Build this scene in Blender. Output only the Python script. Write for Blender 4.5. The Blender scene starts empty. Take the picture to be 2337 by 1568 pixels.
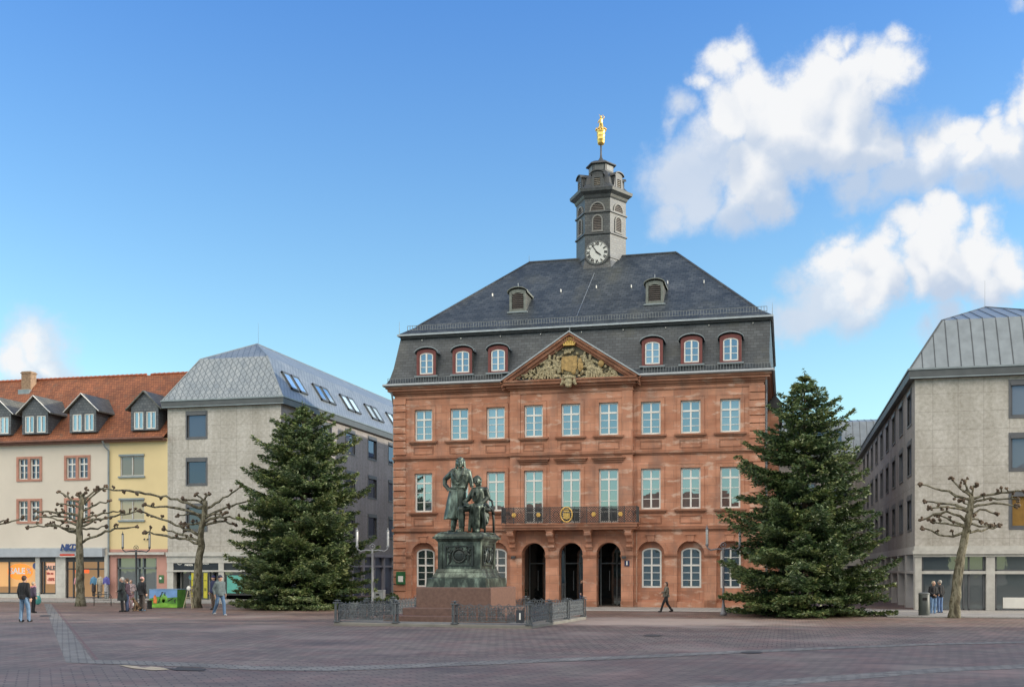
import bpy, bmesh, math, random
import numpy as np
from mathutils import Vector, Matrix
random.seed(7)
R = math.radians
C = bpy.context.scene.collection
SC = bpy.context.scene
# ------------------------------------------------------------------ camera
H = 2.2                       # eye height over the paving
TH = R(13.9)                  # the camera looks 13.9 degrees left of +Y
F = 2527.0; CX = 1168.5; HV = 1298.0   # focal length and principal point in units of a 2337 px wide frame
ct, st = math.cos(TH), math.sin(TH)
cam = bpy.data.objects.new('camera', bpy.data.cameras.new('camera')); C.objects.link(cam)
cam.location = (0, 0, H); cam.rotation_euler = (R(90), 0, TH)
cam.data.sensor_width = 36; cam.data.lens = F / 2337 * 36; cam.data.shift_y = (HV - 784) / 2337
cam.data.clip_end = 3000; SC.camera = cam

def onY(u, v, Y):             # photo point -> (X, Z) on a facade plane Y
    k = (u - CX) / F; d = Y / (ct + k * st)
    return d * (k * ct - st), H + (HV - v) * d / F
def onX(u, v, X):             # photo point -> (Y, Z) on a facade plane X
    k = (u - CX) / F; d = X / (k * ct - st)
    return d * (ct + k * st), H + (HV - v) * d / F
def G(u, v):                  # photo point -> ground (X, Y)
    d = H * F / (v - HV); s = (u - CX) / F * d
    return s * ct - d * st, s * st + d * ct

# ------------------------------------------------------------------ world
SUN_EL, SUN_AZ = R(15), R(8)  # sun low on the right, a little behind the facades
S = Vector((math.cos(SUN_EL) * math.cos(SUN_AZ), math.cos(SUN_EL) * math.sin(SUN_AZ), math.sin(SUN_EL)))
w = bpy.data.worlds.new('World'); SC.world = w; w.use_nodes = True
nt = w.node_tree; nt.nodes.clear(); L = nt.links
def N(t, **k):
    n = nt.nodes.new(t)
    for a, b in k.items(): setattr(n, a, b)
    return n
def mth(op, a, b=None, c=None):
    n = N('ShaderNodeMath', operation=op)
    for i, x in enumerate((a, b, c)):
        if x is None: continue
        if isinstance(x, (int, float)): n.inputs[i].default_value = x
        else: L.new(x, n.inputs[i])
    return n.outputs[0]
out = N('ShaderNodeOutputWorld'); bg = N('ShaderNodeBackground'); L.new(bg.outputs[0], out.inputs[0])
sky = N('ShaderNodeTexSky', sky_type='NISHITA'); sky.sun_disc = False
sky.sun_elevation = SUN_EL; sky.sun_rotation = math.pi / 2 - SUN_AZ
sky.altitude = 100; sky.air_density = 1.0; sky.dust_density = 0.4; sky.ozone_density = 2.2
bg.inputs[1].default_value = 0.15
tc = N('ShaderNodeTexCoord'); sp = N('ShaderNodeSeparateXYZ'); L.new(tc.outputs['Generated'], sp.inputs[0])
az = mth('ARCTAN2', sp.outputs[0], sp.outputs[1]); el = mth('ARCSINE', sp.outputs[2])
cb = N('ShaderNodeCombineXYZ'); L.new(az, cb.inputs[0]); L.new(el, cb.inputs[1]); P0 = cb.outputs[0]
# domain warp for ragged cloud edges
nz = N('ShaderNodeTexNoise'); nz.inputs['Scale'].default_value = 11; nz.inputs['Detail'].default_value = 7; nz.inputs['Roughness'].default_value = .55
L.new(tc.outputs['Generated'], nz.inputs['Vector'])
vm = N('ShaderNodeVectorMath', operation='MULTIPLY_ADD'); L.new(nz.outputs['Color'], vm.inputs[0])
vm.inputs[1].default_value = (.085, .085, 0); L.new(P0, vm.inputs[2])
vs = N('ShaderNodeVectorMath', operation='SUBTRACT'); L.new(vm.outputs[0], vs.inputs[0]); vs.inputs[1].default_value = (.0425, .0425, 0)
PW = vs.outputs[0]
def azel(u, v):
    k = (u - CX) / F; q = (HV - v) / F
    d = Vector((k * ct - st, ct + k * st, q)).normalized()
    return math.atan2(d.x, d.y), math.asin(d.z)
# (x, y, r) measured on an enlarged view of the upper right of the photo; the second list is thin grey veil
def conv(l): return [(1442 + .4717 * x, .4717 * y, .4717 * r) for x, y, r in l]
THICK = conv([(520,300,100),(430,370,120),(340,480,70),(600,480,190),(480,600,180),(950,230,120),(1020,200,80),(860,360,190),(1050,400,190),(780,600,280),(1000,620,240),(1300,270,75),(1330,220,40),(1240,400,140),(1150,480,90),
                (620,820,200),(700,950,130),(1180,720,170),(1480,650,110),(1560,620,110),(1700,520,70),(1820,560,110),(1620,760,120),(1400,730,130),(1780,680,120),(1890,370,55),(1900,520,110),(1700,640,130),(1850,680,110),(1560,700,120),
                (1020,1160,90),(1000,1260,130),(1440,1040,110),(1540,1090,140),(1720,1080,100),(1320,1130,110),(1210,1220,90),(1150,1300,150),(1460,1240,220),(1720,1230,170),(1880,1300,150),(1150,1400,170),(1500,1380,130),(1750,1380,140),(1350,1350,150),(1600,1300,150),(1020,1400,110)])
THIN = conv([(250,900,170),(330,1000,130),(520,1030,120),(170,1050,90),(1450,780,190),(1620,760,170),(1800,720,190),(1300,850,130),(1650,900,120),(900,1450,150),(1050,1480,140),(820,1500,90),(1850,40,50),(1780,110,50),(1880,-20,60),(190,660,35),(1500,1540,90),(1400,1600,60),(780,1540,110),(960,1330,120),(420,760,150),(1250,900,110),(1880,820,130),(1100,880,100),(230,600,60)])
THICK += [(62, 800, 52), (20, 830, 60), (105, 840, 34)]; THIN += [(70, 830, 85), (140, 850, 45)]
def chain(vec, blobs, kk):
    dens = None
    for (u, v, r) in blobs:
        a0, e0 = azel(u, v); a1, e1 = azel(u + r, v); a2, e2 = azel(u, v + r)
        s_ = N('ShaderNodeVectorMath', operation='SUBTRACT'); L.new(vec, s_.inputs[0]); s_.inputs[1].default_value = (a0, e0, 0)
        m_ = N('ShaderNodeVectorMath', operation='MULTIPLY'); L.new(s_.outputs[0], m_.inputs[0]); m_.inputs[1].default_value = (1 / abs(a1 - a0), 1 / abs(e2 - e0), 0)
        l_ = N('ShaderNodeVectorMath', operation='LENGTH'); L.new(m_.outputs[0], l_.inputs[0])
        one = mth('MULTIPLY', mth('SUBTRACT', kk, l_.outputs['Value']), (r / 45) ** .7)
        dens = one if dens is None else mth('SMOOTH_MAX', dens, one, .12)
    return dens
nf = N('ShaderNodeTexNoise'); nf.inputs['Scale'].default_value = 26; nf.inputs['Detail'].default_value = 8; nf.inputs['Roughness'].default_value = .7; L.new(tc.outputs['Generated'], nf.inputs['Vector'])
wf_ = mth('MULTIPLY', mth('SUBTRACT', nf.outputs[0], .5), 1.9)
d1 = chain(PW, THICK, 1.2)
off = N('ShaderNodeVectorMath', operation='ADD'); L.new(PW, off.inputs[0]); off.inputs[1].default_value = (-.012, .034, 0)
d1b = chain(off.outputs[0], THICK, 1.2)
d2 = chain(PW, THIN, 1.3)
a1_ = N('ShaderNodeMapRange', interpolation_type='SMOOTHSTEP'); L.new(mth('ADD', d1, wf_), a1_.inputs[0]); a1_.inputs[1].default_value = -.15; a1_.inputs[2].default_value = 1.0
a2_ = N('ShaderNodeMapRange', interpolation_type='SMOOTHSTEP'); L.new(mth('ADD', d2, mth('MULTIPLY', wf_, 1.0)), a2_.inputs[0]); a2_.inputs[1].default_value = -.35; a2_.inputs[2].default_value = 1.1; a2_.inputs[4].default_value = .88
alpha = mth('MAXIMUM', a1_.outputs[0], a2_.outputs[0])
n4 = N('ShaderNodeTexNoise'); n4.inputs['Scale'].default_value = 10; n4.inputs['Detail'].default_value = 6; L.new(tc.outputs['Generated'], n4.inputs['Vector'])
shd = mth('ADD', mth('MULTIPLY', mth('SUBTRACT', d1, d1b), .42), mth('ADD', .50, mth('MULTIPLY', mth('SUBTRACT', n4.outputs[0], .5), 1.3)))
shd = mth('ADD', shd, mth('MULTIPLY', wf_, .16))
mr2 = N('ShaderNodeMapRange', interpolation_type='SMOOTHSTEP'); L.new(shd, mr2.inputs[0]); mr2.inputs[1].default_value = .0; mr2.inputs[2].default_value = .85
wsh = mth('MULTIPLY', mr2.outputs[0], mth('ADD', .42, mth('MULTIPLY', a1_.outputs[0], .58)))
cm = N('ShaderNodeMix', data_type='RGBA'); L.new(wsh, cm.inputs[0])
cm.inputs[6].default_value = (1.95, 2.3, 2.85, 1); cm.inputs[7].default_value = (3.3, 3.34, 3.4, 1)
# sky tone
sg = N('ShaderNodeMix', data_type='RGBA', blend_type='MULTIPLY'); sg.inputs[0].default_value = 1; L.new(sky.outputs[0], sg.inputs[6])
tr_ = N('ShaderNodeMix', data_type='RGBA'); te = N('ShaderNodeMapRange'); L.new(el, te.inputs[0]); te.inputs[1].default_value = R(9); te.inputs[2].default_value = R(27); L.new(te.outputs[0], tr_.inputs[0])
tr_.inputs[6].default_value = (.82, .95, .88, 1); tr_.inputs[7].default_value = (.49, .77, 1.08, 1); L.new(tr_.outputs[2], sg.inputs[7])
mx = N('ShaderNodeMix', data_type='RGBA'); L.new(alpha, mx.inputs[0]); L.new(sg.outputs[2], mx.inputs[6]); L.new(cm.outputs[2], mx.inputs[7])
# broken bright cloud deck added unseen above and behind the camera as fill light
n2 = N('ShaderNodeTexNoise'); n2.inputs['Scale'].default_value = 2.2; n2.inputs['Detail'].default_value = 6; L.new(tc.outputs['Generated'], n2.inputs['Vector'])
m1 = N('ShaderNodeMapRange', interpolation_type='SMOOTHSTEP'); L.new(el, m1.inputs[0]); m1.inputs[1].default_value = R(13); m1.inputs[2].default_value = R(21)
m3 = N('ShaderNodeMapRange', interpolation_type='SMOOTHSTEP'); L.new(el, m3.inputs[0]); m3.inputs[1].default_value = R(78); m3.inputs[2].default_value = R(50)
m4 = N('ShaderNodeMapRange', interpolation_type='SMOOTHSTEP'); L.new(sp.outputs[1], m4.inputs[0]); m4.inputs[1].default_value = .25; m4.inputs[2].default_value = -.15
m2 = N('ShaderNodeMapRange', interpolation_type='SMOOTHSTEP'); L.new(n2.outputs[0], m2.inputs[0]); m2.inputs[1].default_value = .34; m2.inputs[2].default_value = .46
hi = N('ShaderNodeMix', data_type='RGBA'); L.new(mth('MULTIPLY', mth('MULTIPLY', m1.outputs[0], m2.outputs[0]), mth('MULTIPLY', m3.outputs[0], m4.outputs[0])), hi.inputs[0]); L.new(mx.outputs[2], hi.inputs[6]); hi.inputs[7].default_value = (9.0, 8.3, 7.4, 1)
L.new(hi.outputs[2], bg.inputs[0])
w.cycles.sampling_method = 'MANUAL'; w.cycles.sample_map_resolution = 1024
# ------------------------------------------------------------------ sun, exposure
sl = bpy.data.lights.new('sun', 'SUN'); sl.energy = 2.2; sl.angle = R(.5); sl.color = (1, .9, .76)
so = bpy.data.objects.new('sun', sl); C.objects.link(so); so.rotation_euler = S.to_track_quat('Z', 'Y').to_euler(); so.location = (60, 20, 60)
SC.view_settings.view_transform = 'Standard'; SC.view_settings.look = 'None'; SC.view_settings.gamma = 1
SC.view_settings.exposure = 0.9
SC.cycles.max_bounces = 5; SC.cycles.diffuse_bounces = 2; SC.cycles.glossy_bounces = 3; SC.cycles.transparent_max_bounces = 8
SC.cycles.use_denoising = True
# ================================================================== helpers
class MB:
    def __init__(s): s.v = []; s.f = []; s.m = []
    def add(s, vs, fs, m=0):
        o = len(s.v); s.v += [tuple(v) for v in vs]
        for f in fs: s.f.append(tuple(i + o for i in f)); s.m.append(m)
        return s
    def box(s, x0, y0, z0, x1, y1, z1, m=0):
        vs = [(x, y, z) for z in (z0, z1) for y in (y0, y1) for x in (x0, x1)]
        return s.add(vs, [(0, 2, 3, 1), (4, 5, 7, 6), (0, 1, 5, 4), (2, 6, 7, 3), (0, 4, 6, 2), (1, 3, 7, 5)], m)
    def quad(s, a, b, c, d, m=0): return s.add([a, b, c, d], [(0, 1, 2, 3)], m)
    def poly(s, pts, m=0): return s.add(pts, [tuple(range(len(pts)))], m)
    def ext(s, pts, d, m=0):                       # polygon extruded along vector d
        n = len(pts); q = [tuple(p[i] + d[i] for i in range(3)) for p in pts]
        return s.add(list(pts) + q, [tuple(range(n - 1, -1, -1)), tuple(range(n, 2 * n))] + [(i, (i + 1) % n, n + (i + 1) % n, n + i) for i in range(n)], m)
    def tube(s, pts, rad, n=8, m=0, caps=True, sq=1.0):
        pts = [Vector(p) for p in pts]; k = len(pts)
        if not hasattr(rad, '__len__'): rad = [rad] * k
        vs = []; up = Vector((0, 0, 1)); prev = None
        for i in range(k):
            t = (pts[min(i + 1, k - 1)] - pts[max(i - 1, 0)])
            t = t.normalized() if t.length > 1e-9 else up
            if prev is None:
                a = t.cross(up if abs(t.z) < .9 else Vector((1, 0, 0))).normalized()
            else:
                a = prev - t * prev.dot(t); a = a.normalized() if a.length > 1e-6 else t.orthogonal().normalized()
            prev = a; b = t.cross(a)
            for j in range(n):
                an = 2 * math.pi * j / n
                vs.append(pts[i] + (a * math.cos(an) + b * math.sin(an) * sq) * rad[i])
        fs = [(i * n + j, i * n + (j + 1) % n, (i + 1) * n + (j + 1) % n, (i + 1) * n + j) for i in range(k - 1) for j in range(n)]
        if caps: fs += [tuple(range(n - 1, -1, -1)), tuple(range((k - 1) * n, k * n))]
        return s.add(vs, fs, m)
    def lathe(s, prof, c=(0, 0, 0), n=16, m=0, rot=0, sx=1, sy=1):
        vs = [(c[0] + r * sx * math.cos(rot + 2 * math.pi * j / n), c[1] + r * sy * math.sin(rot + 2 * math.pi * j / n), c[2] + z) for r, z in prof for j in range(n)]
        k = len(prof)
        fs = [(i * n + j, i * n + (j + 1) % n, (i + 1) * n + (j + 1) % n, (i + 1) * n + j) for i in range(k - 1) for j in range(n)]
        fs += [tuple(range(n - 1, -1, -1)), tuple(range((k - 1) * n, k * n))]
        return s.add(vs, fs, m)
    def ell(s, c, r, nu=12, nv=8, m=0, M=None):
        if not hasattr(r, '__len__'): r = (r, r, r)
        vs = []
        for i in range(nv + 1):
            a = math.pi * i / nv - math.pi / 2
            for j in range(nu):
                b = 2 * math.pi * j / nu
                p = Vector((r[0] * math.cos(a) * math.cos(b), r[1] * math.cos(a) * math.sin(b), r[2] * math.sin(a)))
                if M: p = M @ p
                vs.append(Vector(c) + p)
        fs = [(i * nu + j, i * nu + (j + 1) % nu, (i + 1) * nu + (j + 1) % nu, (i + 1) * nu + j) for i in range(nv) for j in range(nu)]
        return s.add(vs, fs, m)
    def cap(s, p, q, r1, r2=None, n=10, m=0):      # tapered capsule
        r2 = r1 if r2 is None else r2
        s.tube([p, q], [r1, r2], n, m); s.ell(p, r1, n, 6, m); s.ell(q, r2, n, 6, m); return s
    def sweep(s, pts, r, n=6, m=0): return s.tube(pts, r, n, m)
    def xf(s, M, start=0):
        for i in range(start, len(s.v)): s.v[i] = tuple(M @ Vector(s.v[i]))
        return s
def root_off(p):
    v = Vector((0, 0, 0))
    while p is not None: v += p.location; p = p.parent
    return v
def mesh_from(mb, name, mats, smooth=False, off=None):
    me = bpy.data.meshes.new(name)
    vs = mb.v if off is None else [(v[0] - off.x, v[1] - off.y, v[2] - off.z) for v in mb.v]
    me.from_pydata(vs, [], mb.f)
    for m in (mats if isinstance(mats, (list, tuple)) else [mats]): me.materials.append(m)
    me.polygons.foreach_set('material_index', mb.m)
    if smooth: me.polygons.foreach_set('use_smooth', [True] * len(me.polygons))
    me.update(); return me
def link(name, me, parent=None, loc=(0, 0, 0), rz=0):
    o = bpy.data.objects.new(name, me); C.objects.link(o); o.parent = parent; o.location = loc; o.rotation_euler = (0, 0, rz); return o
def build(mb, name, mats, parent=None, smooth=False, world=True, loc=(0, 0, 0), rz=0):
    # world=True: the mesh was drawn in world coordinates (parents unrotated)
    off = root_off(parent) if (world and parent is not None) else None
    return link(name, mesh_from(mb, name, mats, smooth, off), parent, loc, rz)
def tag(o, label, cat, group=None):
    o['label'] = label; o['category'] = cat
    if group: o['group'] = group
    return o
def thing(name, label, cat, loc=(0, 0, 0), rz=0, group=None):
    o = bpy.data.objects.new(name, None); C.objects.link(o); o.location = loc; o.rotation_euler = (0, 0, rz); o.empty_display_size = .3
    return tag(o, label, cat, group)
def struct(o): o['kind'] = 'structure'; return o
def remesh(mb, name, mat, voxel, smooth=2, parent=None, loc=(0, 0, 0), rz=0):
    me = mesh_from(mb, name, mat); o = bpy.data.objects.new(name, me); C.objects.link(o)
    md = o.modifiers.new('r', 'REMESH'); md.mode = 'VOXEL'; md.voxel_size = voxel; md.use_smooth_shade = True
    if smooth: ms = o.modifiers.new('s', 'SMOOTH'); ms.factor = .5; ms.iterations = smooth
    dg = bpy.context.evaluated_depsgraph_get(); m2 = bpy.data.meshes.new_from_object(o.evaluated_get(dg))
    bpy.data.objects.remove(o); bpy.data.meshes.remove(me); m2.name = name
    if not m2.materials: m2.materials.append(mat)
    return link(name, m2, parent, loc, rz)
def text_mb(s, size, shear=0, bold=0):             # letters as a flat mesh in X/Z, centred at the origin, facing -Y
    cu = bpy.data.curves.new('t', 'FONT'); cu.body = s; cu.size = size; cu.align_x = 'CENTER'; cu.align_y = 'CENTER'; cu.shear = shear; cu.offset = bold; cu.extrude = .012
    o = bpy.data.objects.new('t', cu); C.objects.link(o); dg = bpy.context.evaluated_depsgraph_get()
    me = bpy.data.meshes.new_from_object(o.evaluated_get(dg)); mb = MB()
    mb.add([(v.co.x, -v.co.z, v.co.y) for v in me.vertices], [tuple(p.vertices) for p in me.polygons])
    bpy.data.objects.remove(o); bpy.data.meshes.remove(me); return mb
def shift(mb, dx, dy, dz): return mb.xf(Matrix.Translation((dx, dy, dz)))

# ------------------------------------------------------------------ materials
def nmat(name):
    m = bpy.data.materials.new(name); m.use_nodes = True; t = m.node_tree; b = t.nodes['Principled BSDF']; return m, t, b
def nn(t, ty, **k):
    n = t.nodes.new(ty)
    for a, b in k.items(): setattr(n, a, b)
    return n
def ramp(t, fac, stops, interp='LINEAR'):
    r = nn(t, 'ShaderNodeValToRGB'); r.color_ramp.interpolation = interp; e = r.color_ramp.elements
    while len(e) > 1: e.remove(e[0])
    e[0].position = stops[0][0]; e[0].color = (*stops[0][1], 1)
    for p, c in stops[1:]: q = e.new(p); q.color = (*c, 1)
    t.links.new(fac, r.inputs[0]); return r.outputs[0]
def noise(t, scale, detail=4, vec=None, rough=.5):
    n = nn(t, 'ShaderNodeTexNoise'); n.inputs['Scale'].default_value = scale; n.inputs['Detail'].default_value = detail; n.inputs['Roughness'].default_value = rough
    if vec is not None: t.links.new(vec, n.inputs['Vector'])
    return n.outputs[0]
def pos(t): return nn(t, 'ShaderNodeNewGeometry').outputs['Position']
def scalev(t, vec, s):
    n = nn(t, 'ShaderNodeVectorMath', operation='MULTIPLY'); t.links.new(vec, n.inputs[0]); n.inputs[1].default_value = s; return n.outputs[0]
def facade(t):                                      # (along the wall, height) from the world position
    g = nn(t, 'ShaderNodeNewGeometry'); s = nn(t, 'ShaderNodeSeparateXYZ'); t.links.new(g.outputs['Position'], s.inputs[0])
    q = nn(t, 'ShaderNodeSeparateXYZ'); t.links.new(g.outputs['True Normal'], q.inputs[0])
    ax = nn(t, 'ShaderNodeMath', operation='ABSOLUTE'); t.links.new(q.outputs[0], ax.inputs[0])
    ay = nn(t, 'ShaderNodeMath', operation='ABSOLUTE'); t.links.new(q.outputs[1], ay.inputs[0])
    gt = nn(t, 'ShaderNodeMath', operation='GREATER_THAN'); t.links.new(ax.outputs[0], gt.inputs[0]); t.links.new(ay.outputs[0], gt.inputs[1])
    mx = nn(t, 'ShaderNodeMix'); t.links.new(gt.outputs[0], mx.inputs[0]); t.links.new(s.outputs[0], mx.inputs[2]); t.links.new(s.outputs[1], mx.inputs[3])
    c = nn(t, 'ShaderNodeCombineXYZ'); t.links.new(mx.outputs[0], c.inputs[0]); t.links.new(s.outputs[2], c.inputs[1]); return c.outputs[0]
def mul(t, a, b, f=1.0, mode='MULTIPLY'):
    m = nn(t, 'ShaderNodeMix', data_type='RGBA', blend_type=mode)
    if isinstance(f, (int, float)): m.inputs[0].default_value = f
    else: t.links.new(f, m.inputs[0])
    for i, x in ((6, a), (7, b)):
        if isinstance(x, tuple): m.inputs[i].default_value = (*x, 1)
        else: t.links.new(x, m.inputs[i])
    return m.outputs[2]
def bump(t, b, h, st=.3, dist=.02):
    n = nn(t, 'ShaderNodeBump'); n.inputs['Strength'].default_value = st; n.inputs['Distance'].default_value = dist
    t.links.new(h, n.inputs['Height']); t.links.new(n.outputs[0], b.inputs['Normal'])
def M(name, col, rough=.75, var=.25, scale=2.5, metal=0, bmp=0, spec=None):
    m, t, b = nmat(name); p = pos(t)
    f = noise(t, scale, 5, p); lo = tuple(c * (1 - var) for c in col); hi = tuple(min(1, c * (1 + var)) for c in col)
    c = ramp(t, f, [(.3, lo), (.7, hi)]); t.links.new(c, b.inputs['Base Color']); b.inputs['Roughness'].default_value = rough; b.inputs['Metallic'].default_value = metal
    if spec is not None: b.inputs['Specular IOR Level'].default_value = spec
    if bmp: bump(t, b, noise(t, scale * 8, 4, p), bmp, .01)
    return m
def brick(t, vec, w, h, mortar, c1, c2, cm, off=.5, bias=0, smooth=.1):
    n = nn(t, 'ShaderNodeTexBrick'); t.links.new(vec, n.inputs['Vector']); n.inputs['Scale'].default_value = 1; n.inputs['Brick Width'].default_value = w; n.inputs['Row Height'].default_value = h
    n.inputs['Mortar Size'].default_value = mortar; n.inputs['Mortar Smooth'].default_value = smooth; n.inputs['Bias'].default_value = bias; n.offset = off
    n.inputs['Color1'].default_value = (*c1, 1); n.inputs['Color2'].default_value = (*c2, 1); n.inputs['Mortar'].default_value = (*cm, 1); return n
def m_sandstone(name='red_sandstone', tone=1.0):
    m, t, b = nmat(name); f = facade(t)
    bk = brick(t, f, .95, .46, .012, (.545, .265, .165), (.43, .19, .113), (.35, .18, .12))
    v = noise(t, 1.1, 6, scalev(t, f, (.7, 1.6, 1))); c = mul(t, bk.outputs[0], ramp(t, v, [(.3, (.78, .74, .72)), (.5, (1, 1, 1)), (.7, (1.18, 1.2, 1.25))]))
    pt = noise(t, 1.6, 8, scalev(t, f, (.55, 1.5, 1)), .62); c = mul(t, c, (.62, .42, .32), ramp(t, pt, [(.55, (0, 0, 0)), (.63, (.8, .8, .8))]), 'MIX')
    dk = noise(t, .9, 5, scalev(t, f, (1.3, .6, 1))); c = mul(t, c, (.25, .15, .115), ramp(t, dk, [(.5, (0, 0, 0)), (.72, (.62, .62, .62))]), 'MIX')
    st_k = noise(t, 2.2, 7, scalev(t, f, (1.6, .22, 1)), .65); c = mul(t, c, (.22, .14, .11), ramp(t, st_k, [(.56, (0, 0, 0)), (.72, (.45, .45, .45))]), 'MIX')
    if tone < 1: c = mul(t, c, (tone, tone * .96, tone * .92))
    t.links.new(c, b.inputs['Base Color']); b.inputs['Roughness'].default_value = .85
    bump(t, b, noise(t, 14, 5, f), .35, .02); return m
def m_slate(name='slate', c1=(.07, .082, .092), c2=(.036, .045, .053), w=.34, h=.17):
    m, t, b = nmat(name); f = facade(t)
    wv = nn(t, 'ShaderNodeVectorMath', operation='ADD'); t.links.new(f, wv.inputs[0])
    nq = nn(t, 'ShaderNodeTexNoise'); nq.inputs['Scale'].default_value = 2.2; t.links.new(f, nq.inputs['Vector']); s2 = scalev(t, nq.outputs['Color'], (.12, .1, 0)); t.links.new(s2, wv.inputs[1])
    bk = brick(t, wv.outputs[0], w, h, .014, c1, c2, tuple(x * .35 for x in c2), smooth=.5)
    v = noise(t, .8, 6, f); c = mul(t, bk.outputs[0], ramp(t, v, [(.3, (.75, .78, .8)), (.7, (1.35, 1.3, 1.25))]))
    mo = noise(t, .5, 4, f); c = mul(t, c, (.10, .10, .075), ramp(t, mo, [(.55, (0, 0, 0)), (.75, (.5, .5, .5))]), 'MIX')
    t.links.new(c, b.inputs['Base Color']); b.inputs['Roughness'].default_value = .5
    bump(t, b, bk.outputs['Fac'], -.6, .02); return m
def m_zinc_scale():
    m, t, b = nmat('zinc_shingles'); f = facade(t)
    rot = nn(t, 'ShaderNodeVectorRotate', rotation_type='Z_AXIS'); t.links.new(f, rot.inputs['Vector']); rot.inputs['Angle'].default_value = R(48)
    bk = brick(t, rot.outputs[0], .33, .33, .022, (.29, .33, .355), (.235, .275, .305), (.12, .15, .17), off=0)
    c = mul(t, bk.outputs[0], ramp(t, noise(t, .9, 4, f), [(.3, (.85, .87, .9)), (.7, (1.15, 1.12, 1.1))]))
    t.links.new(c, b.inputs['Base Color']); b.inputs['Roughness'].default_value = .45; b.inputs['Metallic'].default_value = .35; bump(t, b, bk.outputs['Fac'], -.4, .02); return m
def m_panel(name, c1, c2, line, w=1.25, h=.95):
    m, t, b = nmat(name); f = facade(t)
    bk = brick(t, f, w, h, .012, c1, c2, line, off=0, smooth=.2)
    c = mul(t, bk.outputs[0], ramp(t, noise(t, 5, 7, f, .7), [(.35, (.8, .79, .76)), (.65, (1.14, 1.14, 1.16))]))
    c = mul(t, c, ramp(t, noise(t, .6, 4, scalev(t, f, (1, .5, 1))), [(.35, (.88, .87, .85)), (.65, (1.08, 1.08, 1.08))]))
    c = mul(t, c, ramp(t, noise(t, 1.8, 6, scalev(t, f, (1, .1, 1)), .6), [(.38, (.93, .925, .91)), (.55, (1.03, 1.03, 1.03))]))
    t.links.new(c, b.inputs['Base Color']); b.inputs['Roughness'].default_value = .8; return m
def m_tiles():
    m, t, b = nmat('clay_tiles'); f = facade(t)
    bk = brick(t, f, .2, .16, .02, (.36, .135, .06), (.22, .08, .04), (.12, .04, .02), smooth=.5)
    c = mul(t, bk.outputs[0], ramp(t, noise(t, .7, 6, f), [(.3, (.7, .68, .66)), (.7, (1.2, 1.15, 1.1))]))
    c = mul(t, c, (.13, .09, .06), ramp(t, noise(t, 2.2, 6, f), [(.56, (0, 0, 0)), (.72, (.55, .55, .55))]), 'MIX')
    t.links.new(c, b.inputs['Base Color']); b.inputs['Roughness'].default_value = .8; bump(t, b, bk.outputs['Fac'], -.6, .03); return m
def m_glass(name, tint=(.03, .05, .06), refl=.45, gtint=(.8, .95, 1.0)):
    m, t, b = nmat(name); t.nodes.remove(b); o = t.nodes['Material Output']; p = pos(t)
    oi = nn(t, 'ShaderNodeObjectInfo')
    d = nn(t, 'ShaderNodeBsdfDiffuse'); t.links.new(ramp(t, oi.outputs['Random'], [(0, tuple(x * .5 for x in tint)), (.6, tuple(x * 1.3 for x in tint)), (.8, tuple(x * 2.6 + .02 for x in tint)), (1, tuple(x * 3.5 + .05 for x in tint))]), d.inputs[0])
    g = nn(t, 'ShaderNodeBsdfGlossy'); g.inputs['Roughness'].default_value = .015; g.inputs[0].default_value = (*gtint, 1)
    bp = nn(t, 'ShaderNodeBump'); bp.inputs['Strength'].default_value = .08; bp.inputs['Distance'].default_value = .02; t.links.new(noise(t, 1.4, 2, p), bp.inputs['Height']); t.links.new(bp.outputs[0], g.inputs['Normal'])
    fr = nn(t, 'ShaderNodeFresnel'); fr.inputs[0].default_value = 1.5; mr_ = nn(t, 'ShaderNodeMapRange'); t.links.new(fr.outputs[0], mr_.inputs[0]); mr_.inputs[3].default_value = refl
    mxs = nn(t, 'ShaderNodeMixShader'); t.links.new(mr_.outputs[0], mxs.inputs[0]); t.links.new(d.outputs[0], mxs.inputs[1]); t.links.new(g.outputs[0], mxs.inputs[2]); t.links.new(mxs.outputs[0], o.inputs[0]); return m
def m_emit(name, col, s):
    m, t, b = nmat(name); b.inputs['Base Color'].default_value = (*col, 1); b.inputs['Emission Color'].default_value = (*col, 1); b.inputs['Emission Strength'].default_value = s; return m
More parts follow.
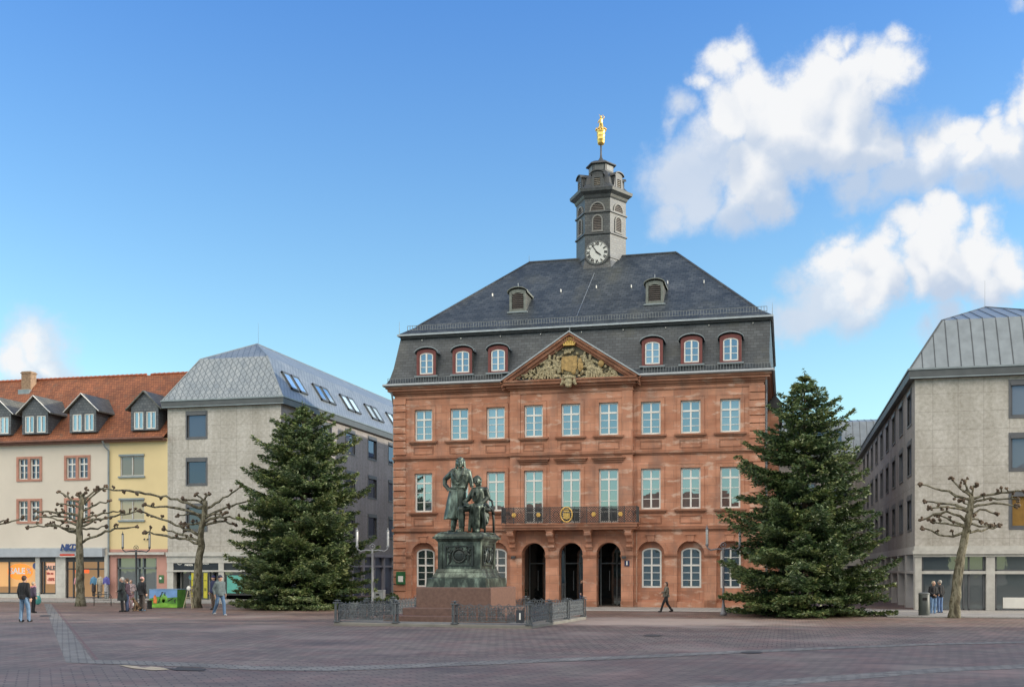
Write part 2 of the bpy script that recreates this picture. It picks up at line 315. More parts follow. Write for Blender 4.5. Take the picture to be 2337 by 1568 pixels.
def m_paving():
    m, t, b = nmat('brick_paving'); p = pos(t); sp_ = nn(t, 'ShaderNodeSeparateXYZ'); t.links.new(p, sp_.inputs[0])
    def lin(a, b_, c):                              # a*X + b*Y + c
        m1 = nn(t, 'ShaderNodeMath', operation='MULTIPLY_ADD'); t.links.new(sp_.outputs[0], m1.inputs[0]); m1.inputs[1].default_value = a; m1.inputs[2].default_value = c
        m2 = nn(t, 'ShaderNodeMath', operation='MULTIPLY_ADD'); t.links.new(sp_.outputs[1], m2.inputs[0]); m2.inputs[1].default_value = b_; t.links.new(m1.outputs[0], m2.inputs[2]); return m2.outputs[0]
    rot = nn(t, 'ShaderNodeVectorRotate', rotation_type='Z_AXIS'); t.links.new(p, rot.inputs['Vector']); rot.inputs['Angle'].default_value = R(-37)
    A = brick(t, rot.outputs[0], .42, .21, .018, (.195, .152, .135), (.15, .12, .107), (.07, .058, .054), smooth=.3)
    B = brick(t, p, .26, .5, .016, (.20, .157, .137), (.14, .113, .099), (.06, .05, .046), smooth=.3)
    # paved fields beyond the light strip are laid square to the houses
    fld = nn(t, 'ShaderNodeMath', operation='GREATER_THAN'); t.links.new(lin(-.56, .83, -26.6), fld.inputs[0]); fld.inputs[1].default_value = 0
    c = mul(t, A.outputs[0], B.outputs[0], fld.outputs[0], 'MIX')
    c = mul(t, c, ramp(t, noise(t, .35, 7, p, .6), [(.3, (.78, .77, .79)), (.7, (1.2, 1.2, 1.18))]))
    c = mul(t, c, ramp(t, noise(t, 2.5, 5, scalev(t, p, (.5, 1, 1)), .6), [(.35, (.88, .87, .87)), (.65, (1.1, 1.1, 1.1))]))
    # browner stones of the far half
    far = nn(t, 'ShaderNodeMapRange'); t.links.new(lin(0, 1, 0), far.inputs[0]); far.inputs[1].default_value = 38; far.inputs[2].default_value = 52
    c = mul(t, c, (1.12, .93, .80), far.outputs[0])
    # dusty pale worn areas
    cl = nn(t, 'ShaderNodeMapRange'); t.links.new(noise(t, .22, 6, p), cl.inputs[0]); cl.inputs[1].default_value = .52; cl.inputs[2].default_value = .7; cl.inputs[4].default_value = .6
    c = mul(t, c, (.30, .24, .21), cl.outputs[0], 'MIX')
    # reddish and greenish lots of bricks, and the dusty ground right of the monument
    c = mul(t, c, ramp(t, noise(t, .8, 4, scalev(t, p, (1, .7, 1))), [(.38, (1.06, .96, .95)), (.5, (1, 1, 1)), (.62, (.97, 1.02, .99))]))
    dv = nn(t, 'ShaderNodeVectorMath', operation='SUBTRACT'); t.links.new(p, dv.inputs[0]); dv.inputs[1].default_value = (-5.2, 46.5, 0)
    ds = scalev(t, dv.outputs[0], (1 / 6.5, 1 / 4.6, 0)); dl_ = nn(t, 'ShaderNodeVectorMath', operation='LENGTH'); t.links.new(ds, dl_.inputs[0])
    da = nn(t, 'ShaderNodeMath', operation='MULTIPLY_ADD'); t.links.new(noise(t, .6, 6, p, .6), da.inputs[0]); da.inputs[1].default_value = 1.6; t.links.new(dl_.outputs['Value'], da.inputs[2])
    dm = nn(t, 'ShaderNodeMapRange'); t.links.new(da.outputs[0], dm.inputs[0]); dm.inputs[1].default_value = 1.85; dm.inputs[2].default_value = 1.35; dm.inputs[4].default_value = .75
    c = mul(t, c, (.33, .275, .24), dm.outputs[0], 'MIX')
    # damp streak and dark stains
    st_ = nn(t, 'ShaderNodeMapRange'); t.links.new(noise(t, .5, 6, scalev(t, p, (.35, 1.6, 1))), st_.inputs[0]); st_.inputs[1].default_value = .58; st_.inputs[2].default_value = .7; st_.inputs[4].default_value = .55
    c = mul(t, c, (.07, .058, .058), st_.outputs[0], 'MIX')
    t.links.new(c, b.inputs['Base Color']); b.inputs['Roughness'].default_value = .7
    hh = mul(t, A.outputs['Fac'], B.outputs['Fac'], fld.outputs[0], 'MIX'); bump(t, b, hh, -.5, .01); return m
SAND = m_sandstone(); SAND_SHADE = m_sandstone('shade_toned_sandstone', .66); SLATE = m_slate(); ZSC = m_zinc_scale(); TILES = m_tiles(); PAVE = m_paving()  # darker sandstone copy paints in the shade lines missing on the mouldings
SLATEL = m_slate('pale_slate', (.11, .115, .105), (.07, .075, .072), .3, .16)  # paler, less blue slate for the dormer cheeks
CLAD = m_panel('pale_stone_panels', (.495, .475, .435), (.465, .445, .405), (.33, .31, .28))
CLADS = m_panel('shaded_stone_panels', (.31, .29, .28), (.27, .255, .245), (.17, .165, .16), 1.25, 3.3)  # side-wall copy of the panels, darkened to put the lane shade in
CREAM = M('cream_render', (.66, .60, .51), .9, .05, .5); YELLOW = M('yellow_render', (.74, .60, .33), .9, .05, .5)
PINKS = M('pink_sandstone', (.46, .23, .17), .85, .15, 2); PINKP = M('pink_painted_stone', (.50, .27, .22), .8, .1, 2)
WHITE = M('white_paint', (.78, .77, .72), .5, .05, 3); LGREY = M('light_grey_stone', (.52, .51, .47), .8, .12, 3)
DGREY = M('dark_grey_metal', (.085, .095, .10), .5, .15, 2); WFRAME = M('anthracite_frame', (.11, .115, .125), .5, .1, 2)
ZINC = M('zinc', (.25, .285, .30), .42, .12, 2, metal=.4); ZINCB = M('bright_zinc', (.36, .39, .41), .4, .1, 3, metal=.4)
REDP = M('oxblood_paint', (.17, .045, .04), .6, .15, 3); DARK = M('dark_interior', (.012, .012, .013), .8, .3, 1)
GOLD = M('gilding', (.62, .40, .12), .42, .3, 12, metal=.7); GOLDM = M('matt_gold', (.38, .25, .09), .6, .35, 6)
RELIEF = M('weathered_relief_stone', (.36, .31, .19), .8, .55, 11, bmp=.6); TYMP = M('mossy_panel', (.13, .12, .085), .9, .5, 4)
IRON = M('grey_iron', (.105, .12, .13), .55, .25, 8, metal=.2); IROND = M('dark_iron', (.05, .052, .055), .6, .25, 8)
GLASS = m_glass('window_glass', (.035, .055, .06), .35, (.8, .88, .96)); GLASSD = m_glass('dark_window_glass', (.03, .035, .04), .09, (.62, .68, .95)); SHOPG = m_glass('shop_glass', (.02, .026, .028), .12, (.9, 1, 1))
SKYG_M = m_glass('roof_glass', (.2, .3, .4), .6)
KERB = M('kerb_stone', (.19, .185, .165), .85, .15, 1.5); SIDEW = m_panel('pavement_slabs', (.27, .255, .235), (.22, .21, .195), (.13, .12, .11), .5, .5)
# ================================================================== generic wall with openings
def arcpts(o, n=14):                                # o: dict(a, w, zb, zt, rise)
    a, hw, sp_ = o['a'], o['w'] / 2, o['zt'] - o.get('rise', 0)
    return [(a - hw * math.cos(math.pi * i / n), sp_ + o.get('rise', 0) * math.sin(math.pi * i / n)) for i in range(n + 1)]
def wall(mb, P, a0, a1, z0, z1, ops, depth=.25, m=0):
    xs = sorted(set([a0, a1] + [o['a'] - o['w'] / 2 for o in ops] + [o['a'] + o['w'] / 2 for o in ops]))
    zs = sorted(set([z0, z1] + [o['zb'] for o in ops] + [o['zt'] for o in ops]))
    xs = [x for x in xs if a0 - 1e-6 <= x <= a1 + 1e-6]; zs = [z for z in zs if z0 - 1e-6 <= z <= z1 + 1e-6]
    for i in range(len(xs) - 1):
        for j in range(len(zs) - 1):
            cx, cz = (xs[i] + xs[i + 1]) / 2, (zs[j] + zs[j + 1]) / 2
            if any(abs(cx - o['a']) < o['w'] / 2 and o['zb'] < cz < o['zt'] for o in ops): continue
            mb.quad(P(xs[i], 0, zs[j]), P(xs[i + 1], 0, zs[j]), P(xs[i + 1], 0, zs[j + 1]), P(xs[i], 0, zs[j + 1]), m)
    for o in ops:
        l, r, zb, zt, ri = o['a'] - o['w'] / 2, o['a'] + o['w'] / 2, o['zb'], o['zt'], o.get('rise', 0); d = o.get('d', depth)
        sp_ = zt - ri
        mb.quad(P(l, 0, zb), P(l, -d, zb), P(l, -d, sp_), P(l, 0, sp_), m); mb.quad(P(r, 0, zb), P(r, 0, sp_), P(r, -d, sp_), P(r, -d, zb), m)
        mb.quad(P(l, 0, zb), P(r, 0, zb), P(r, -d, zb), P(l, -d, zb), m)
        if ri:
            pts = arcpts(o)
            for k in range(len(pts) - 1):
                (xa, za), (xb, zb2) = pts[k], pts[k + 1]
                mb.quad(P(xa, 0, za), P(xb, 0, zb2), P(xb, 0, zt), P(xa, 0, zt), m); mb.quad(P(xa, 0, za), P(xa, -d, za), P(xb, -d, zb2), P(xb, 0, zb2), m)
        else: mb.quad(P(l, 0, zt), P(l, -d, zt), P(r, -d, zt), P(r, 0, zt), m)
def fy(Y): return lambda a, n, z: (a, Y - n, z)     # facade facing -Y
def fxp(X): return lambda a, n, z: (X + n, a, z)    # facade facing +X
def fxm(X): return lambda a, n, z: (X - n, a, z)    # facade facing -X
def arch_band(mb, a, r0, r1, zc, y0, y1, n=14, m=0):
    for k in range(n):
        t0, t1 = math.pi * k / n, math.pi * (k + 1) / n
        q = [(a + r * math.cos(t), zc + r * math.sin(t)) for r, t in ((r0, t0), (r1, t0), (r1, t1), (r0, t1))]
        mb.ext([(x, y1, z) for x, z in q], (0, y0 - y1, 0), m)

# window template: local origin = bottom centre, outside towards -Y
def window_meshes(w, h, zt_bar, hbars, rise=0, fr=.09, frame_mat=None, glass=None, inner=True, bar=.035):
    f = MB(); hw = w / 2; fd = .07
    top = h - rise
    f.box(-hw, -.0, 0, -hw + fr, fd, top); f.box(hw - fr, 0, 0, hw, fd, top); f.box(-hw + fr, 0, 0, hw - fr, fd, fr)
    n = 10
    def arc(r, ins): return [(-(hw - ins) * math.cos(math.pi * i / n), top + (r - ins if r else -ins) * math.sin(math.pi * i / n) if r else top - ins) for i in range(n + 1)]
    if rise:
        A, B = arc(rise, 0), arc(rise, fr)
        for i in range(n): f.ext([(A[i][0], 0, A[i][1]), (A[i + 1][0], 0, A[i + 1][1]), (B[i + 1][0], 0, B[i + 1][1]), (B[i][0], 0, B[i][1])], (0, fd, 0))
    else: f.box(-hw + fr, 0, h - fr, hw - fr, fd, h)
    f.box(-.045, -.012, fr, .045, fd - .01, h - fr)
    if zt_bar: f.box(-hw + fr, -.02, zt_bar - .05, hw - fr, fd - .02, zt_bar + .05)
    for z in hbars:
        f.box(-hw + fr, .008, z - bar / 2, -.045, fd - .02, z + bar / 2); f.box(.045, .008, z - bar / 2, hw - fr, fd - .02, z + bar / 2)
    g = MB(); pts = [(-hw + .03, .045, .03), (hw - .03, .045, .03)]
    if rise: pts += [((hw - .03) * math.cos(math.pi * i / n), .045, top + (rise - .03) * math.sin(math.pi * i / n)) for i in range(n + 1)]
    else: pts += [(hw - .03, .045, h - .03), (-hw + .03, .045, h - .03)]
    g.poly(pts)
    return mesh_from(f, 'window', frame_mat or WHITE), mesh_from(g, 'pane', glass or GLASS)
def put_window(wm, parent, x, y, z, rz=0, name='window'):
    off = root_off(parent); o = link(name, wm[0], parent, (x - off.x, y - off.y, z - off.z), rz); link('pane', wm[1], o); return o

# ================================================================== TOWN HALL
Y0 = 63.1; XL, XR = -22.9, -1.2; XC = -12.05; RL, RR = -15.66, -8.46; YR = Y0 - .28; YB = 79.8
hall = thing('town_hall', 'red sandstone town hall with slate mansard roof, balcony, pediment and clock tower', 'town hall', (XC, Y0, 0))
OX = [-9.02, -6.78, -4.55, -2.2, 0, 2.2, 4.58, 6.82, 9.02]
wb = MB()
def rec(x): return dict(a=x, w=1.54, zb=.32, zt=3.80, rise=.77, d=.38)
SEG = dict(w=1.14, zb=1.12, zt=3.42, rise=.28)
for side in (0, 1):
    xs = [XC + o for o in (OX[:3] if side == 0 else OX[6:])]
    a0, a1 = (XL, RL) if side == 0 else (RR, XR)
    ops = [rec(x) for x in xs] + [dict(a=x, w=1.12, zb=5.6, zt=7.92) for x in xs] + [dict(a=x, w=1.12, zb=9.86, zt=11.72) for x in xs]
    wall(wb, fy(Y0), a0, a1, 0, 12.6, ops, .2)
    for x in xs:                                    # inner panel of the blind arches with the segment-headed window
        wall(wb, fy(Y0 + .38), x - .78, x + .78, .3, 3.82, [dict(a=x, **SEG)], .12)
xs = [XC + o for o in OX[3:6]]
wall(wb, fy(YR), RL, RR, 0, 12.6, [dict(a=x, w=1.42, zb=0, zt=3.72, rise=.71, d=.75) for x in xs] + [dict(a=x, w=1.14, zb=4.86, zt=7.92) for x in xs] + [dict(a=x, w=1.12, zb=9.86, zt=11.72) for x in xs], .2)
wb.quad((RL, YR, 0), (RL, Y0, 0), (RL, Y0, 12.6), (RL, YR, 12.6)); wb.quad((RR, YR, 0), (RR, Y0, 0), (RR, Y0, 12.6), (RR, YR, 12.6))
build(wb, 'front_wall', SAND, hall)
sw = MB()                                           # rendered side and rear walls
wall(sw, fxp(XR), Y0, YB, 0, 12.6, [], .2); sw.quad((XL, Y0, 0), (XL, YB, 0), (XL, YB, 12.6), (XL, Y0, 12.6)); sw.quad((XL, YB, 0), (XR, YB, 0), (XR, YB, 12.6), (XL, YB, 12.6))
build(sw, 'side_wall', M('straw_render', (.62, .53, .38), .9, .08, 1), hall)
# porch behind the three arches
pm = MB(); pm.box(RL + .3, YR + .75, 3.75, RR - .3, YR + 3.4, 3.85); pm.quad((RL + .3, YR + .75, .02), (RR - .3, YR + .75, .02), (RR - .3, YR + 3.4, .02), (RL + .3, YR + 3.4, .02))
pm.box(RL + .2, YR + .75, 0, RL + .35, YR + 3.4, 3.75); pm.box(RR - .35, YR + .75, 0, RR - .2, YR + 3.4, 3.75)
build(pm, 'porch', M('porch_plaster', (.30, .22, .18), .8, .1), hall)
gd = MB()
for x in xs:
    gd.box(x - 1.0, YR + 3.2, 0, x - .94, YR + 3.28, 3.7); gd.box(x + .94, YR + 3.2, 0, x + 1.0, YR + 3.28, 3.7); gd.box(x - .03, YR + 3.2, 0, x + .03, YR + 3.28, 3.7); gd.box(x - .94, YR + 3.2, 2.5, x + .94, YR + 3.28, 2.58)
    gd.box(x - .45, YR + 3.1, .9, x - .42, YR + 3.2, 2.1)
dr = build(gd, 'porch_doors', M('steel_door_frame', (.2, .21, .21), .4), hall); g2 = MB(); g2.quad((RL + .3, YR + 3.24, 0), (RR - .3, YR + 3.24, 0), (RR - .3, YR + 3.24, 3.75), (RL + .3, YR + 3.24, 3.75)); build(g2, 'door_glass', SHOPG, dr)
# plinth, imposts, string courses, cornices
tr = MB()
def band(z0, z1, o, both=True):
    tr.box(XL - o, Y0 - o, z0, RL, Y0 + .02, z1); tr.box(RR, Y0 - o, z0, XR + o, Y0 + .02, z1)
    tr.box(RL - o, YR - o, z0, RR + o, Y0 + .021, z1 + .001)
    tr.box(XR - .02, Y0 + .022, z0, XR + o, YB, z1); tr.box(XL - o, Y0 + .022, z0, XL + .02, YB, z1)
band(4.36, 4.44, .06); band(4.44, 4.58, .14); band(4.58, 4.63, .08)
band(8.70, 8.78, .07); band(8.78, 8.90, .13); band(8.90, 8.96, .05)
band(12.36, 12.42, .05)
for z0, z1, o in ((12.6, 12.7, .08), (12.7, 12.82, .2), (12.82, 12.98, .34), (12.98, 13.1, .44)):
    tr.box(XL - o, Y0 - o, z0, XR + o, YB + o, z1)
    tr.box(RL - .05 - o, YR - o, z0, RR + .05 + o, Y0 - o - .002, z1)
build(tr, 'cornice', SAND_SHADE, hall)
segs = [(XL + .75, XC + OX[0] - .77)] + [(XC + OX[i] + .77, XC + OX[i + 1] - .77) for i in (0, 1)] + [(XC + OX[2] + .77, RL)]
segs += [(RR, XC + OX[6] - .77)] + [(XC + OX[i] + .77, XC + OX[i + 1] - .77) for i in (6, 7)] + [(XC + OX[8] + .77, XR - .75)]
for a, b in segs:
    im = MB(); im.box(a - .03, Y0 - .05, 2.86, b + .03, Y0 + .1, 2.94); im.box(a - .05, Y0 - .08, 2.94, b + .05, Y0 + .1, 3.03); build(im, 'impost', SAND_SHADE, hall)
    im = MB(); im.box(a, Y0 - .05, 0, b, Y0 + .1, .42); build(im, 'pier_base', SAND_SHADE, hall)
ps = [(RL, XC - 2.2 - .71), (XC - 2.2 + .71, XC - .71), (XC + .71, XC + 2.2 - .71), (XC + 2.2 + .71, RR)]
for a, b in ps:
    im = MB(); im.box(a - .02, YR - .05, 2.84, b + .02, YR + .76, 2.92); im.box(a - .04, YR - .08, 2.92, b + .04, YR + .76, 3.01); build(im, 'impost', SAND_SHADE, hall)
    im = MB(); im.box(a - .02, YR - .05, 0, b + .02, YR + .76, .36); build(im, 'pier_base', SAND_SHADE, hall)
for o in OX[:3] + OX[6:]: im = MB(); arch_band(im, XC + o, .77, .99, 3.03, Y0 - .05, Y0 + .02); build(im, 'archivolt', SAND, hall)
for o in OX[3:6]: im = MB(); arch_band(im, XC + o, .71, .93, 3.01, YR - .05, YR + .02); build(im, 'archivolt', SAND, hall)
for o in OX[:3] + OX[6:]:
    im = MB(); x = XC + o; im.ext([(x - .16, Y0 - .12, 3.76), (x + .16, Y0 - .12, 3.76), (x + .22, Y0 - .12, 4.12), (x - .22, Y0 - .12, 4.12)], (0, .13, 0)); im.box(x - .28, Y0 - .16, 4.12, x + .28, Y0, 4.19); build(im, 'keystone', SAND, hall)
# quoins: rusticated corner pilasters
for k, (x0, x1) in enumerate(((XL - .06, XL + .72), (XR - .78, XR + .06))):
    z = .45
    while z < 12.3:
        if not (4.2 < z + .2 < 4.75 or 8.5 < z + .2 < 9.0):
            qb = MB(); qb.box(x0, Y0 - .1, z, x1, Y0 + (.6 if k else .1), z + .37); build(qb, 'quoin', SAND, hall)
        z += .43
    qb = MB(); qb.box(x0, Y0 - .13, 0, x1, Y0 + .1, .45); build(qb, 'quoin', SAND_SHADE, hall)
for x in (RL, RR):                                  # flat pilasters of the projecting centre
    p_ = MB(); s = 1 if x == RL else -1; x0, x1 = sorted((x + s * .02, x + s * .62)); p_.box(x0, YR - .06, 4.64, x1, YR + .02, 8.69); p_.box(x0, YR - .06, 8.97, x1, YR + .02, 12.35)
    build(p_, 'pilaster', SAND, hall)
# windows and their stone surrounds
W_U = window_meshes(1.1, 1.84, 1.26, [.42, .84]); W_M = window_meshes(1.1, 2.3, 1.72, [.58, 1.15]); W_F = window_meshes(1.12, 3.04, 2.46, [.62, 1.23, 1.84])
W_G = window_meshes(1.12, 2.28, 1.28, [.44, .86, 1.72], rise=.27)
def surround(h, apron, ear=True):
    s = MB(); hw = .56
    s.box(-hw - .2, -.06, -.02, -hw, .02, h + .2); s.box(hw, -.06, -.02, hw + .2, .02, h + .2); s.box(-hw, -.06, h, hw, .02, h + .2)
    s.box(-hw - .16, -.075, h + .2, hw + .16, .02, h + .26)
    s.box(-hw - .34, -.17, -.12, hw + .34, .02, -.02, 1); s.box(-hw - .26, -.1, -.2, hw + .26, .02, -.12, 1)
    if apron:
        for x0, x1, z0, z1 in ((-.62, .62, -.42, -.36), (-.62, .62, -.82, -.76), (-.62, -.56, -.76, -.42), (.56, .62, -.76, -.42)): s.box(x0, -.035, z0, x1, .02, z1, 1)
        s.box(-.86, -.02, -.9, -.78, .02, -.2); s.box(.78, -.02, -.9, .86, .02, -.2)
    return mesh_from(s, 'window_surround', [SAND, SAND_SHADE])
SU, SM = surround(1.86, True), surround(2.32, True)
def fsur():
    s = MB(); hw = .57; s.box(-hw - .2, -.06, 0, -hw, .02, 3.26); s.box(hw, -.06, 0, hw + .2, .02, 3.26); s.box(-hw, -.06, 3.06, hw, .02, 3.26); return mesh_from(s, 'window_surround', SAND)
SF = fsur()
for i, o in enumerate(OX):
    x = XC + o; yy = YR if 3 <= i <= 5 else Y0
    put_window(W_U, hall, x, yy + .12, 9.87); link('window_surround', SU, hall, (x - XC, yy - Y0, 9.86))
    if 3 <= i <= 5:
        put_window(W_F, hall, x, yy + .12, 4.87); link('window_surround', SF, hall, (x - XC, yy - Y0, 4.86))
        h_ = MB(); h_.box(x - .98, YR - .28, 8.52, x + .98, YR - .02, 8.6); h_.box(x - .9, YR - .2, 8.42, x + .9, YR - .02, 8.52); h_.box(x - .85, YR - .1, 8.3, x + .85, YR - .02, 8.42); build(h_, 'window_hood', SAND_SHADE, hall)
    else:
        put_window(W_M, hall, x, yy + .12, 5.61); link('window_surround', SM, hall, (x - XC, yy - Y0, 5.6)); put_window(W_G, hall, x, Y0 + .4, 1.13)
# balcony
bal = MB(); bx0, bx1, by = -15.9, -8.1, YR - 1.05
bal.box(bx0, by, 4.56, bx1, YR + .01, 4.72); bal.box(bx0 + .08, by + .08, 4.44, bx1 - .08, YR + .01, 4.56); bal.box(bx0 - .05, by - .05, 4.72, bx1 + .05, YR + .012, 4.78)
B = build(bal, 'balcony', SAND_SHADE, hall)
for x in (XC - 3.42, XC - 1.1, XC + 1.1, XC + 3.42):
    pr = [(0, 4.44), (-.85, 4.44), (-.88, 4.25), (-.75, 4.08), (-.5, 4.0), (-.42, 3.9), (-.36, 3.75), (-.2, 3.68), (-.14, 3.5), (-.1, 3.3), (0, 3.25)]
    c_ = MB(); c_.ext([(x - .17, YR + a, z) for a, z in pr], (.34, 0, 0)); c_.box(x - .22, YR - .9, 4.36, x + .22, YR, 4.445); c_.tube([(x - .19, YR - .72, 4.2), (x + .19, YR - .72, 4.2)], .13, 12); c_.tube([(x - .18, YR - .2, 3.5), (x + .18, YR - .2, 3.5)], .09, 12); build(c_, 'bracket', SAND, B)
rl = MB(); rt = 5.72; rb = 4.84; yb = by + .02
rl.box(bx0, yb - .02, rt - .03, bx1, yb + .02, rt); rl.box(bx0, yb - .015, rb, bx1, yb + .015, rb + .03)
for x in (bx0, bx1): rl.box(x - .02, yb, rt - .03, x + .02, YR, rt); rl.box(x - .02, yb, rb, x + .02, YR, rb + .03)
nP = 11; pw = (bx1 - bx0) / nP
for i in range(nP + 1): rl.box(bx0 + i * pw - .02, yb - .02, 4.78, bx0 + i * pw + .02, yb + .02, rt + .02)
def diag(a, b, c, d, y):                            # thin flat bar in the railing plane
    rl.tube([(a, y, b), (c, y, d)], .016, 4)
for i in range(nP):
    x0 = bx0 + i * pw; st_ = .105 if i % 3 != 1 else .14
    k = -int((rt - rb) / st_) - 1
    while k * st_ < pw:
        for sgn in (0, 1):
            a0_, z0_ = k * st_, rb; a1_, z1_ = k * st_ + (rt - rb), rt
            if a0_ < 0: z0_ -= a0_; a0_ = 0
            if a1_ > pw: z1_ -= (a1_ - pw); a1_ = pw
            if a1_ > a0_: 
                if sgn: diag(x0 + pw - a0_, z0_, x0 + pw - a1_, z1_, yb)
                else: diag(x0 + a0_, z0_, x0 + a1_, z1_, yb)
        k += 1
    rl.tube([(x0 + pw / 2 + .16 * math.cos(t * .628), yb - .012, 5.28 + .2 * math.sin(t * .628)) for t in range(11)], .014, 4)
for x in (bx0, bx1):
    for k in range(9): y_ = yb + .1 * k + .05; rl.tube([(x, y_, rb), (x, y_ + .1, rt)], .011, 4); rl.tube([(x, y_ + .1, rb), (x, y_, rt)], .011, 4)
RA = build(rl, 'railing', IROND, hall)
def px_x(u): return onY(u, 1180, by)[0]
for u in (1173, 1229, 1355, 1416):
    g_ = MB(); x = px_x(u)
    for k in range(6): a = k * math.pi / 3; g_.ell((x + .085 * math.cos(a), yb - .05, 5.28 + .085 * math.sin(a)), (.055, .03, .055), 8, 5)
    g_.ell((x, yb - .06, 5.28), (.05, .04, .05), 8, 5); build(g_, 'gold_rosette', GOLD, RA)
g_ = MB(); x = px_x(1293)
g_.tube([(x + .33 * math.cos(t * math.pi / 12), yb - .05, 5.28 + .42 * math.sin(t * math.pi / 12)) for t in range(25)], .045, 6)
g_.ext([(x - .19, yb - .06, 5.08), (x, yb - .06, 5.0), (x + .19, yb - .06, 5.08), (x + .19, yb - .06, 5.38), (x - .19, yb - .06, 5.38)], (0, .04, 0)); g_.box(x - .16, yb - .07, 5.44, x + .16, yb - .02, 5.52)
for k in range(5): g_.ell((x - .16 + .08 * k, yb - .05, 5.57), (.03, .03, .045), 6, 4)
build(g_, 'gold_crest', GOLD, RA, smooth=False)

# ---------------------------------------------------------------- roof
def ring_loft(mb, rings, m=0):
    for a, b in zip(rings, rings[1:]):
        A = [(a[0], a[2], a[4]), (a[1], a[2], a[4]), (a[1], a[3], a[4]), (a[0], a[3], a[4])]; Bq = [(b[0], b[2], b[4]), (b[1], b[2], b[4]), (b[1], b[3], b[4]), (b[0], b[3], b[4])]
        for i in range(4): mb.quad(A[i], A[(i + 1) % 4], Bq[(i + 1) % 4], Bq[i], m)
rf = MB()
M0 = (XL - .48, XR + .48, Y0 - .46, YB + .46, 13.14); M1 = (XL - .3, XR + .32, Y0 - .05, YB + .1, 13.62); M1b = (XL - .16, XR + .3, Y0 + .25, YB - .1, 14.3); M2 = (XL + .1, XR + .36, Y0 + .85, YB - .6, 16.3)
ring_loft(rf, [M0, M1, M1b, M2])
E0 = (XL + .02, XR + .46, Y0 + .55, YB - .4, 16.42); E1 = (XL + .9, XR - .42, Y0 + 1.5, YB - 1.3, 17.05)
RZ, RY, RXa, RXb = 22.5, 71.6, -16.55, -6.85
ring_loft(rf, [E0, E1])
a, b_, c_, d_ = (E1[0], E1[2], E1[4]), (E1[1], E1[2], E1[4]), (E1[1], E1[3], E1[4]), (E1[0], E1[3], E1[4]); r1, r2 = (RXa, RY, RZ), (RXb, RY, RZ)
rf.quad(a, b_, r2, r1); rf.quad(c_, d_, r1, r2); rf.poly([d_, a, r1]); rf.poly([b_, c_, r2])
ROOF = build(rf, 'roof', SLATE, hall)
def roofY(z):                                       # front slope of the upper roof
    t = (z - E1[4]) / (RZ - E1[4]); return E1[2] + t * (RY - E1[2])
def manY(z):
    for p, q in ((M0, M1), (M1, M1b), (M1b, M2)):
        if p[4] <= z <= q[4]: return p[2] + (z - p[4]) / (q[4] - p[4]) * (q[2] - p[2])
    return M2[2]
rd = MB(); rd.tube([r1, r2], .09, 8)
for p, q in ((a, r1), (b_, r2)): rd.tube([p, q], .07, 6)
build(rd, 'ridge_capping', m_slate('slate_capping', (.05, .06, .075), (.03, .036, .05)), ROOF)
gt_ = MB()
gt_.tube([(M0[0] - .05, M0[2] - .06, 13.17), (RL - .35, M0[2] - .06, 13.17)], .085, 8); gt_.tube([(RR + .35, M0[2] - .06, 13.17), (M0[1] + .05, M0[2] - .06, 13.17)], .085, 8)
gt_.tube([(M0[1] + .05, M0[2] - .06, 13.17), (M0[1] + .05, YB + .4, 13.17)], .085, 8); gt_.tube([(M0[0] - .05, M0[2] - .06, 13.17), (M0[0] - .05, YB + .4, 13.17)], .085, 8)
for z, o in ((16.36, .06),): gt_.box(E0[0] - o, E0[2] - o, z - .05, E0[1] + o, E0[3] + o, z + .05)
build(gt_, 'gutter', ZINCB, hall)
sf = MB(); sf.box(E0[0] + .1, E0[2] + .12, 16.18, E0[1] - .02, E0[3] - .1, 16.312); build(sf, 'soffit', IROND, hall)
for (x0, x1, y_, z_, hh) in ((M0[0] + .15, RL - .5, Y0 - .3, 13.26, .34), (RR + .6, M0[1] - .1, Y0 - .3, 13.26, .34), (E0[0] + .5, E0[1] - .3, Y0 + .85, 16.66, .3)):
    g_ = MB(); g_.box(x0, y_ - .01, z_ + hh, x1, y_ + .01, z_ + hh + .025); g_.box(x0, y_ - .01, z_ + .04, x1, y_ + .01, z_ + .065)
    n_ = int((x1 - x0) / .16)
    for i in range(n_ + 1): x = x0 + i * (x1 - x0) / n_; g_.box(x - .014, y_ - .012, z_, x + .014, y_ + .012, z_ + hh)
    build(g_, 'snow_guard', M('galvanised_bars', (.17, .185, .19), .5, .2), ROOF)
for i in range(9): hk = MB(); x = XL + 1.5 + i * 2.45; hk.box(x - .015, E0[2] + .1, 16.0, x + .015, M2[2], 16.06); build(hk, 'roof_hook', WHITE, ROOF)
for i in range(7): hk = MB(); x = -18 + i * 2.2; z = 19.4 + .15 * (i % 2); hk.box(x - .02, roofY(z) - .1, z, x + .02, roofY(z) + .06, z + .18); build(hk, 'roof_hook', WHITE, ROOF)
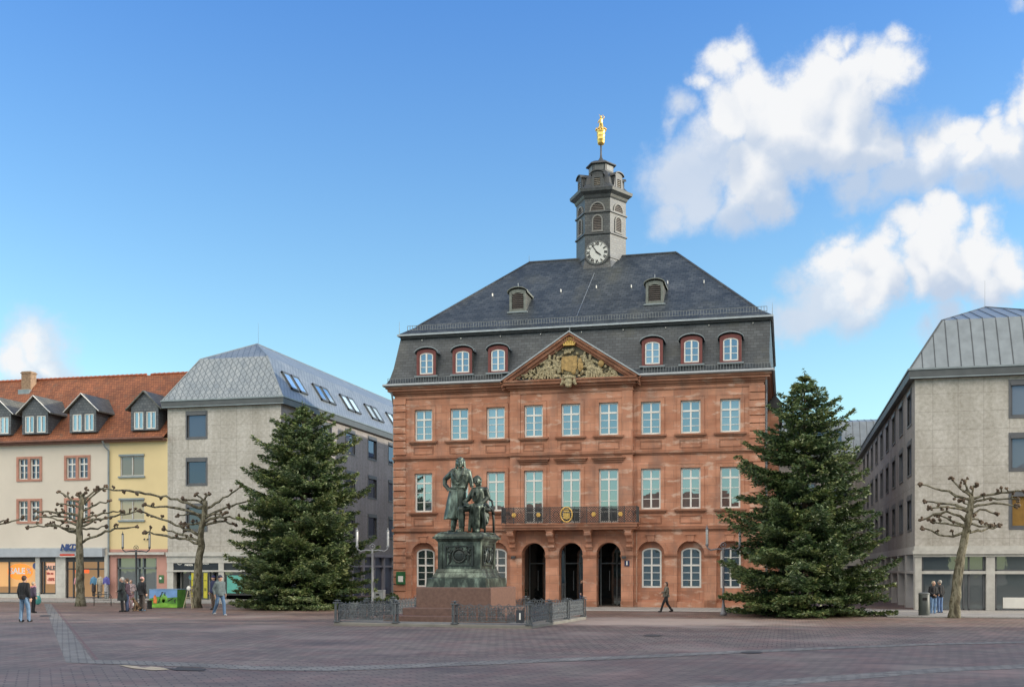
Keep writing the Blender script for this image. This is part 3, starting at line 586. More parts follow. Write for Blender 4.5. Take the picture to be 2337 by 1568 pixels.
# mansard dormers
DW = window_meshes(.84, 1.28, 0, [.42, .8], rise=.18, fr=.07)
def dormer_mesh():
    f = MB(); n = 10; hw, top, ri = .6, 1.36, .2
    P = lambda a, nn_, z: (a, -nn_, z)
    wall(f, P, -hw, hw, -.1, top + ri + .12, [dict(a=0, w=.84, zb=.0, zt=1.28, rise=.18)], .1)
    return f
def dormer(x, z0, wdw, louver=False, sc=1.0):
    y = (manY(z0) if not louver else roofY(z0)) - .12; par = hall; off = Vector((x - XC, y - Y0, z0))
    f = MB(); hw = .6 * sc
    top = 1.30 * sc; ri = .2 * sc
    ops = [dict(a=0, w=.84 * sc, zb=.05, zt=1.33 * sc if not louver else 1.12, rise=.18 if not louver else .3)]
    ar = [(-hw * math.cos(math.pi * i / 12), top + .04 + ri * math.sin(math.pi * i / 12)) for i in range(13)]
    wall(f, lambda a, n_, z: (a, -n_, z), -hw, hw, -.06, top + .04, ops if not louver else [dict(a=0, w=.84 * sc, zb=.12, zt=top, rise=.3 * sc)], .12)
    f.poly([(x_, 0, z_) for x_, z_ in ar])
    for s in (-1, 1): f.ext([(s * hw, .0, -.06), (s * (hw - .14), .0, -.06), (s * (hw - .14), 0, top), (s * hw, 0, top)], (0, -.04, 0))
    d = link('dormer', mesh_from(f, 'dormer', REDP if not louver else LEADC), par, off)
    back = 2.1 if not louver else 1.9
    for s in (-1, 1): ch = MB(); ch.quad((s * hw, 0, -.06), (s * hw, back, -.06), (s * hw, back, top + .04), (s * hw, 0, top + .04)); link('cheek', mesh_from(ch, 'cheek', SLATEL), d)
    cp = MB(); A = [(-(hw + .12) * math.cos(math.pi * i / 12), top - .03 + (ri + .16) * math.sin(math.pi * i / 12)) for i in range(13)]
    for i in range(12): cp.ext([(A[i][0], -.14, A[i][1]), (A[i + 1][0], -.14, A[i + 1][1]), (A[i + 1][0], -.14, A[i + 1][1] + .05), (A[i][0], -.14, A[i][1] + .05)], (0, back + .14, 0))
    link('dormer_roof', mesh_from(cp, 'dormer_roof', ZINC if not louver else LEADC), d)
    sl = MB(); sl.box(-hw - .12, -.12, -.12, hw + .12, .05, -.05); link('sill', mesh_from(sl, 'sill', ZINC), d)
    if not louver: w_ = link('window', wdw[0], d, (0, .03, .05)); link('pane', wdw[1], d, (0, .03, .05))
    else:
        l_ = MB(); 
        for k in range(8): l_.box(-.4 * sc, -.0, .14 + k * .14 * sc, .4 * sc, .1, .2 + k * .14 * sc)
        link('louvre', mesh_from(l_, 'louvre', M('brown_louvre', (.10, .085, .078), .7)), d); b2 = MB(); b2.quad((-.45, .11, .1), (.45, .11, .1), (.45, .11, top), (-.45, .11, top)); link('louvre_backing', mesh_from(b2, 'louvre_backing', DARK), d)
        fn = MB(); fn.tube([(0, .1, top + .2), (0, .1, top + .6)], .02, 5); link('dormer_rod', mesh_from(fn, 'dormer_rod', ZINCB), d)
LEADC = M('green_grey_lead', (.17, .185, .165), .6, .2, 5)
for u, v in ((976, 846), (1058, 843), (1139, 842), (1490, 832), (1579, 829), (1668, 826)):
    x, z = onY(u, v, Y0 + .15); dormer(x, 13.78, DW)
for u in (1180, 1493):
    x, z = onY(u, 700, 65.4); dormer(x, 17.9, None, True, .86)
for u in (914, 1160, 1345, 1762):
    pass
# pediment
pd = MB(); pX0, pX1, pzb, pza = -16.1, -8.02, 13.1, 15.75; pyf = YR - .5; pm_ = (pX0 + pX1) / 2
T1 = [(pX0 + .6, YR - .04, pzb), (pX1 - .6, YR - .04, pzb), (pm_, YR - .04, pza - .4)]
tm = MB(); tm.poly(T1); TY = build(tm, 'tympanum', TYMP, hall)
def rake(mb, w0, w1, y0, y1):                       # sloping bars between offsets w0..w1 below the top edge
    for s in (0, 1):
        e = pX0 if s == 0 else pX1
        dx, dz = pm_ - e, pza - pzb; l = math.hypot(dx, dz); nx, nz = (-dz / l, dx / l) if s == 0 else (dz / l, -dx / l)
        q = [(e - nx * w0 * 0, pzb), (pm_, pza)]
        def dn(w): k = w / abs(nz); return k
        a_, b2_ = dn(w0), dn(w1)
        mb.ext([(e, y0, pzb - a_ + .0), (pm_, y0, pza - a_), (pm_, y0, pza - b2_), (e, y0, pzb - b2_)], (0, y1 - y0, 0))
rake(pd, .0, .12, pyf, YR); rake(pd, .12, .3, pyf + .14, YR); rake(pd, .3, .42, pyf + .3, YR)
for z0, z1, o in ((12.6, 12.7, .1), (12.7, 12.84, .25), (12.84, 13.02, .42), (13.02, 13.1, .5)): pd.box(pX0 + .5 - o, YR - o, z0 + .003, pX1 - .5 + o, YR - .003, z1 + .003)
build(pd, 'pediment_cornice', SAND_SHADE, hall)
pf = MB(); rake(pf, -.07, -.001, pyf - .06, YR + .8); build(pf, 'pediment_flashing', ZINCB, hall)
pr_ = MB(); pr_.poly([(pX0, YR, pzb - .02), (pm_, YR, pza - .02), (pm_, 66, pza - .02), (pX0, 66, pzb - .02)]); pr_.poly([(pX1, YR, pzb - .02), (pm_, YR, pza - .02), (pm_, 66, pza - .02), (pX1, 66, pzb - .02)]); build(pr_, 'pediment_roof', SLATE, ROOF)
def pp(u, v): return onY(u, v, YR - .1)             # place relief pieces from the photo on the tympanum
def zp(x, y): return pp((1240 + x * .14976) * .92445, (800 + y * .14976) * .92445)   # from the enlarged detail
rel = MB(); yr = YR - .1
def E_(x, y, rx, rz_, ry=.1, ang=0, mb=rel, dy=0):
    X_, Z_ = zp(x, y); k = .0036; mb.ell((X_, yr - dy, Z_), (rx * k, ry, rz_ * k), 10, 6, 0, Matrix.Rotation(R(ang), 3, 'Y'))
for x, y, rx, rz_, an in ((785,545,38,42,0),(760,640,65,90,20),(700,690,45,25,-30),(640,660,35,30,0),(800,780,120,60,15),(620,800,35,110,30),(560,880,60,40,0),(860,560,20,60,20),(920,560,40,50,0),(900,650,60,80,0),(885,740,60,60,0),
    (880,450,45,50,0),(1000,430,25,20,0),(450,770,50,35,-35),(380,850,60,40,0),(300,800,35,30,-30),(260,880,50,35,0),(480,850,35,50,0),(180,910,45,20,0),(530,780,25,60,10),(1360,480,30,35,0),(1350,560,45,90,0),(1310,620,30,90,10),(1455,525,42,50,0),(1450,640,75,70,0),(1500,720,60,90,-25),(1440,800,120,60,0),(1620,760,40,110,-25),
    (1690,850,60,40,0),(1550,800,70,70,0),(1790,740,45,50,0),(1850,800,50,80,-35),(1800,860,50,40,0),(1880,870,50,40,0),(1700,700,40,40,0),(960,700,40,140,8),(1300,760,30,110,-10),(1100,880,160,50,0),(850,860,160,45,0),(1400,880,170,35,0),(1090,450,50,50,0),(1150,430,60,40,-20),(1040,460,30,60,20)):
    E_(x, y, rx * .78, rz_ * .8, .11, an)
def C_(x1, y1, x2, y2, r1, r2, dy=.04): a, b = zp(x1, y1), zp(x2, y2); rel.cap((a[0], yr - dy, a[1]), (b[0], yr - dy, b[1]), r1 * .0036, r2 * .0036, 7)
for s_, cx_ in ((1, 0), (-1, 2236)):                 # the two seated supporters: limbs, drapery, heads
    X_ = lambda q: cx_ + s_ * q
    C_(X_(740), 600, X_(640), 660, 22, 18); C_(X_(640), 660, X_(560), 640, 18, 13); C_(X_(800), 600, X_(890), 640, 22, 16); C_(X_(770), 720, X_(640), 760, 40, 30); C_(X_(640), 760, X_(560), 880, 28, 18); C_(X_(790), 740, X_(700), 830, 38, 28); C_(X_(700), 830, X_(610), 910, 26, 16); C_(X_(785), 600, X_(785), 540, 18, 24, .12)
    for q in range(6): C_(X_(660 + q * 34), 770 + 6 * q, X_(620 + q * 46), 900, 11, 16, .1)
    C_(X_(860), 520, X_(850), 700, 14, 22); C_(X_(900), 560, X_(930), 800, 16, 24); C_(X_(330), 850, X_(420), 780, 14, 10); C_(X_(420), 780, X_(500), 850, 12, 16)
for k in range(14): a_ = math.pi * (k / 13 * 1.7 - .35); E_(1140 + 215 * math.cos(a_), 680 + 215 * math.sin(a_), 26, 26, .17)
for i in range(190):
    x = random.uniform(230, 1930); hgt = (1 - abs(x - 1100) / 930) * 480; E_(x, 915 - random.uniform(0, 1) * hgt, random.uniform(7, 18), random.uniform(7, 20), .15, random.uniform(-70, 70))
for i in range(60):
    x = random.uniform(200, 1950); y = 905 - random.uniform(0, 1) * max(20, min(260, (1 - abs(x - 1090) / 950) * 420)); E_(x, y, random.uniform(14, 30), random.uniform(14, 34), .11, random.uniform(-60, 60))
remesh(rel, 'heraldic_relief', RELIEF, .016, 0, TY, -root_off(TY))
sh = MB(); E_(1140, 690, 190, 170, .12, 0, sh); X_, Z_ = zp(1140, 680)
remesh(sh, 'shield_cartouche', RELIEF, .03, 1, TY, -root_off(TY))
sg_ = MB(); a_, b2_ = zp(1010, 545), zp(1240, 790); sg_.ext([(a_[0], yr - .2, a_[1]), (b2_[0], yr - .2, a_[1]), (b2_[0], yr - .2, b2_[1] + .15), ((a_[0] + b2_[0]) / 2, yr - .2, b2_[1]), (a_[0], yr - .2, b2_[1] + .15)], (0, .15, 0))
for x, y, rx, rz_ in ((1080,640,50,60),(1160,600,30,45),(1190,700,25,60),(1290,680,40,110),(1180,780,40,60),(1320,700,25,60),(1000,680,18,130)): E_(x, y, rx, rz_, .06, 0, sg_, .16)
build(sg_, 'gold_shield', GOLDM, TY)
cr = MB(); q0, q1 = zp(1020, 370), zp(1205, 300)
cr.box(q0[0], yr - .28, q0[1], q1[0], yr + .05, q0[1] + .09)
for k in range(7): x = q0[0] - .08 + k * (q1[0] - q0[0] + .16) / 6; cr.tube([(q0[0] + k * (q1[0] - q0[0]) / 6, yr - .2, q0[1] + .08), (x, yr - .24, q0[1] + .38)], [.05, .03], 6); cr.ell((x, yr - .24, q0[1] + .42), .055, 8, 5)
cr.box(q0[0] + .05, yr - .2, q0[1] + .08, q1[0] - .05, yr - .1, q0[1] + .28); build(cr, 'gold_crown', GOLD, TY)
s_ = MB(); X_, Z_ = zp(1635, 655); s_.ell((X_, yr - .1, Z_), (.18, .08, .2), 12, 8); build(s_, 'gold_disc', GOLDM, TY, True)
ky = MB(); X_, Z_ = zp(1115, 980)
for x, z, rx, rz_ in ((0, 0, .26, .25), (-.33, .02, .09, .2), (.36, .02, .09, .2), (0, .28, .3, .14), (0, -.2, .2, .12), (-.42, -.12, .07, .08), (.42, -.12, .07, .08)): ky.ell((X_ + x, YR - .55, Z_ + z), (rx, .2, rz_), 10, 6)
remesh(ky, 'keystone_cartouche', RELIEF, .02, 1, TY, -root_off(TY))

# ---------------------------------------------------------------- clock tower (hexagonal)
TX, TYc, TR = -11.78, 71.9, 1.64
def hexr(r, z): return [(TX + r * math.cos(R(60 * k)), TYc + r * math.sin(R(60 * k)), z) for k in range(6)]
def hexloft(mb, prof, m=0):
    rs = [hexr(r, z) for r, z in prof]
    for a, b in zip(rs, rs[1:]):
        for i in range(6): mb.quad(a[i], a[(i + 1) % 6], b[(i + 1) % 6], b[i], m)
    mb.poly(rs[-1], m)
tw = MB(); hexloft(tw, [(2.1, 20.6), (1.9, 21.3), (TR + .04, 22.0), (TR, 22.4), (TR, 26.2)])
TSL = m_slate('tower_slate', (.095, .105, .11), (.06, .066, .073), .26, .15)
TOW = build(tw, 'clock_tower', TSL, hall)
LEAD = M('dark_lead', (.06, .066, .07), .5, .25, 4)
tc_ = MB()
for z, h, o in ((23.72, .09, .1), (25.1, .09, .1), (22.15, .07, .09)): hexloft(tc_, [(TR, z - .03), (TR + o, z), (TR + o, z + h), (TR, z + h + .02)])
hexloft(tc_, [(TR, 26.0), (TR + .08, 26.1), (TR + .14, 26.25), (TR + .42, 26.42), (TR + .46, 26.6), (TR + .1, 26.78), (TR - .1, 27.0), (TR - .22, 27.4), (TR - .45, 27.75), (TR - .72, 27.98), (TR - .82, 28.05), (TR - .82, 28.5), (TR - .62, 28.52), (TR - .64, 28.6), (TR - 1.0, 28.78), (TR - 1.3, 28.86), (.14, 28.98)])
build(tc_, 'tower_cap', LEAD, TOW)
wf = M('pale_timber_trim', (.22, .22, .21), .7, .1, 4)
for k in range(6):
    an = R(60 * k + 30); nx, ny = math.cos(an), math.sin(an)
    if ny > .6: continue
    ap = TR * math.cos(R(30)); rz = math.atan2(nx, -ny)
    cx_, cy_ = TX + nx * (ap + .01), TYc + ny * (ap + .01)
    for (zb, h_, ri, ww) in ((23.95, .95, .28, .54), (25.22, .5, .46, .84)):
        l_ = MB(); n = 12; o = dict(a=0, w=ww, zb=0, zt=h_, rise=ri)
        A = [(-ww / 2, 0)] + [(x, z) for x, z in arcpts(o, n)] + [(ww / 2, 0)]
        o2 = dict(a=0, w=ww + .16, zb=0, zt=h_ + .08, rise=ri + .08); B2 = [(-ww / 2 - .08, -.04)] + [(x, z) for x, z in arcpts(o2, n)] + [(ww / 2 + .08, -.04)]
        for i in range(len(A) - 1): l_.ext([(A[i][0], -.05, A[i][1]), (A[i + 1][0], -.05, A[i + 1][1]), (B2[i + 1][0], -.05, B2[i + 1][1]), (B2[i][0], -.05, B2[i][1])], (0, .05, 0), 0)
        l_.box(-ww / 2 - .1, -.07, -.09, ww / 2 + .1, 0, -.0, 0)
        l_.poly([(x, -.005, z) for x, z in A], 1)
        z = .04
        while z < h_ - .06:
            hw_ = ww / 2 if z < h_ - ri else ww / 2 * math.sqrt(max(0, 1 - ((z - h_ + ri) / ri) ** 2)); l_.ext([(-hw_, -.035, z), (-hw_, -.005, z + .05), (-hw_, -.005, z + .03), (-hw_, -.035, z - .02)], (2 * hw_, 0, 0), 2); z += .105
        build(l_, 'belfry_louvre', [wf, DARK, M('brown_slats', (.12, .105, .095), .7)], TOW, False, False, (cx_ - XC, cy_ - Y0, zb), rz)
    # roof dormers of the cap
    rr = TR * math.cos(R(30)) + .08; d_ = MB(); 
    d_.box(-.34, 0, 0, -.2, .9, .85); d_.box(.2, 0, 0, .34, .9, .85); d_.box(-.2, 0, .62, .2, .9, .85); d_.box(-.2, 0, 0, .2, .9, .1)
    for z in (.16, .28, .4, .52): d_.box(-.2, .03, z, .2, .08, z + .06, 1)
    d_.quad((-.2, .1, .1), (.2, .1, .1), (.2, .1, .62), (-.2, .1, .62), 2)
    A = [(-.44 * math.cos(math.pi * i / 8), .84 + .22 * math.sin(math.pi * i / 8)) for i in range(9)]
    for i in range(8): d_.ext([(A[i][0], -.1, A[i][1]), (A[i + 1][0], -.1, A[i + 1][1]), (A[i + 1][0], -.1, A[i + 1][1] + .06), (A[i][0], -.1, A[i][1] + .06)], (0, 1.0, 0))
    d_.ext([(x, 0, z) for x, z in A], (0, .9, 0))
    for s in (-1, 1): d_.ext([(s * .34, .03, 0), (s * .62, .03, .0), (s * .46, .03, .2), (s * .38, .03, .6), (s * .34, .03, .8)], (0, .06, 0))
    build(d_, 'cap_dormer', [LEAD, M('grey_slats', (.2, .18, .15), .7), DARK], TOW, False, False, (TX + nx * rr - XC, TYc + ny * rr - Y0, 26.72), rz)
    # panels on the little drum
    rr2 = (TR - .82) * math.cos(R(30)) + .005; e_ = MB(); e_.box(-.3, -.02, .05, .3, 0, .4); build(e_, 'drum_panel', M('lead_panel', (.14, .15, .15), .5), TOW, False, False, (TX + nx * rr2 - XC, TYc + ny * rr2 - Y0, 28.05), rz)
# the clock on the front face
yc = TYc - TR * math.cos(R(30)); cz, crd = 22.5, .76
ck = MB(); n = 32
ck.tube([(TX, yc + .05, cz), (TX, yc - .16, cz)], crd + .06, n); 
CK = build(ck, 'clock_case', LEAD, TOW)
c2 = MB(); c2.tube([(TX, yc - .155, cz), (TX, yc - .175, cz)], crd - .03, n); build(c2, 'clock_face', M('clock_white', (.62, .63, .60), .5, .06, 4), TOW)
c3 = MB(); yk = yc - .19
ring = [(TX + (crd - .06) * math.cos(2 * math.pi * i / 32), yk, cz + (crd - .06) * math.sin(2 * math.pi * i / 32)) for i in range(33)]; c3.tube(ring, .013, 4)
for i, s in enumerate(['XII', 'I', 'II', 'III', 'IV', 'V', 'VI', 'VII', 'VIII', 'IX', 'X', 'XI']):
    t_ = text_mb(s, .26, 0, .012); an = R(30 * i); t_.xf(Matrix.Translation((TX + .55 * math.sin(an), yk, cz + .55 * math.cos(an))) @ Matrix.Rotation(an, 4, 'Y') @ Matrix.Diagonal((.8, .3, 1, 1))); c3.add(t_.v, t_.f)
for an, l, w_ in ((R(-34), .58, .03), (R(127), .36, .045)):
    dx, dz = math.sin(an), math.cos(an); px_, pz_ = dz, -dx
    c3.ext([(TX - dx * .1 + px_ * w_, yk - .02, cz - dz * .1 + pz_ * w_), (TX - dx * .1 - px_ * w_, yk - .02, cz - dz * .1 - pz_ * w_), (TX + dx * l * .7 - px_ * w_, yk - .02, cz + dz * l * .7 - pz_ * w_), (TX + dx * l, yk - .02, cz + dz * l), (TX + dx * l * .7 + px_ * w_, yk - .02, cz + dz * l * .7 + pz_ * w_)], (0, .015, 0))
build(c3, 'clock_hands_and_numerals', M('clock_black', (.02, .02, .022), .5), TOW)
# finial: rod, gilded basket, gilded figure
fi = MB(); fi.lathe([(.3, 0), (.16, .15), (.08, .3), (.06, .5), (.05, 1.25)], (TX, TYc, 28.85), 10); FI = build(fi, 'finial', LEAD, hall, True)
gb = MB(); gb.lathe([(.04, 0), (.22, .03), (.28, .12), (.27, .2), (.31, .24), (.31, .3), (.28, .34), (.33, .42), (.33, .48), (.29, .52), (.35, .6), (.37, .68), (.3, .72)], (TX, TYc, 0), 16)
gb.v = [(TX + (x - TX) * .86, TYc + (y - TYc) * .86, 29.95 + z * 1.45) for x, y, z in gb.v]
for k in range(10): a = 2 * math.pi * k / 10; gb.ell((TX + .33 * math.cos(a), TYc + .33 * math.sin(a), 30.98), (.06, .06, .09), 6, 4)
GG = M('polished_gilding', (.7, .46, .13), .3, .2, 10, metal=.85); build(gb, 'gold_basket', GG, FI, True)
gf = MB(); z = 31.0
gf.cap((TX - .1, TYc, z), (TX - .06, TYc, z + .42), .06, .08); gf.cap((TX + .14, TYc, z + .05), (TX + .06, TYc, z + .42), .06, .08); gf.cap((TX, TYc, z + .42), (TX, TYc, z + .74), .11, .13); gf.ell((TX, TYc, z + .95), (.09, .09, .11)); gf.cap((TX, TYc, z + .8), (TX, TYc, z + .9), .05)
gf.cap((TX - .12, TYc, z + .72), (TX - .22, TYc, z + .5), .045, .035); gf.cap((TX + .12, TYc, z + .74), (TX + .24, TYc, z + .9), .045, .035); gf.cap((TX + .24, TYc, z + .9), (TX + .1, TYc, z + 1.12), .035, .02); gf.cap((TX - .06, TYc, z + 1.02), (TX - .18, TYc, z + 1.2), .03, .01)
gf.v = [(TX + (x - TX) * .9, y, 31.0 + (z_ - 31.0) * .86) for x, y, z_ in gf.v]
remesh(gf, 'gold_figure', GG, .02, 1, FI, -root_off(FI))
# rear wing seen past the right corner, downpipes, rods, wall fittings
rw = MB(); rw.box(XR, 71.5, 0, XR + .75, YB - .2, 12.2); build(rw, 'rear_wing_wall', SAND, hall)
rw = MB(); rw.box(XR - .0, 71.3, 12.2, XR + .95, YB, 12.6); rw.ext([(XR, 71.3, 12.6), (XR + .95, 71.3, 12.6), (XR + .3, 71.3, 13.4)], (0, 8, 0)); build(rw, 'rear_wing_roof', IROND, hall)
for x, y in ((XL - .12, Y0 + .15), (XR + .14, Y0 + .2), (RR + .18, Y0 - .06)):
    if x > RR + 1 or x < RL: dp = MB(); dp.tube([(x + (.3 if x > 0 else 0), y - .45, 13.0), (x, y - .2, 12.4), (x, y, 12.0), (x, y, .2)], .055, 8); build(dp, 'downpipe', ZINC, hall)
    else: dp = MB(); dp.tube([(x, y, 4.3), (x, y, .3)], .025, 6); build(dp, 'lightning_cable', M('copper_cable', (.5, .33, .24), .5), hall)
for (x, y, z, h_) in ((M2[0], E0[2], 16.4, .8), (E0[1], E0[2], 16.4, .7), (pm_, YR - .3, pza, .4), (r1[0], RY, RZ, .5)):
    dp = MB(); dp.tube([(x, y, z), (x, y, z + h_)], [.02, .008], 5); build(dp, 'lightning_rod', ZINC, hall)
cb_ = MB(); q1_ = onY(1362, 625, roofY(21.3) - .1); z0_ = 21.0
pts_ = [(-11.84 - (21.0 - z) * .058, roofY(z) - .04, z) for z in (21.0, 20, 19, 18, 17.2)]; cb_.tube(pts_, .012, 4); build(cb_, 'roof_cable', ZINCB, ROOF)
hs = MB(); x, z = onY(1431, 1285, YR); hs.box(x - .14, YR - .04, z - .16, x + .14, YR, z + .16); HS = build(hs, 'house_number_plate', M('navy_enamel', (.03, .035, .09), .4), hall)
t_ = text_mb('1', .26, 0, .02); shift(t_, x, YR - .05, z); build(t_, 'house_number', WHITE, HS)
for u, v in ((1172, 1271), (1424, 1271)):
    x, z = onY(u, v, YR - .1); lb = MB(); lb.box(x - .12, YR - .24, z - .08, x + .12, YR - .08, z + .06); build(lb, 'wall_spotlight', IROND, hall)
nb = MB(); x0, z0 = onY(909, 1333, Y0 - .15); x1, z1 = onY(921, 1304, Y0 - .15); nb.box(x0 - .1, Y0 - .24, z0, x1 + .12, Y0 - .12, z1)
NB = build(nb, 'notice_box', M('green_enamel', (.03, .13, .05), .4), hall); n2_ = MB(); n2_.box(x0 + .02, Y0 - .25, z0 + .15, x1, Y0 - .242, z0 + .5); build(n2_, 'notice_sheet', WHITE, NB)
# ================================================================== grey office buildings left and right
YF = 70.9                                           # facade plane of the left row
OW = window_meshes(1.5, 1.78, 0, [], fr=.1, frame_mat=WFRAME, glass=GLASSD)
def grey_frame_mesh(w, h):                          # plain metal reveal with a blind box on top
    f = MB(); hw = w / 2
    for a in ((-hw - .1, -.06, -.1, -hw, .12, h + .1), (hw, -.06, -.1, hw + .1, .12, h + .1), (-hw, -.06, -.1, hw, .12, 0), (-hw, -.06, h, hw, .12, h + .1), (-hw, -.1, h - .2, hw, .02, h - .001)): f.box(*a)
    f.box(-hw, .05, 0, -hw + .09, .1, h - .2); f.box(hw - .09, .05, 0, hw, .1, h - .2); f.box(-hw + .09, .05, 0, hw - .09, .1, .09)
    g = MB(); g.quad((-hw + .05, .09, .05), (hw - .05, .09, .05), (hw - .05, .09, h - .15), (-hw + .05, .09, h - .15))
    return mesh_from(f, 'window', WFRAME), mesh_from(g, 'pane', GLASSD)
OWF = grey_frame_mesh(1.5, 1.8); OWS = grey_frame_mesh(1.9, 1.8)
def side_pt(X, Yc, out): return X + out, Yc
def office(name, label, x0, x1, yf, yb, ze, zb_, zr, i_, hipd, front_ws, side_ws, side, rows, mat, seam, mast):
    cx_ = (x0 + x1) / 2
    b = thing(name, label, 'office building', (cx_, yf, 0))
    w_ = MB(); ops = [dict(a=x, w=1.5, zb=z, zt=z + 1.8) for x in front_ws for z in rows]
    wall(w_, fy(yf), x0, x1, 3.4, ze - .5, ops, .14); build(w_, 'front_wall', CLAD, b)
    s_ = MB(); ops = [dict(a=y, w=1.9, zb=z, zt=z + 1.8) for y in side_ws for z in rows]
    X = x1 if side > 0 else x0; P = fxp(X) if side > 0 else fxm(X)
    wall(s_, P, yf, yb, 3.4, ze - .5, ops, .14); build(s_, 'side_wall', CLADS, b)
    o_ = MB(); Xo = x0 if side > 0 else x1; o_.quad((Xo, yf, 0), (Xo, yb, 0), (Xo, yb, ze - .5), (Xo, yf, ze - .5)); build(o_, 'party_wall', CLAD, b)
    for x in front_ws:
        for z in rows: put_window(OWF, b, x, yf + .02, z)
    for y in side_ws:
        for z in rows: put_window(OWS, b, X - .02 * side, y, z, R(90) * side)
    fs = MB(); o = .32
    fs.box(x0 - o, yf - o, ze - .5, x1 + o, yb, ze - .02); build(fs, 'fascia', DGREY, b)
    gt = MB(); gt.box(x0 - o - .06, yf - o - .06, ze - .06, x1 + o + .06, yb, ze + .03); gt.box(x0 - o + .05, yf - o - .02, ze - .5, x1 + o + .02, yf - o + .1, ze - .44); build(gt, 'gutter', ZINC, b)
    r_ = MB(); e = (x0 - o + .05, x1 + o - .05, yf - o + .05, yb, ze + .03); k = (x0 + i_, x1 - i_, yf + i_ - .3, yb, zb_); ra, rb_ = (cx_, yf + hipd, zr), (cx_, yb, zr)
    for A, B2 in ((e, k),):
        r_.quad((A[0], A[2], A[4]), (A[1], A[2], A[4]), (B2[1], B2[2], B2[4]), (B2[0], B2[2], B2[4])); r_.quad((A[1], A[2], A[4]), (A[1], A[3], A[4]), (B2[1], B2[3], B2[4]), (B2[1], B2[2], B2[4])); r_.quad((A[0], A[3], A[4]), (A[0], A[2], A[4]), (B2[0], B2[2], B2[4]), (B2[0], B2[3], B2[4]))
    r_.poly([(k[0], k[2], k[4]), (k[1], k[2], k[4]), ra]); r_.quad((k[1], k[2], k[4]), (k[1], yb, k[4]), rb_, ra); r_.quad((k[0], yb, k[4]), (k[0], k[2], k[4]), ra, rb_)
    rf_ = build(r_, 'roof', ZSC if not seam else ZINC, b)
    cp = MB(); cp.tube([(e[1], e[2], e[4]), (k[1], k[2], k[4]), ra], .05, 6); cp.tube([(e[0], e[2], e[4]), (k[0], k[2], k[4]), ra], .05, 6); cp.tube([ra, rb_], .06, 6); build(cp, 'ridge_capping', ZINC if not seam else DGREY, rf_)
    sm = MB()                                        # standing seams
    def seams(p0, p1, q0, q1, n_, rad=.03):
        for i in range(n_ + 1):
            t = i / n_; a_ = Vector(p0).lerp(Vector(p1), t); c_ = Vector(q0).lerp(Vector(q1), t); sm.tube([a_, c_], rad, 4)
    if seam:
        st_ = .62; n_ = int((e[1] - e[0]) / st_)
        for i in range(1, n_):
            x = e[0] + i * (e[1] - e[0]) / n_
            ins = (k[0] - e[0]); dl = min(x - e[0], e[1] - x); 
            if dl < ins: t = dl / ins; sm.tube([(x, e[2], e[4]), (x, e[2] + t * (k[2] - e[2]), e[4] + t * (k[4] - e[4]))], .03, 4)
            else:
                sm.tube([(x, e[2] - .01, e[4]), (x, k[2] - .01, k[4])], .03, 4); t = min(x - k[0], k[1] - x) / ((k[1] - k[0]) / 2)
                sm.tube([(x, k[2], k[4] + .01), (x, k[2] + t * (ra[1] - k[2]), k[4] + t * (zr - k[4]) + .01)], .03, 4)
        for i in range(70):
            y = yf + 1.5 + i * .62
            if y > yb: break
            if side < 0: sm.tube([(e[0], y, e[4]), (k[0], y, k[4])], .03, 4)
        build(sm, 'standing_seam', DGREY, rf_)
    else:
        for i in range(1, 20):                        # seams running up the front
            x = e[0] + i * (e[1] - e[0]) / 20; ins = (k[0] - e[0]); dl = min(x - e[0], e[1] - x); t = min(1, dl / ins); sm.tube([(x, e[2], e[4]), (x, e[2] + t * (k[2] - e[2]), e[4] + t * (k[4] - e[4]))], .024, 4)
        build(sm, 'standing_seam', M('dull_zinc_seam', (.16, .19, .21), .5), rf_)
    if mast: ms = MB(); ms.tube([(ra[0], ra[1] + .2, zr), (ra[0], ra[1] + .2, zr + 1.6)], [.012, .006], 4); build(ms, 'antenna', IRON, rf_)
    return b, rf_, e, k
LX0, LX1 = -42.9, -34.1
gl, glr, e, k = office('office_building', 'grey stone-panelled office building with zinc-scaled roof and skylights, left of the red town hall', LX0, LX1, YF, 128, 14.15, 17.35, 19.05, 1.75, 5.1,
    [-40.6], [73.9, 78.7, 83.5, 88.4, 93.3, 98, 102.8, 107.6, 112.4, 117], 1, [4.95, 8.2, 11.5], CLAD, False, True)
for yy in (73.1, 78.4, 83.7, 89.1, 94.4, 99.8):              # pairs of roof lights in the steep side slope
    sk = MB(); g_ = MB()
    for q in (0, 1):
        y0, y1 = yy + q * 1.5, yy + q * 1.5 + 1.25
        def S_(y, t, up=.06): x = e[1] + (k[1] - e[1]) * t; z = e[4] + (k[4] - e[4]) * t; return (x + up * .85, y, z + up * .5)
        for (a0, a1, t0, t1) in ((y0, y0 + .12, .26, .68), (y1 - .12, y1, .26, .68), (y0, y1, .26, .3), (y0, y1, .64, .68)):
            sk.add([S_(a0, t0, 0), S_(a1, t0, 0), S_(a1, t1, 0), S_(a0, t1, 0), S_(a0, t0, .14), S_(a1, t0, .14), S_(a1, t1, .14), S_(a0, t1, .14)], [(0, 3, 2, 1), (4, 5, 6, 7), (0, 1, 5, 4), (1, 2, 6, 5), (2, 3, 7, 6), (3, 0, 4, 7)])
        g_.quad(S_(y0, .26, .1), S_(y1, .26, .1), S_(y1, .68, .1), S_(y0, .68, .1))
    s_ = build(sk, 'skylight', DGREY, glr); build(g_, 'pane', SKYG_M, s_)
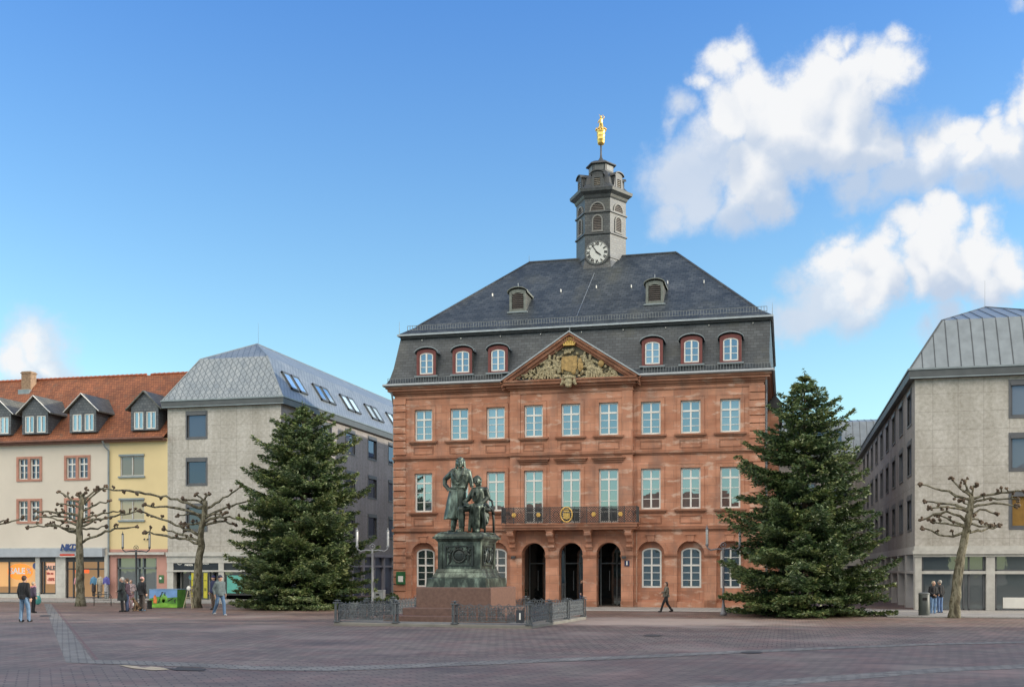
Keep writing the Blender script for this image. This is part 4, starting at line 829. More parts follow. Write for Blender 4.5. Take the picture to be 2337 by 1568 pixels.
# shop storey of the left grey building
def lx(u, dy=0): return onY(u, 1300, YF + dy)[0]
sb = MB(); sb.box(LX0, YF - .25, 3.1, LX1 + .1, YF + .3, 3.4); sb.box(LX0, YF - .12, 2.62, LX1 + .02, YF + .3, 3.1)
for a, b2 in ((383, 397), (500, 512), (615, 640)): sb.box(lx(a), YF - .1, 0, lx(b2), YF + .35, 2.62)
sb.box(LX0, YF - .14, 2.0, LX1 + .03, YF - .02, 2.12)
build(sb, 'shop_surround', LGREY, gl)
dk_ = MB(); dk_.box(lx(397), YF + .6, 0, lx(500), YF + .7, 2.0); dk_.box(lx(512), YF + .02, .35, lx(615), YF + .06, 2.0); build(dk_, 'shop_window', SHOPG, gl)
sg_ = MB(); sg_.box(lx(397), YF - .04, 2.12, lx(500), YF + .05, 2.62); SG_ = build(sg_, 'shop_sign', M('sign_black', (.015, .02, .03), .4), gl)
sg_ = MB(); sg_.box(lx(512), YF - .04, 2.12, lx(615), YF + .05, 2.62); build(sg_, 'shop_sign', M('sign_black_b', (.02, .025, .03), .4), gl)
def letters(s, u, v, Y, size, mat, par, shear=0, bold=.01, name='lettering'):
    x, z = onY(u, v, Y); t = text_mb(s, size, shear, bold); shift(t, x, Y, z); return build(t, name, mat, par)
letters('BARKTA', 431, 1289, YF - .06, .17, WHITE, SG_); letters('Hair', 468, 1283, YF - .06, .42, WHITE, SG_, .3); letters('GP', 416, 1279, YF - .06, .3, WHITE, SG_); letters('S', 499, 1281, YF - .06, .2, WHITE, SG_)
em = MB(); x, z = onY(410, 1282, YF - .06); em.tube([(x + .2 * math.cos(t * .4), YF - .06, z + .2 * math.sin(t * .4)) for t in range(2, 15)], .022, 5); build(em, 'emblem', WHITE, SG_)
fr_ = MB()
for u in (404, 425, 447, 470, 487): fr_.box(lx(u) - .03, YF + .52, 0, lx(u) + .03, YF + .6, 2.0)
build(fr_, 'shop_door_frame', M('door_steel', (.25, .25, .24), .4), gl)
sk_ = MB(); x, z = onY(436, 1317, YF + .5); sk_.tube([(x, YF + .5, z), (x, YF + .48, z)], .18, 16); build(sk_, 'round_sticker', M('teal_sticker', (.12, .35, .4), .5), gl)
tq = MB(); tq.box(lx(518), YF - .0, .5, lx(560), YF + .018, 1.75); build(tq, 'turquoise_poster', M('turquoise_print', (.12, .45, .38), .6, .1), gl)
gs_ = MB()                                           # shop storey along the side lane
gs_.quad((LX1, YF + .3, 0), (LX1, 128, 0), (LX1, 128, 3.4), (LX1, YF + .3, 3.4), 1)
for i in range(18): y = YF + .5 + i * 2.4; gs_.box(LX1 + .001, y, 0, LX1 + .22, y + .35, 3.2, 0)
gs_.box(LX1 + .001, YF + .3, 2.35, LX1 + .2, 128, 2.5, 0); gs_.box(LX1 + .002, YF + .32, 3.2, LX1 + .3, 128, 3.42, 0)
build(gs_, 'side_shopfront', [M('lilac_grey_stone', (.33, .32, .345), .8, .08), GLASSD], gl)

# ------------------------------------------------------------------ right building
RX0, RX1, RYF = 6.61, 16.2, 61.9
gr, grr, e2, k2 = office('office_building', 'pale stone-panelled office building with standing-seam zinc roof, behind the pollarded tree and the waste bin', RX0, RX1, RYF, 107, 12.7, 15.5, 17.6, 1.5, 8.1,
    [12.05, 15.2], [64.4 + 4.55 * i for i in range(9)], -1, [4.35, 7.35, 10.1], CLAD, True, True)
cu = MB(); cu.quad((11.4, RYF + .1, 4.4), (12.7, RYF + .1, 4.4), (12.7, RYF + .1, 5.95), (11.4, RYF + .1, 5.95)); build(cu, 'orange_curtain', M('orange_curtain', (.25, .14, .03), .8, .2), gr)
def rx(u): return onY(u, 1350, RYF)[0]
sb = MB(); sb.box(RX0 - .12, RYF - .3, 2.98, RX1, RYF + .3, 3.18); sb.box(RX0 - .06, RYF - .18, 2.84, RX1, RYF + .3, 2.98); sb.box(RX0 - .04, RYF - .1, 3.18, RX1, RYF + .3, 3.4)
for a, b2 in ((2088, 2103), (2250, 2270)): sb.box(rx(a), RYF - .12, 0, rx(b2), RYF + .5, 2.84)
sb.box(rx(2420), RYF - .12, 0, rx(2440), RYF + .5, 2.84); sb.box(RX0 + .05, RYF - .08, 1.94, RX1, RYF + .05, 2.1)
build(sb, 'shop_surround', LGREY, gr)
gq = MB(); gq.quad((RX0, RYF + .2, .05), (RX1, RYF + .2, .05), (RX1, RYF + .2, 2.84), (RX0, RYF + .2, 2.84)); build(gq, 'shop_window', SHOPG, gr)
fr_ = MB()
for u in (2106, 2200, 2212, 2246, 2274): fr_.box(rx(u) - .035, RYF + .1, 0, rx(u) + .035, RYF + .19, 2.84)
fr_.box(RX0, RYF + .1, .0, RX1, RYF + .19, .12); fr_.box(RX0, RYF + .1, 2.1, RX1, RYF + .19, 2.17); build(fr_, 'window_frame', WFRAME, gr)
wc = MB(); wc.box(rx(2290), RYF + .12, .16, rx(2400), RYF + .18, .72); build(wc, 'white_parapet_panel', WHITE, gr)
gs_ = MB(); gs_.quad((RX0 + .5, RYF + .3, 0), (RX0 + .5, 107, 0), (RX0 + .5, 107, 3.4), (RX0 + .5, RYF + .3, 3.4), 1)
gs_.box(RX0, RYF + .31, 3.0, RX0 + .49, 107, 3.4, 0); gs_.box(RX0 + .02, RYF + .31, 1.95, RX0 + .48, 107, 2.08, 0)
for i in range(10): y = RYF + .35 + i * 4.45; gs_.box(RX0 + .01, y, 0, RX0 + .47, y + .5, 3.0, 0)
build(gs_, 'side_shopfront', [M('lane_pier_stone', (.40, .385, .37), .8, .08), GLASSD], gr)

# ------------------------------------------------------------------ building closing the lane at the back
bb = thing('office_building', 'distant zinc-roofed building closing the lane behind the right fir tree', 'office building', (0, 107, 0))
w_ = MB(); brow = [4.8, 8.4]; bx_ = [-4.5 + 3.1 * i for i in range(4)]
wall(w_, fy(107), -24, 9.5, 3.2, 12.4, [dict(a=x, w=1.9, zb=z, zt=z + 1.9) for x in bx_ for z in brow], .15); build(w_, 'front_wall', CLADS, bb)
BW = grey_frame_mesh(1.9, 1.9)
for x in bx_:
    for z in brow: put_window(BW, bb, x, 107.02, z)
r_ = MB(); r_.quad((-24, 106.6, 12.9), (9.5, 106.6, 12.9), (9.5, 108.6, 16.0), (-24, 108.6, 16.0)); r_.quad((-24, 108.6, 16.0), (9.5, 108.6, 16.0), (9.5, 112, 16.6), (-24, 112, 16.6)); rb_ = build(r_, 'roof', ZINC, bb)
f_ = MB(); f_.box(-24.2, 106.5, 12.3, 9.5, 107.3, 12.9); build(f_, 'fascia', DGREY, bb)
sm = MB()
for i in range(54): x = -23.7 + i * .62; sm.tube([(x, 106.6, 12.92), (x, 108.6, 16.02), (x, 112, 16.62)], .03, 4)
build(sm, 'standing_seam', DGREY, rb_)
for x in (-1.7, 3.0):
    d_ = MB(); d_.box(x - 1.5, 106.8, 13.1, x - 1.3, 109, 15.0); d_.box(x + 1.3, 106.8, 13.1, x + 1.5, 109, 15.0); d_.box(x - 1.5, 106.7, 15.0, x + 1.5, 109.5, 15.5); d_.box(x - 1.3, 106.8, 13.1, x + 1.3, 109, 13.3)
    D_ = build(d_, 'roof_dormer', ZINC, rb_)
g_ = MB(); g_.quad((-4, 106.95, 13.3), (5, 106.95, 13.3), (5, 106.95, 15), (-4, 106.95, 15)); build(g_, 'dormer_glazing', GLASSD, rb_)
s_ = MB(); s_.box(-24, 106.7, 2.5, 9.5, 107.2, 3.2); s_.box(-24, 107.1, 0, 9.5, 107.3, 2.5, 1)
for i in range(9): s_.box(-23 + i * 4, 106.8, 0, -22.5 + i * 4, 107.25, 2.5)
build(s_, 'shop_storey', [LGREY, GLASSD], bb)

# ------------------------------------------------------------------ cream and yellow houses
HX0, HXM, HX1 = -68, -47.6, LX0
ZE = 11.55; RYr, RZr = 76.3, 17.15
def house(name, label, x0, x1, mat):
    b = thing(name, label, 'house', ((x0 + x1) / 2, YF, 0)); return b
cream = house('terraced_house', 'cream rendered house with stone-framed double windows, red tile roof and a shop', HX0, HXM, CREAM)
yel = house('terraced_house', 'narrow yellow house with red stone ground floor, between the cream house and the grey office', HXM, HX1, YELLOW)
def gable(b, x0, x1):
    r_ = MB(); r_.quad((x0, YF - .5, ZE), (x1, YF - .5, ZE), (x1, YF + .2, ZE + .55), (x0, YF + .2, ZE + .55)); r_.quad((x0, YF + .2, ZE + .55), (x1, YF + .2, ZE + .55), (x1, RYr, RZr), (x0, RYr, RZr)); r_.quad((x0, RYr, RZr), (x1, RYr, RZr), (x1, 82, ZE), (x0, 82, ZE))
    r = build(r_, 'roof', TILES, b)
    c_ = MB(); n_ = int((x1 - x0) / .4)
    for i in range(n_): c_.tube([(x0 + i * .4, RYr, RZr + .02), (x0 + i * .4 + .42, RYr, RZr + .05)], [.1, .12], 6)
    build(c_, 'ridge_tiles', M('ridge_clay', (.33, .1, .05), .8, .3, 6), r)
    g = MB(); g.tube([(x0, YF - .56, ZE - .02), (x1, YF - .56, ZE - .02)], .08, 8); g.box(x0, YF - .45, ZE - .2, x1, YF, ZE - .06); build(g, 'gutter', M('brown_gutter', (.17, .075, .05), .6), b); return r
cr_ = gable(cream, HX0, HXM); yr_ = gable(yel, HXM + .001, HX1 - .05)
cxs = [-54.3, -50.25, -58.35, -62.4]
w_ = MB(); ops = [dict(a=x + s * .5, w=.78, zb=z, zt=z + 1.5) for x in cxs for s in (-1, 1) for z in (8.83, 5.72)]
wall(w_, fy(YF), HX0, HXM - .001, 3.2, ZE, ops, .18); build(w_, 'front_wall', CREAM, cream)
CW = window_meshes(.78, 1.5, 1.02, [.5], fr=.06, glass=GLASSD)
for x in cxs:
    for z in (8.83, 5.72):
        f_ = MB(); f_.box(x - 1.08, YF - .07, z - .16, x + 1.08, YF + .01, z); f_.box(x - 1.08, YF - .07, z + 1.5, x + 1.08, YF + .01, z + 1.66)
        for a, b2 in ((-1.08, -.89), (-.11, .11), (.89, 1.08)): f_.box(x + a, YF - .068, z, x + b2, YF + .01, z + 1.5)
        build(f_, 'window_surround', PINKS, cream)
        for s in (-1, 1): put_window(CW, cream, x + s * .5, YF + .1, z)
w_ = MB(); ops = [dict(a=-45.75, w=1.95, zb=z, zt=z + 1.45) for z in (8.88, 5.72)]
wall(w_, fy(YF), HXM, HX1, 3.55, ZE, ops, .15); build(w_, 'front_wall', YELLOW, yel)
YW = window_meshes(1.95, 1.45, 0, [], fr=.08, frame_mat=LGREY, glass=m_glass('warm_window_glass', (.12, .09, .05), .12, (.7, .7, .8)))
for z in (8.88, 5.72):
    put_window(YW, yel, -45.75, YF + .06, z); f_ = MB(); f_.box(-46.85, YF - .12, z - .12, -44.7, YF + .03, z); f_.box(-46.8, YF - .1, z + 1.45, -44.75, YF + .03, z + 1.58); build(f_, 'window_sill', ZINC, yel)
cq = MB(); cq.quad((-46.6, YF + .12, 5.8), (-45.8, YF + .12, 5.8), (-45.8, YF + .12, 7.1), (-46.6, YF + .12, 7.1)); build(cq, 'net_curtain', M('net_curtain', (.5, .5, .46), .9), yel)
dp = MB(); dp.tube([(HXM - .25, YF - .5, ZE - .1), (HXM - .2, YF - .3, ZE - .5), (HXM, YF - .12, ZE - .8), (HXM, YF - .12, .2)], .07, 8); build(dp, 'downpipe', ZINC, cream)
# slate dormers with gabled roofs
def slate_dormer(x, r, lite):
    z0 = 12.15; y0 = YF - .0; d_ = MB(); hw, h_, ap = 1.1, 1.55, 2.75; back = 4.4
    o = Vector((x, y0, z0)) - root_off(r)
    wall(d_, lambda a, n_, z: (a, -n_, z), -hw, hw, 0, h_ + .12, [dict(a=-.5, w=.78, zb=.1, zt=1.36), dict(a=.5, w=.78, zb=.1, zt=1.36)], .12)
    d_.poly([(-hw, 0, h_ + .12), (hw, 0, h_ + .12), (0, 0, ap)])
    for s in (-1, 1): d_.quad((s * hw, 0, 0), (s * hw, back, 0), (s * hw, back, h_), (s * hw, 0, h_))
    D_ = link('dormer', mesh_from(d_, 'dormer', SLATE2), r, o)
    q = MB()
    for s in (-1, 1):
        q.add([(s * (hw + .35), -.22, h_ - .12), (0, -.22, ap), (0, back, ap), (s * (hw + .35), back, h_ - .12), (s * (hw + .35), -.22, h_ - .02), (0, -.22, ap + .1), (0, back, ap + .1), (s * (hw + .35), back, h_ - .02)], [(0, 1, 2, 3), (4, 5, 6, 7), (0, 1, 5, 4), (0, 3, 7, 4)])
        if lite: q.tube([(s * (hw + .37), -.25, h_ - .06), (0, -.25, ap + .06)], .035, 4, 1)
    link('dormer_roof', mesh_from(q, 'dormer_roof', [SLATEM, WHITE]), D_)
    for s in (-.5, .5): w1 = link('window', DWM[0], D_, (s, .05, .1)); link('pane', DWM[1], D_, (s, .05, .1))
SLATE2 = m_slate('blue_slate_hanging', (.12, .135, .15), (.075, .085, .1), .24, .2); SLATEM = m_slate('moss_slate_roof', (.15, .15, .125), (.095, .1, .085), .28, .16)
DWM = window_meshes(.78, 1.26, 0, [], fr=.08)
for u, rr_, lt in ((-4, cr_, 1), (80, cr_, 1), (189, cr_, 1), (330, yr_, 0)):
    slate_dormer(onY(u, 985, YF)[0], rr_, lt)
ch = MB(); x, z = onY(65, 865, 75.6); ch.box(x - .42, 75.3, 16.2, x + .42, 76.0, 17.72); ch.box(x - .48, 75.25, 17.55, x + .48, 76.05, 17.63); CH = build(ch, 'chimney', M('chimney_brick', (.3, .2, .13), .9, .3, 6), cr_)
fl = MB(); fl.box(x - .5, 75.0, 15.8, x + .5, 76.1, 16.25); build(fl, 'chimney_flashing', ZINC, cr_)
sk = MB(); x, z = onY(112, 912, 72.8); sk.add([(x - .3, 72.6, 14.05), (x + .3, 72.6, 14.05), (x + .3, 73.5, 14.6), (x - .3, 73.5, 14.6), (x - .3, 72.6, 13.4), (x + .3, 72.6, 13.4), (x + .3, 73.5, 13.9), (x - .3, 73.5, 13.9)], [(0, 1, 2, 3), (0, 1, 5, 4), (1, 2, 6, 5), (3, 0, 4, 7)]); build(sk, 'roof_hatch', ZINC, cr_)
# cream house shop
sb = MB()
sb.box(HX0, YF - .35, 3.08, lx(240), YF + .02, 3.7); ss = build(sb, 'shop_canopy', M('blue_grey_canopy', (.38, .42, .46), .6, .06), cream)
sb = MB(); sb.box(HX0, YF - .06, 3.7, HXM - .02, YF + .02, 3.78); sb.box(lx(240), YF - .1, 0, HXM - .02, YF + .3, 3.2)
for a, b2 in ((82.5, 92), (129, 151)): sb.box(lx(a), YF - .1, 0, lx(b2), YF + .3, 3.08)
sb.box(HX0, YF - .04, 0, lx(82.5), YF + .3, .35); sb.box(lx(92), YF - .04, 0, lx(129), YF + .3, .35); build(sb, 'shop_surround', LGREY, cream)
fr_ = MB()
for u in (82, 94, 100, 127, 152, 167, 223, 239, 20): fr_.box(lx(u) - .05, YF + .02, .35 if u < 130 else 0, lx(u) + .05, YF + .12, 3.08)
fr_.box(HX0, YF + .015, 2.72, HXM - .4, YF + .13, 3.08); fr_.box(lx(152), YF + .02, 2.15, lx(239), YF + .12, 2.25); fr_.box(HX0, YF + .02, .35, lx(129), YF + .12, .45); build(fr_, 'shopfront_frame', IROND, cream)
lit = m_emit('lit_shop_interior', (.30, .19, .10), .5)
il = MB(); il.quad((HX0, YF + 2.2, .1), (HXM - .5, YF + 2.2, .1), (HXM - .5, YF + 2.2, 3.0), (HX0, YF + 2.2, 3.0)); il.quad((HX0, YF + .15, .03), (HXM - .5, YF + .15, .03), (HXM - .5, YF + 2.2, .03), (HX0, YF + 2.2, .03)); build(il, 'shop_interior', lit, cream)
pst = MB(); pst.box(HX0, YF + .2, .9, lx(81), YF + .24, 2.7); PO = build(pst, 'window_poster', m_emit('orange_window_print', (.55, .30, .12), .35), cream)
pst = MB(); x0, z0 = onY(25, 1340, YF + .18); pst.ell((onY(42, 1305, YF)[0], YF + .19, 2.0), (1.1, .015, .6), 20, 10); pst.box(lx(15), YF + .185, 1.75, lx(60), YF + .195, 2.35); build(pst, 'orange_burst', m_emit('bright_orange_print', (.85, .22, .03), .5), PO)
letters('SALE', 40, 1303, YF + .16, .62, WHITE, PO, 0, .02); letters('%', 66, 1303, YF + .16, .6, LGREY, PO)
pst = MB(); x, z = onY(78, 1291, YF); pst.tube([(x, YF + .17, z), (x, YF + .15, z)], .25, 16); build(pst, 'round_badge', M('blue_badge', (.1, .13, .3), .5), PO)
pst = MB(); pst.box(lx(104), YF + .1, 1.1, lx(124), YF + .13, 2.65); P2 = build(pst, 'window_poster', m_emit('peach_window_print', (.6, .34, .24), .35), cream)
letters('SALE', 114, 1296, YF + .07, .42, M('slate_ink', (.08, .09, .1), .6), P2, 0, .02); letters('bis zu', 114, 1308, YF + .07, .24, M('red_ink', (.4, .05, .04), .6), P2); letters('-50%', 116, 1322, YF + .07, .3, M('red_ink_b', (.4, .05, .04), .6), P2)
nk = letters('NKD', 156, 1249.5, YF - .45, .62, M('navy_letters', (.03, .06, .2), .4), ss, .25, .035, 'shop_sign')
x, z = onY(154, 1264, YF - .4); rb_ = MB(); rb_.box(x - .62, YF - .43, 3.14, x + .55, YF - .352, 3.3); build(rb_, 'red_sign_bar', M('red_letters', (.55, .06, .03), .4), ss); rb_ = MB(); rb_.box(x - .66, YF - .42, 3.08, x + .6, YF - .353, 3.14); build(rb_, 'white_sign_bar', WHITE, ss)
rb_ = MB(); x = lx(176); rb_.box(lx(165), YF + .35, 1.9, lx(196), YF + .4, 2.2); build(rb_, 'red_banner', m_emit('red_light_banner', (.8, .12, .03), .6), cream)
# yellow house ground floor
sb = MB(); sb.box(HXM + .02, YF - .06, 3.45, HX1, YF + .03, 3.62); sb.box(HXM + .02, YF - .03, 2.98, HX1, YF + .3, 3.45); sb.box(HXM + .02, YF - .03, 0, lx(266.5), YF + .3, 2.98); sb.box(lx(358), YF - .03, 0, HX1, YF + .3, 2.98); build(sb, 'stone_surround', PINKP, yel)
aw = MB(); aw.box(lx(253), YF - .3, 3.22, lx(379), YF - .02, 3.4); build(aw, 'rolled_awning', LGREY, yel)
gq = MB(); gq.quad((lx(266.5), YF + .25, 0), (lx(358), YF + .25, 0), (lx(358), YF + .25, 2.98), (lx(266.5), YF + .25, 2.98)); build(gq, 'shop_window', SHOPG, yel)
fr_ = MB()
for u in (268, 308, 313, 325, 355): fr_.box(lx(u) - .05, YF + .1, 0, lx(u) + .05, YF + .22, 2.98)
fr_.box(lx(266.5), YF + .1, 2.2, lx(358), YF + .22, 2.32); fr_.box(lx(266.5), YF + .1, 0, lx(308), YF + .22, .3); build(fr_, 'shopfront_frame', M('blue_grey_frame', (.16, .19, .2), .5), yel)
gp = MB(); x, z = onY(369, 1321, YF); gp.box(x - .2, YF - .07, z - .28, x + .2, YF - .03, z + .28); gq_ = build(gp, 'green_plaque', M('green_plaque_enamel', (.06, .16, .06), .5), yel); gp = MB(); gp.ell((x - .05, YF - .075, z + .06), (.1, .01, .08), 10, 6); build(gp, 'plaque_emblem', WHITE, gq_)
for dx in (-.13, .13): gp = MB(); gp.ell((lx(335) + dx, YF - .12, 4.32), (.07, .06, .06), 8, 6); gp.tube([(lx(335) + dx, YF, 4.38), (lx(335) + dx, YF - .12, 4.36)], .02, 5); build(gp, 'wall_spotlight', IROND, yel)

# ------------------------------------------------------------------ houses on the far sides of the square (they enclose it and mirror in the windows; the tall right row is added, unseen, for shade)
def plain_house(label, x0, x1, y0, y1, ze, zr, mat, along):
    b = thing('terraced_house', label, 'house', ((x0 + x1) / 2, (y0 + y1) / 2, 0)); m_ = MB()
    if along == 'x': ym = (y0 + y1) / 2; prof = [(y0, ze), (ym, zr), (y1, ze)]
    w_ = MB(); w_.box(x0, y0, 0, x1, y1, ze); build(w_, 'wall', mat, b)
    if along == 'x': m_.ext([(x0, y0 - .4, ze), (x0, y1 + .4, ze), (x0, (y0 + y1) / 2, zr)], (x1 - x0, 0, 0))
    else: m_.ext([(x0 - .4, y0, ze), (x1 + .4, y0, ze), ((x0 + x1) / 2, y0, zr)], (0, y1 - y0, 0))
    build(m_, 'roof', TILES if random.random() < .4 else SLATE, b)
    f_ = MB()
    n_ = int(((x1 - x0) if along == 'x' else (y1 - y0)) / 2.6)
    for i in range(n_):
        for z in (4.5, 7.6, 10.6):
            if z + 1.6 > ze: continue
            if along == 'x': c = x0 + (i + .5) * (x1 - x0) / n_; f_.box(c - .55, y1, z, c + .55, y1 + .05, z + 1.5)
            else: c = y0 + (i + .5) * (y1 - y0) / n_; f_.box(x0 - .05, c - .55, z, x0, c + .55, z + 1.5)
    build(f_, 'windows', GLASSD, b)
cols = [M('render_a', (.45, .42, .36), .9, .1), M('render_b', (.32, .3, .27), .9, .1), M('render_c', (.5, .4, .28), .9, .1)]
x = -78; i = 0
for wd, ze, zr in ((16, 9.5, 14), (12, 11, 15.5), (15, 10, 14.2), (13, 8.5, 13), (14, 11.5, 16), (15, 10, 14), (14, 10.5, 15)):
    ze *= .84; zr *= .84
    plain_house(['long ochre', 'tall grey', 'pale', 'low brown', 'tall cream', 'dull grey', 'corner'][i] + ' house on the far side of the square', x, x + wd - .02, -44, -32, ze, zr, cols[i % 3], 'x'); x += wd; i += 1
y = -32; i = 0
for wd, ze, zr in ((17, 14, 19), (15, 13.5, 18.5), (16, 14.5, 19.5), (18, 14, 19), (14, 14.5, 19)):
    plain_house(['first tall', 'second tall', 'third tall', 'fourth tall', 'fifth tall'][i] + ' unseen house added on the right to shade the square', 28, 40, y, y + wd - .02, ze, zr, cols[(i + 1) % 3], 'y'); y += wd; i += 1

rh = thing('terraced_house', 'unseen plain building added behind the town hall to block the sun', 'house', (-12, 106, 0)); m_ = MB(); m_.box(-22, 84, 0, -3, 128, 15); build(m_, 'wall', cols[0], rh); m_ = MB(); m_.ext([(-22.4, 84, 15), (-2.6, 84, 15), (-12.5, 84, 19)], (0, 44, 0)); build(m_, 'roof', SLATE, rh)  # added out of sight to keep sun off the left office side wall
# ================================================================== ground
g_ = MB(); g_.quad((-600, -600, 0), (600, -600, 0), (600, 900, 0), (-600, 900, 0)); struct(build(g_, 'ground', PAVE))
def sheet(name, pts, z, mat): m_ = MB(); m_.poly([(x, y, z) for x, y in pts]); return struct(build(m_, name, mat))
STRIP = m_panel('strip_setts', (.29, .285, .265), (.225, .22, .205), (.13, .125, .12), .32, .2)
def m_strip():
    m, t, b = nmat('granite_strip'); p = pos(t); rot = nn(t, 'ShaderNodeVectorRotate', rotation_type='Z_AXIS'); t.links.new(p, rot.inputs['Vector']); rot.inputs['Angle'].default_value = R(-36)
    bk = brick(t, rot.outputs[0], .36, .22, .02, (.255, .245, .225), (.18, .172, .16), (.09, .085, .08))
    c = mul(t, bk.outputs[0], ramp(t, noise(t, .9, 5, p), [(.3, (.72, .72, .72)), (.7, (1.12, 1.12, 1.1))])); t.links.new(c, b.inputs['Base Color']); b.inputs['Roughness'].default_value = .75; return m
GS = m_strip()
sheet('paving_strip', [G(100, 1377), G(116, 1377), G(214, 1510), G(150, 1510)], .004, GS)
def curve_strip(top, bot, z): sheet('paving_strip', [G(*p) for p in top] + [G(*p) for p in reversed(bot)], z, GS)
curve_strip([(150, 1506), (260, 1506), (420, 1512), (600, 1520), (760, 1521), (900, 1516), (1100, 1508), (1300, 1501), (1500, 1493), (1700, 1484), (1950, 1474), (2150, 1467), (2400, 1462)],
            [(150, 1512), (260, 1516), (420, 1521), (600, 1530), (760, 1531), (900, 1526), (1100, 1517), (1300, 1509), (1500, 1500), (1700, 1490), (1950, 1479), (2150, 1471), (2400, 1466)], .008)
curve_strip([(1560, 1568), (1700, 1555), (1850, 1545), (2000, 1534), (2150, 1523), (2400, 1513)], [(1500, 1590), (1700, 1573), (1850, 1558), (2000, 1546), (2150, 1533), (2400, 1522)], .004)
DSET = M('dark_setts', (.16, .105, .10), .8, .2, 4)
sheet('paving_edge', [G(118, 1377), G(120, 1377), G(226, 1506), G(219, 1506)], .005, DSET)
# worn patches next to the strip
sheet('pale_patch', [G(272, 1518), G(300, 1519), G(330, 1524), G(345, 1521), G(372, 1524), G(388, 1528), G(350, 1530), G(300, 1525)], .0125, M('sandy_patch', (.42, .36, .26), .9, .2, 4))
sheet('asphalt_patch', [G(372, 1524), G(400, 1526), G(405, 1522), G(470, 1526), G(466, 1531), G(400, 1530)], .0125, M('asphalt_patch', (.05, .048, .05), .9, .2, 4))
sheet('manhole_cover', [G(1580 + 35 * math.cos(a * .63), 1528.5 + 0 + 2.2 * math.sin(a * .63)) if False else G(1490 + 22 * math.cos(a * .63), 1450 + 2.5 * math.sin(a * .63)) for a in range(10)], .012, M('cast_iron_cover', (.06, .055, .05), .7))
sheet('manhole_cover', [G(1715 + 26 * math.cos(a * .63), 1489 + 2.6 * math.sin(a * .63)) for a in range(10)], .013, bpy.data.materials['cast_iron_cover'])
sheet('manhole_cover', [G(104 + 14 * math.cos(a * .63), 1405 + 2. * math.sin(a * .63)) for a in range(10)], .012, bpy.data.materials['cast_iron_cover'])
def pav(name, x0, y0, x1, y1, h, mat):
    m_ = MB(); m_.box(x0, y0, -.05, x1, y1, h); return struct(build(m_, name, mat))
def m_slabs():
    m, t, b = nmat('slab_paving'); p = pos(t); bk = brick(t, p, .6, .4, .015, (.40, .38, .35), (.33, .315, .29), (.19, .18, .165)); c = mul(t, bk.outputs[0], ramp(t, noise(t, .7, 5, p), [(.3, (.82, .82, .82)), (.7, (1.12, 1.1, 1.08))])); t.links.new(c, b.inputs['Base Color']); b.inputs['Roughness'].default_value = .8; return m
SLAB = m_slabs()
pav('pavement', -120, 63.5, -33, YF + .4, .07, SLAB); pav('pavement', -30, 57.2, 4.5, 63.6, .03, SLAB); pav('pavement', 4.5, 53.4, 45, 62.2, .05, SLAB)
sheet('kerb_line', [(-120, 63.2), (-33, 63.2), (-33, 63.5), (-120, 63.5)], .01, KERB); sheet('kerb_line', [(4.5, 53.1), (45, 53.1), (45, 53.4), (4.5, 53.4)], .01, KERB); sheet('kerb_line', [(-30, 56.95), (4.5, 56.95), (4.5, 57.2), (-30, 57.2)], .01, DSET)
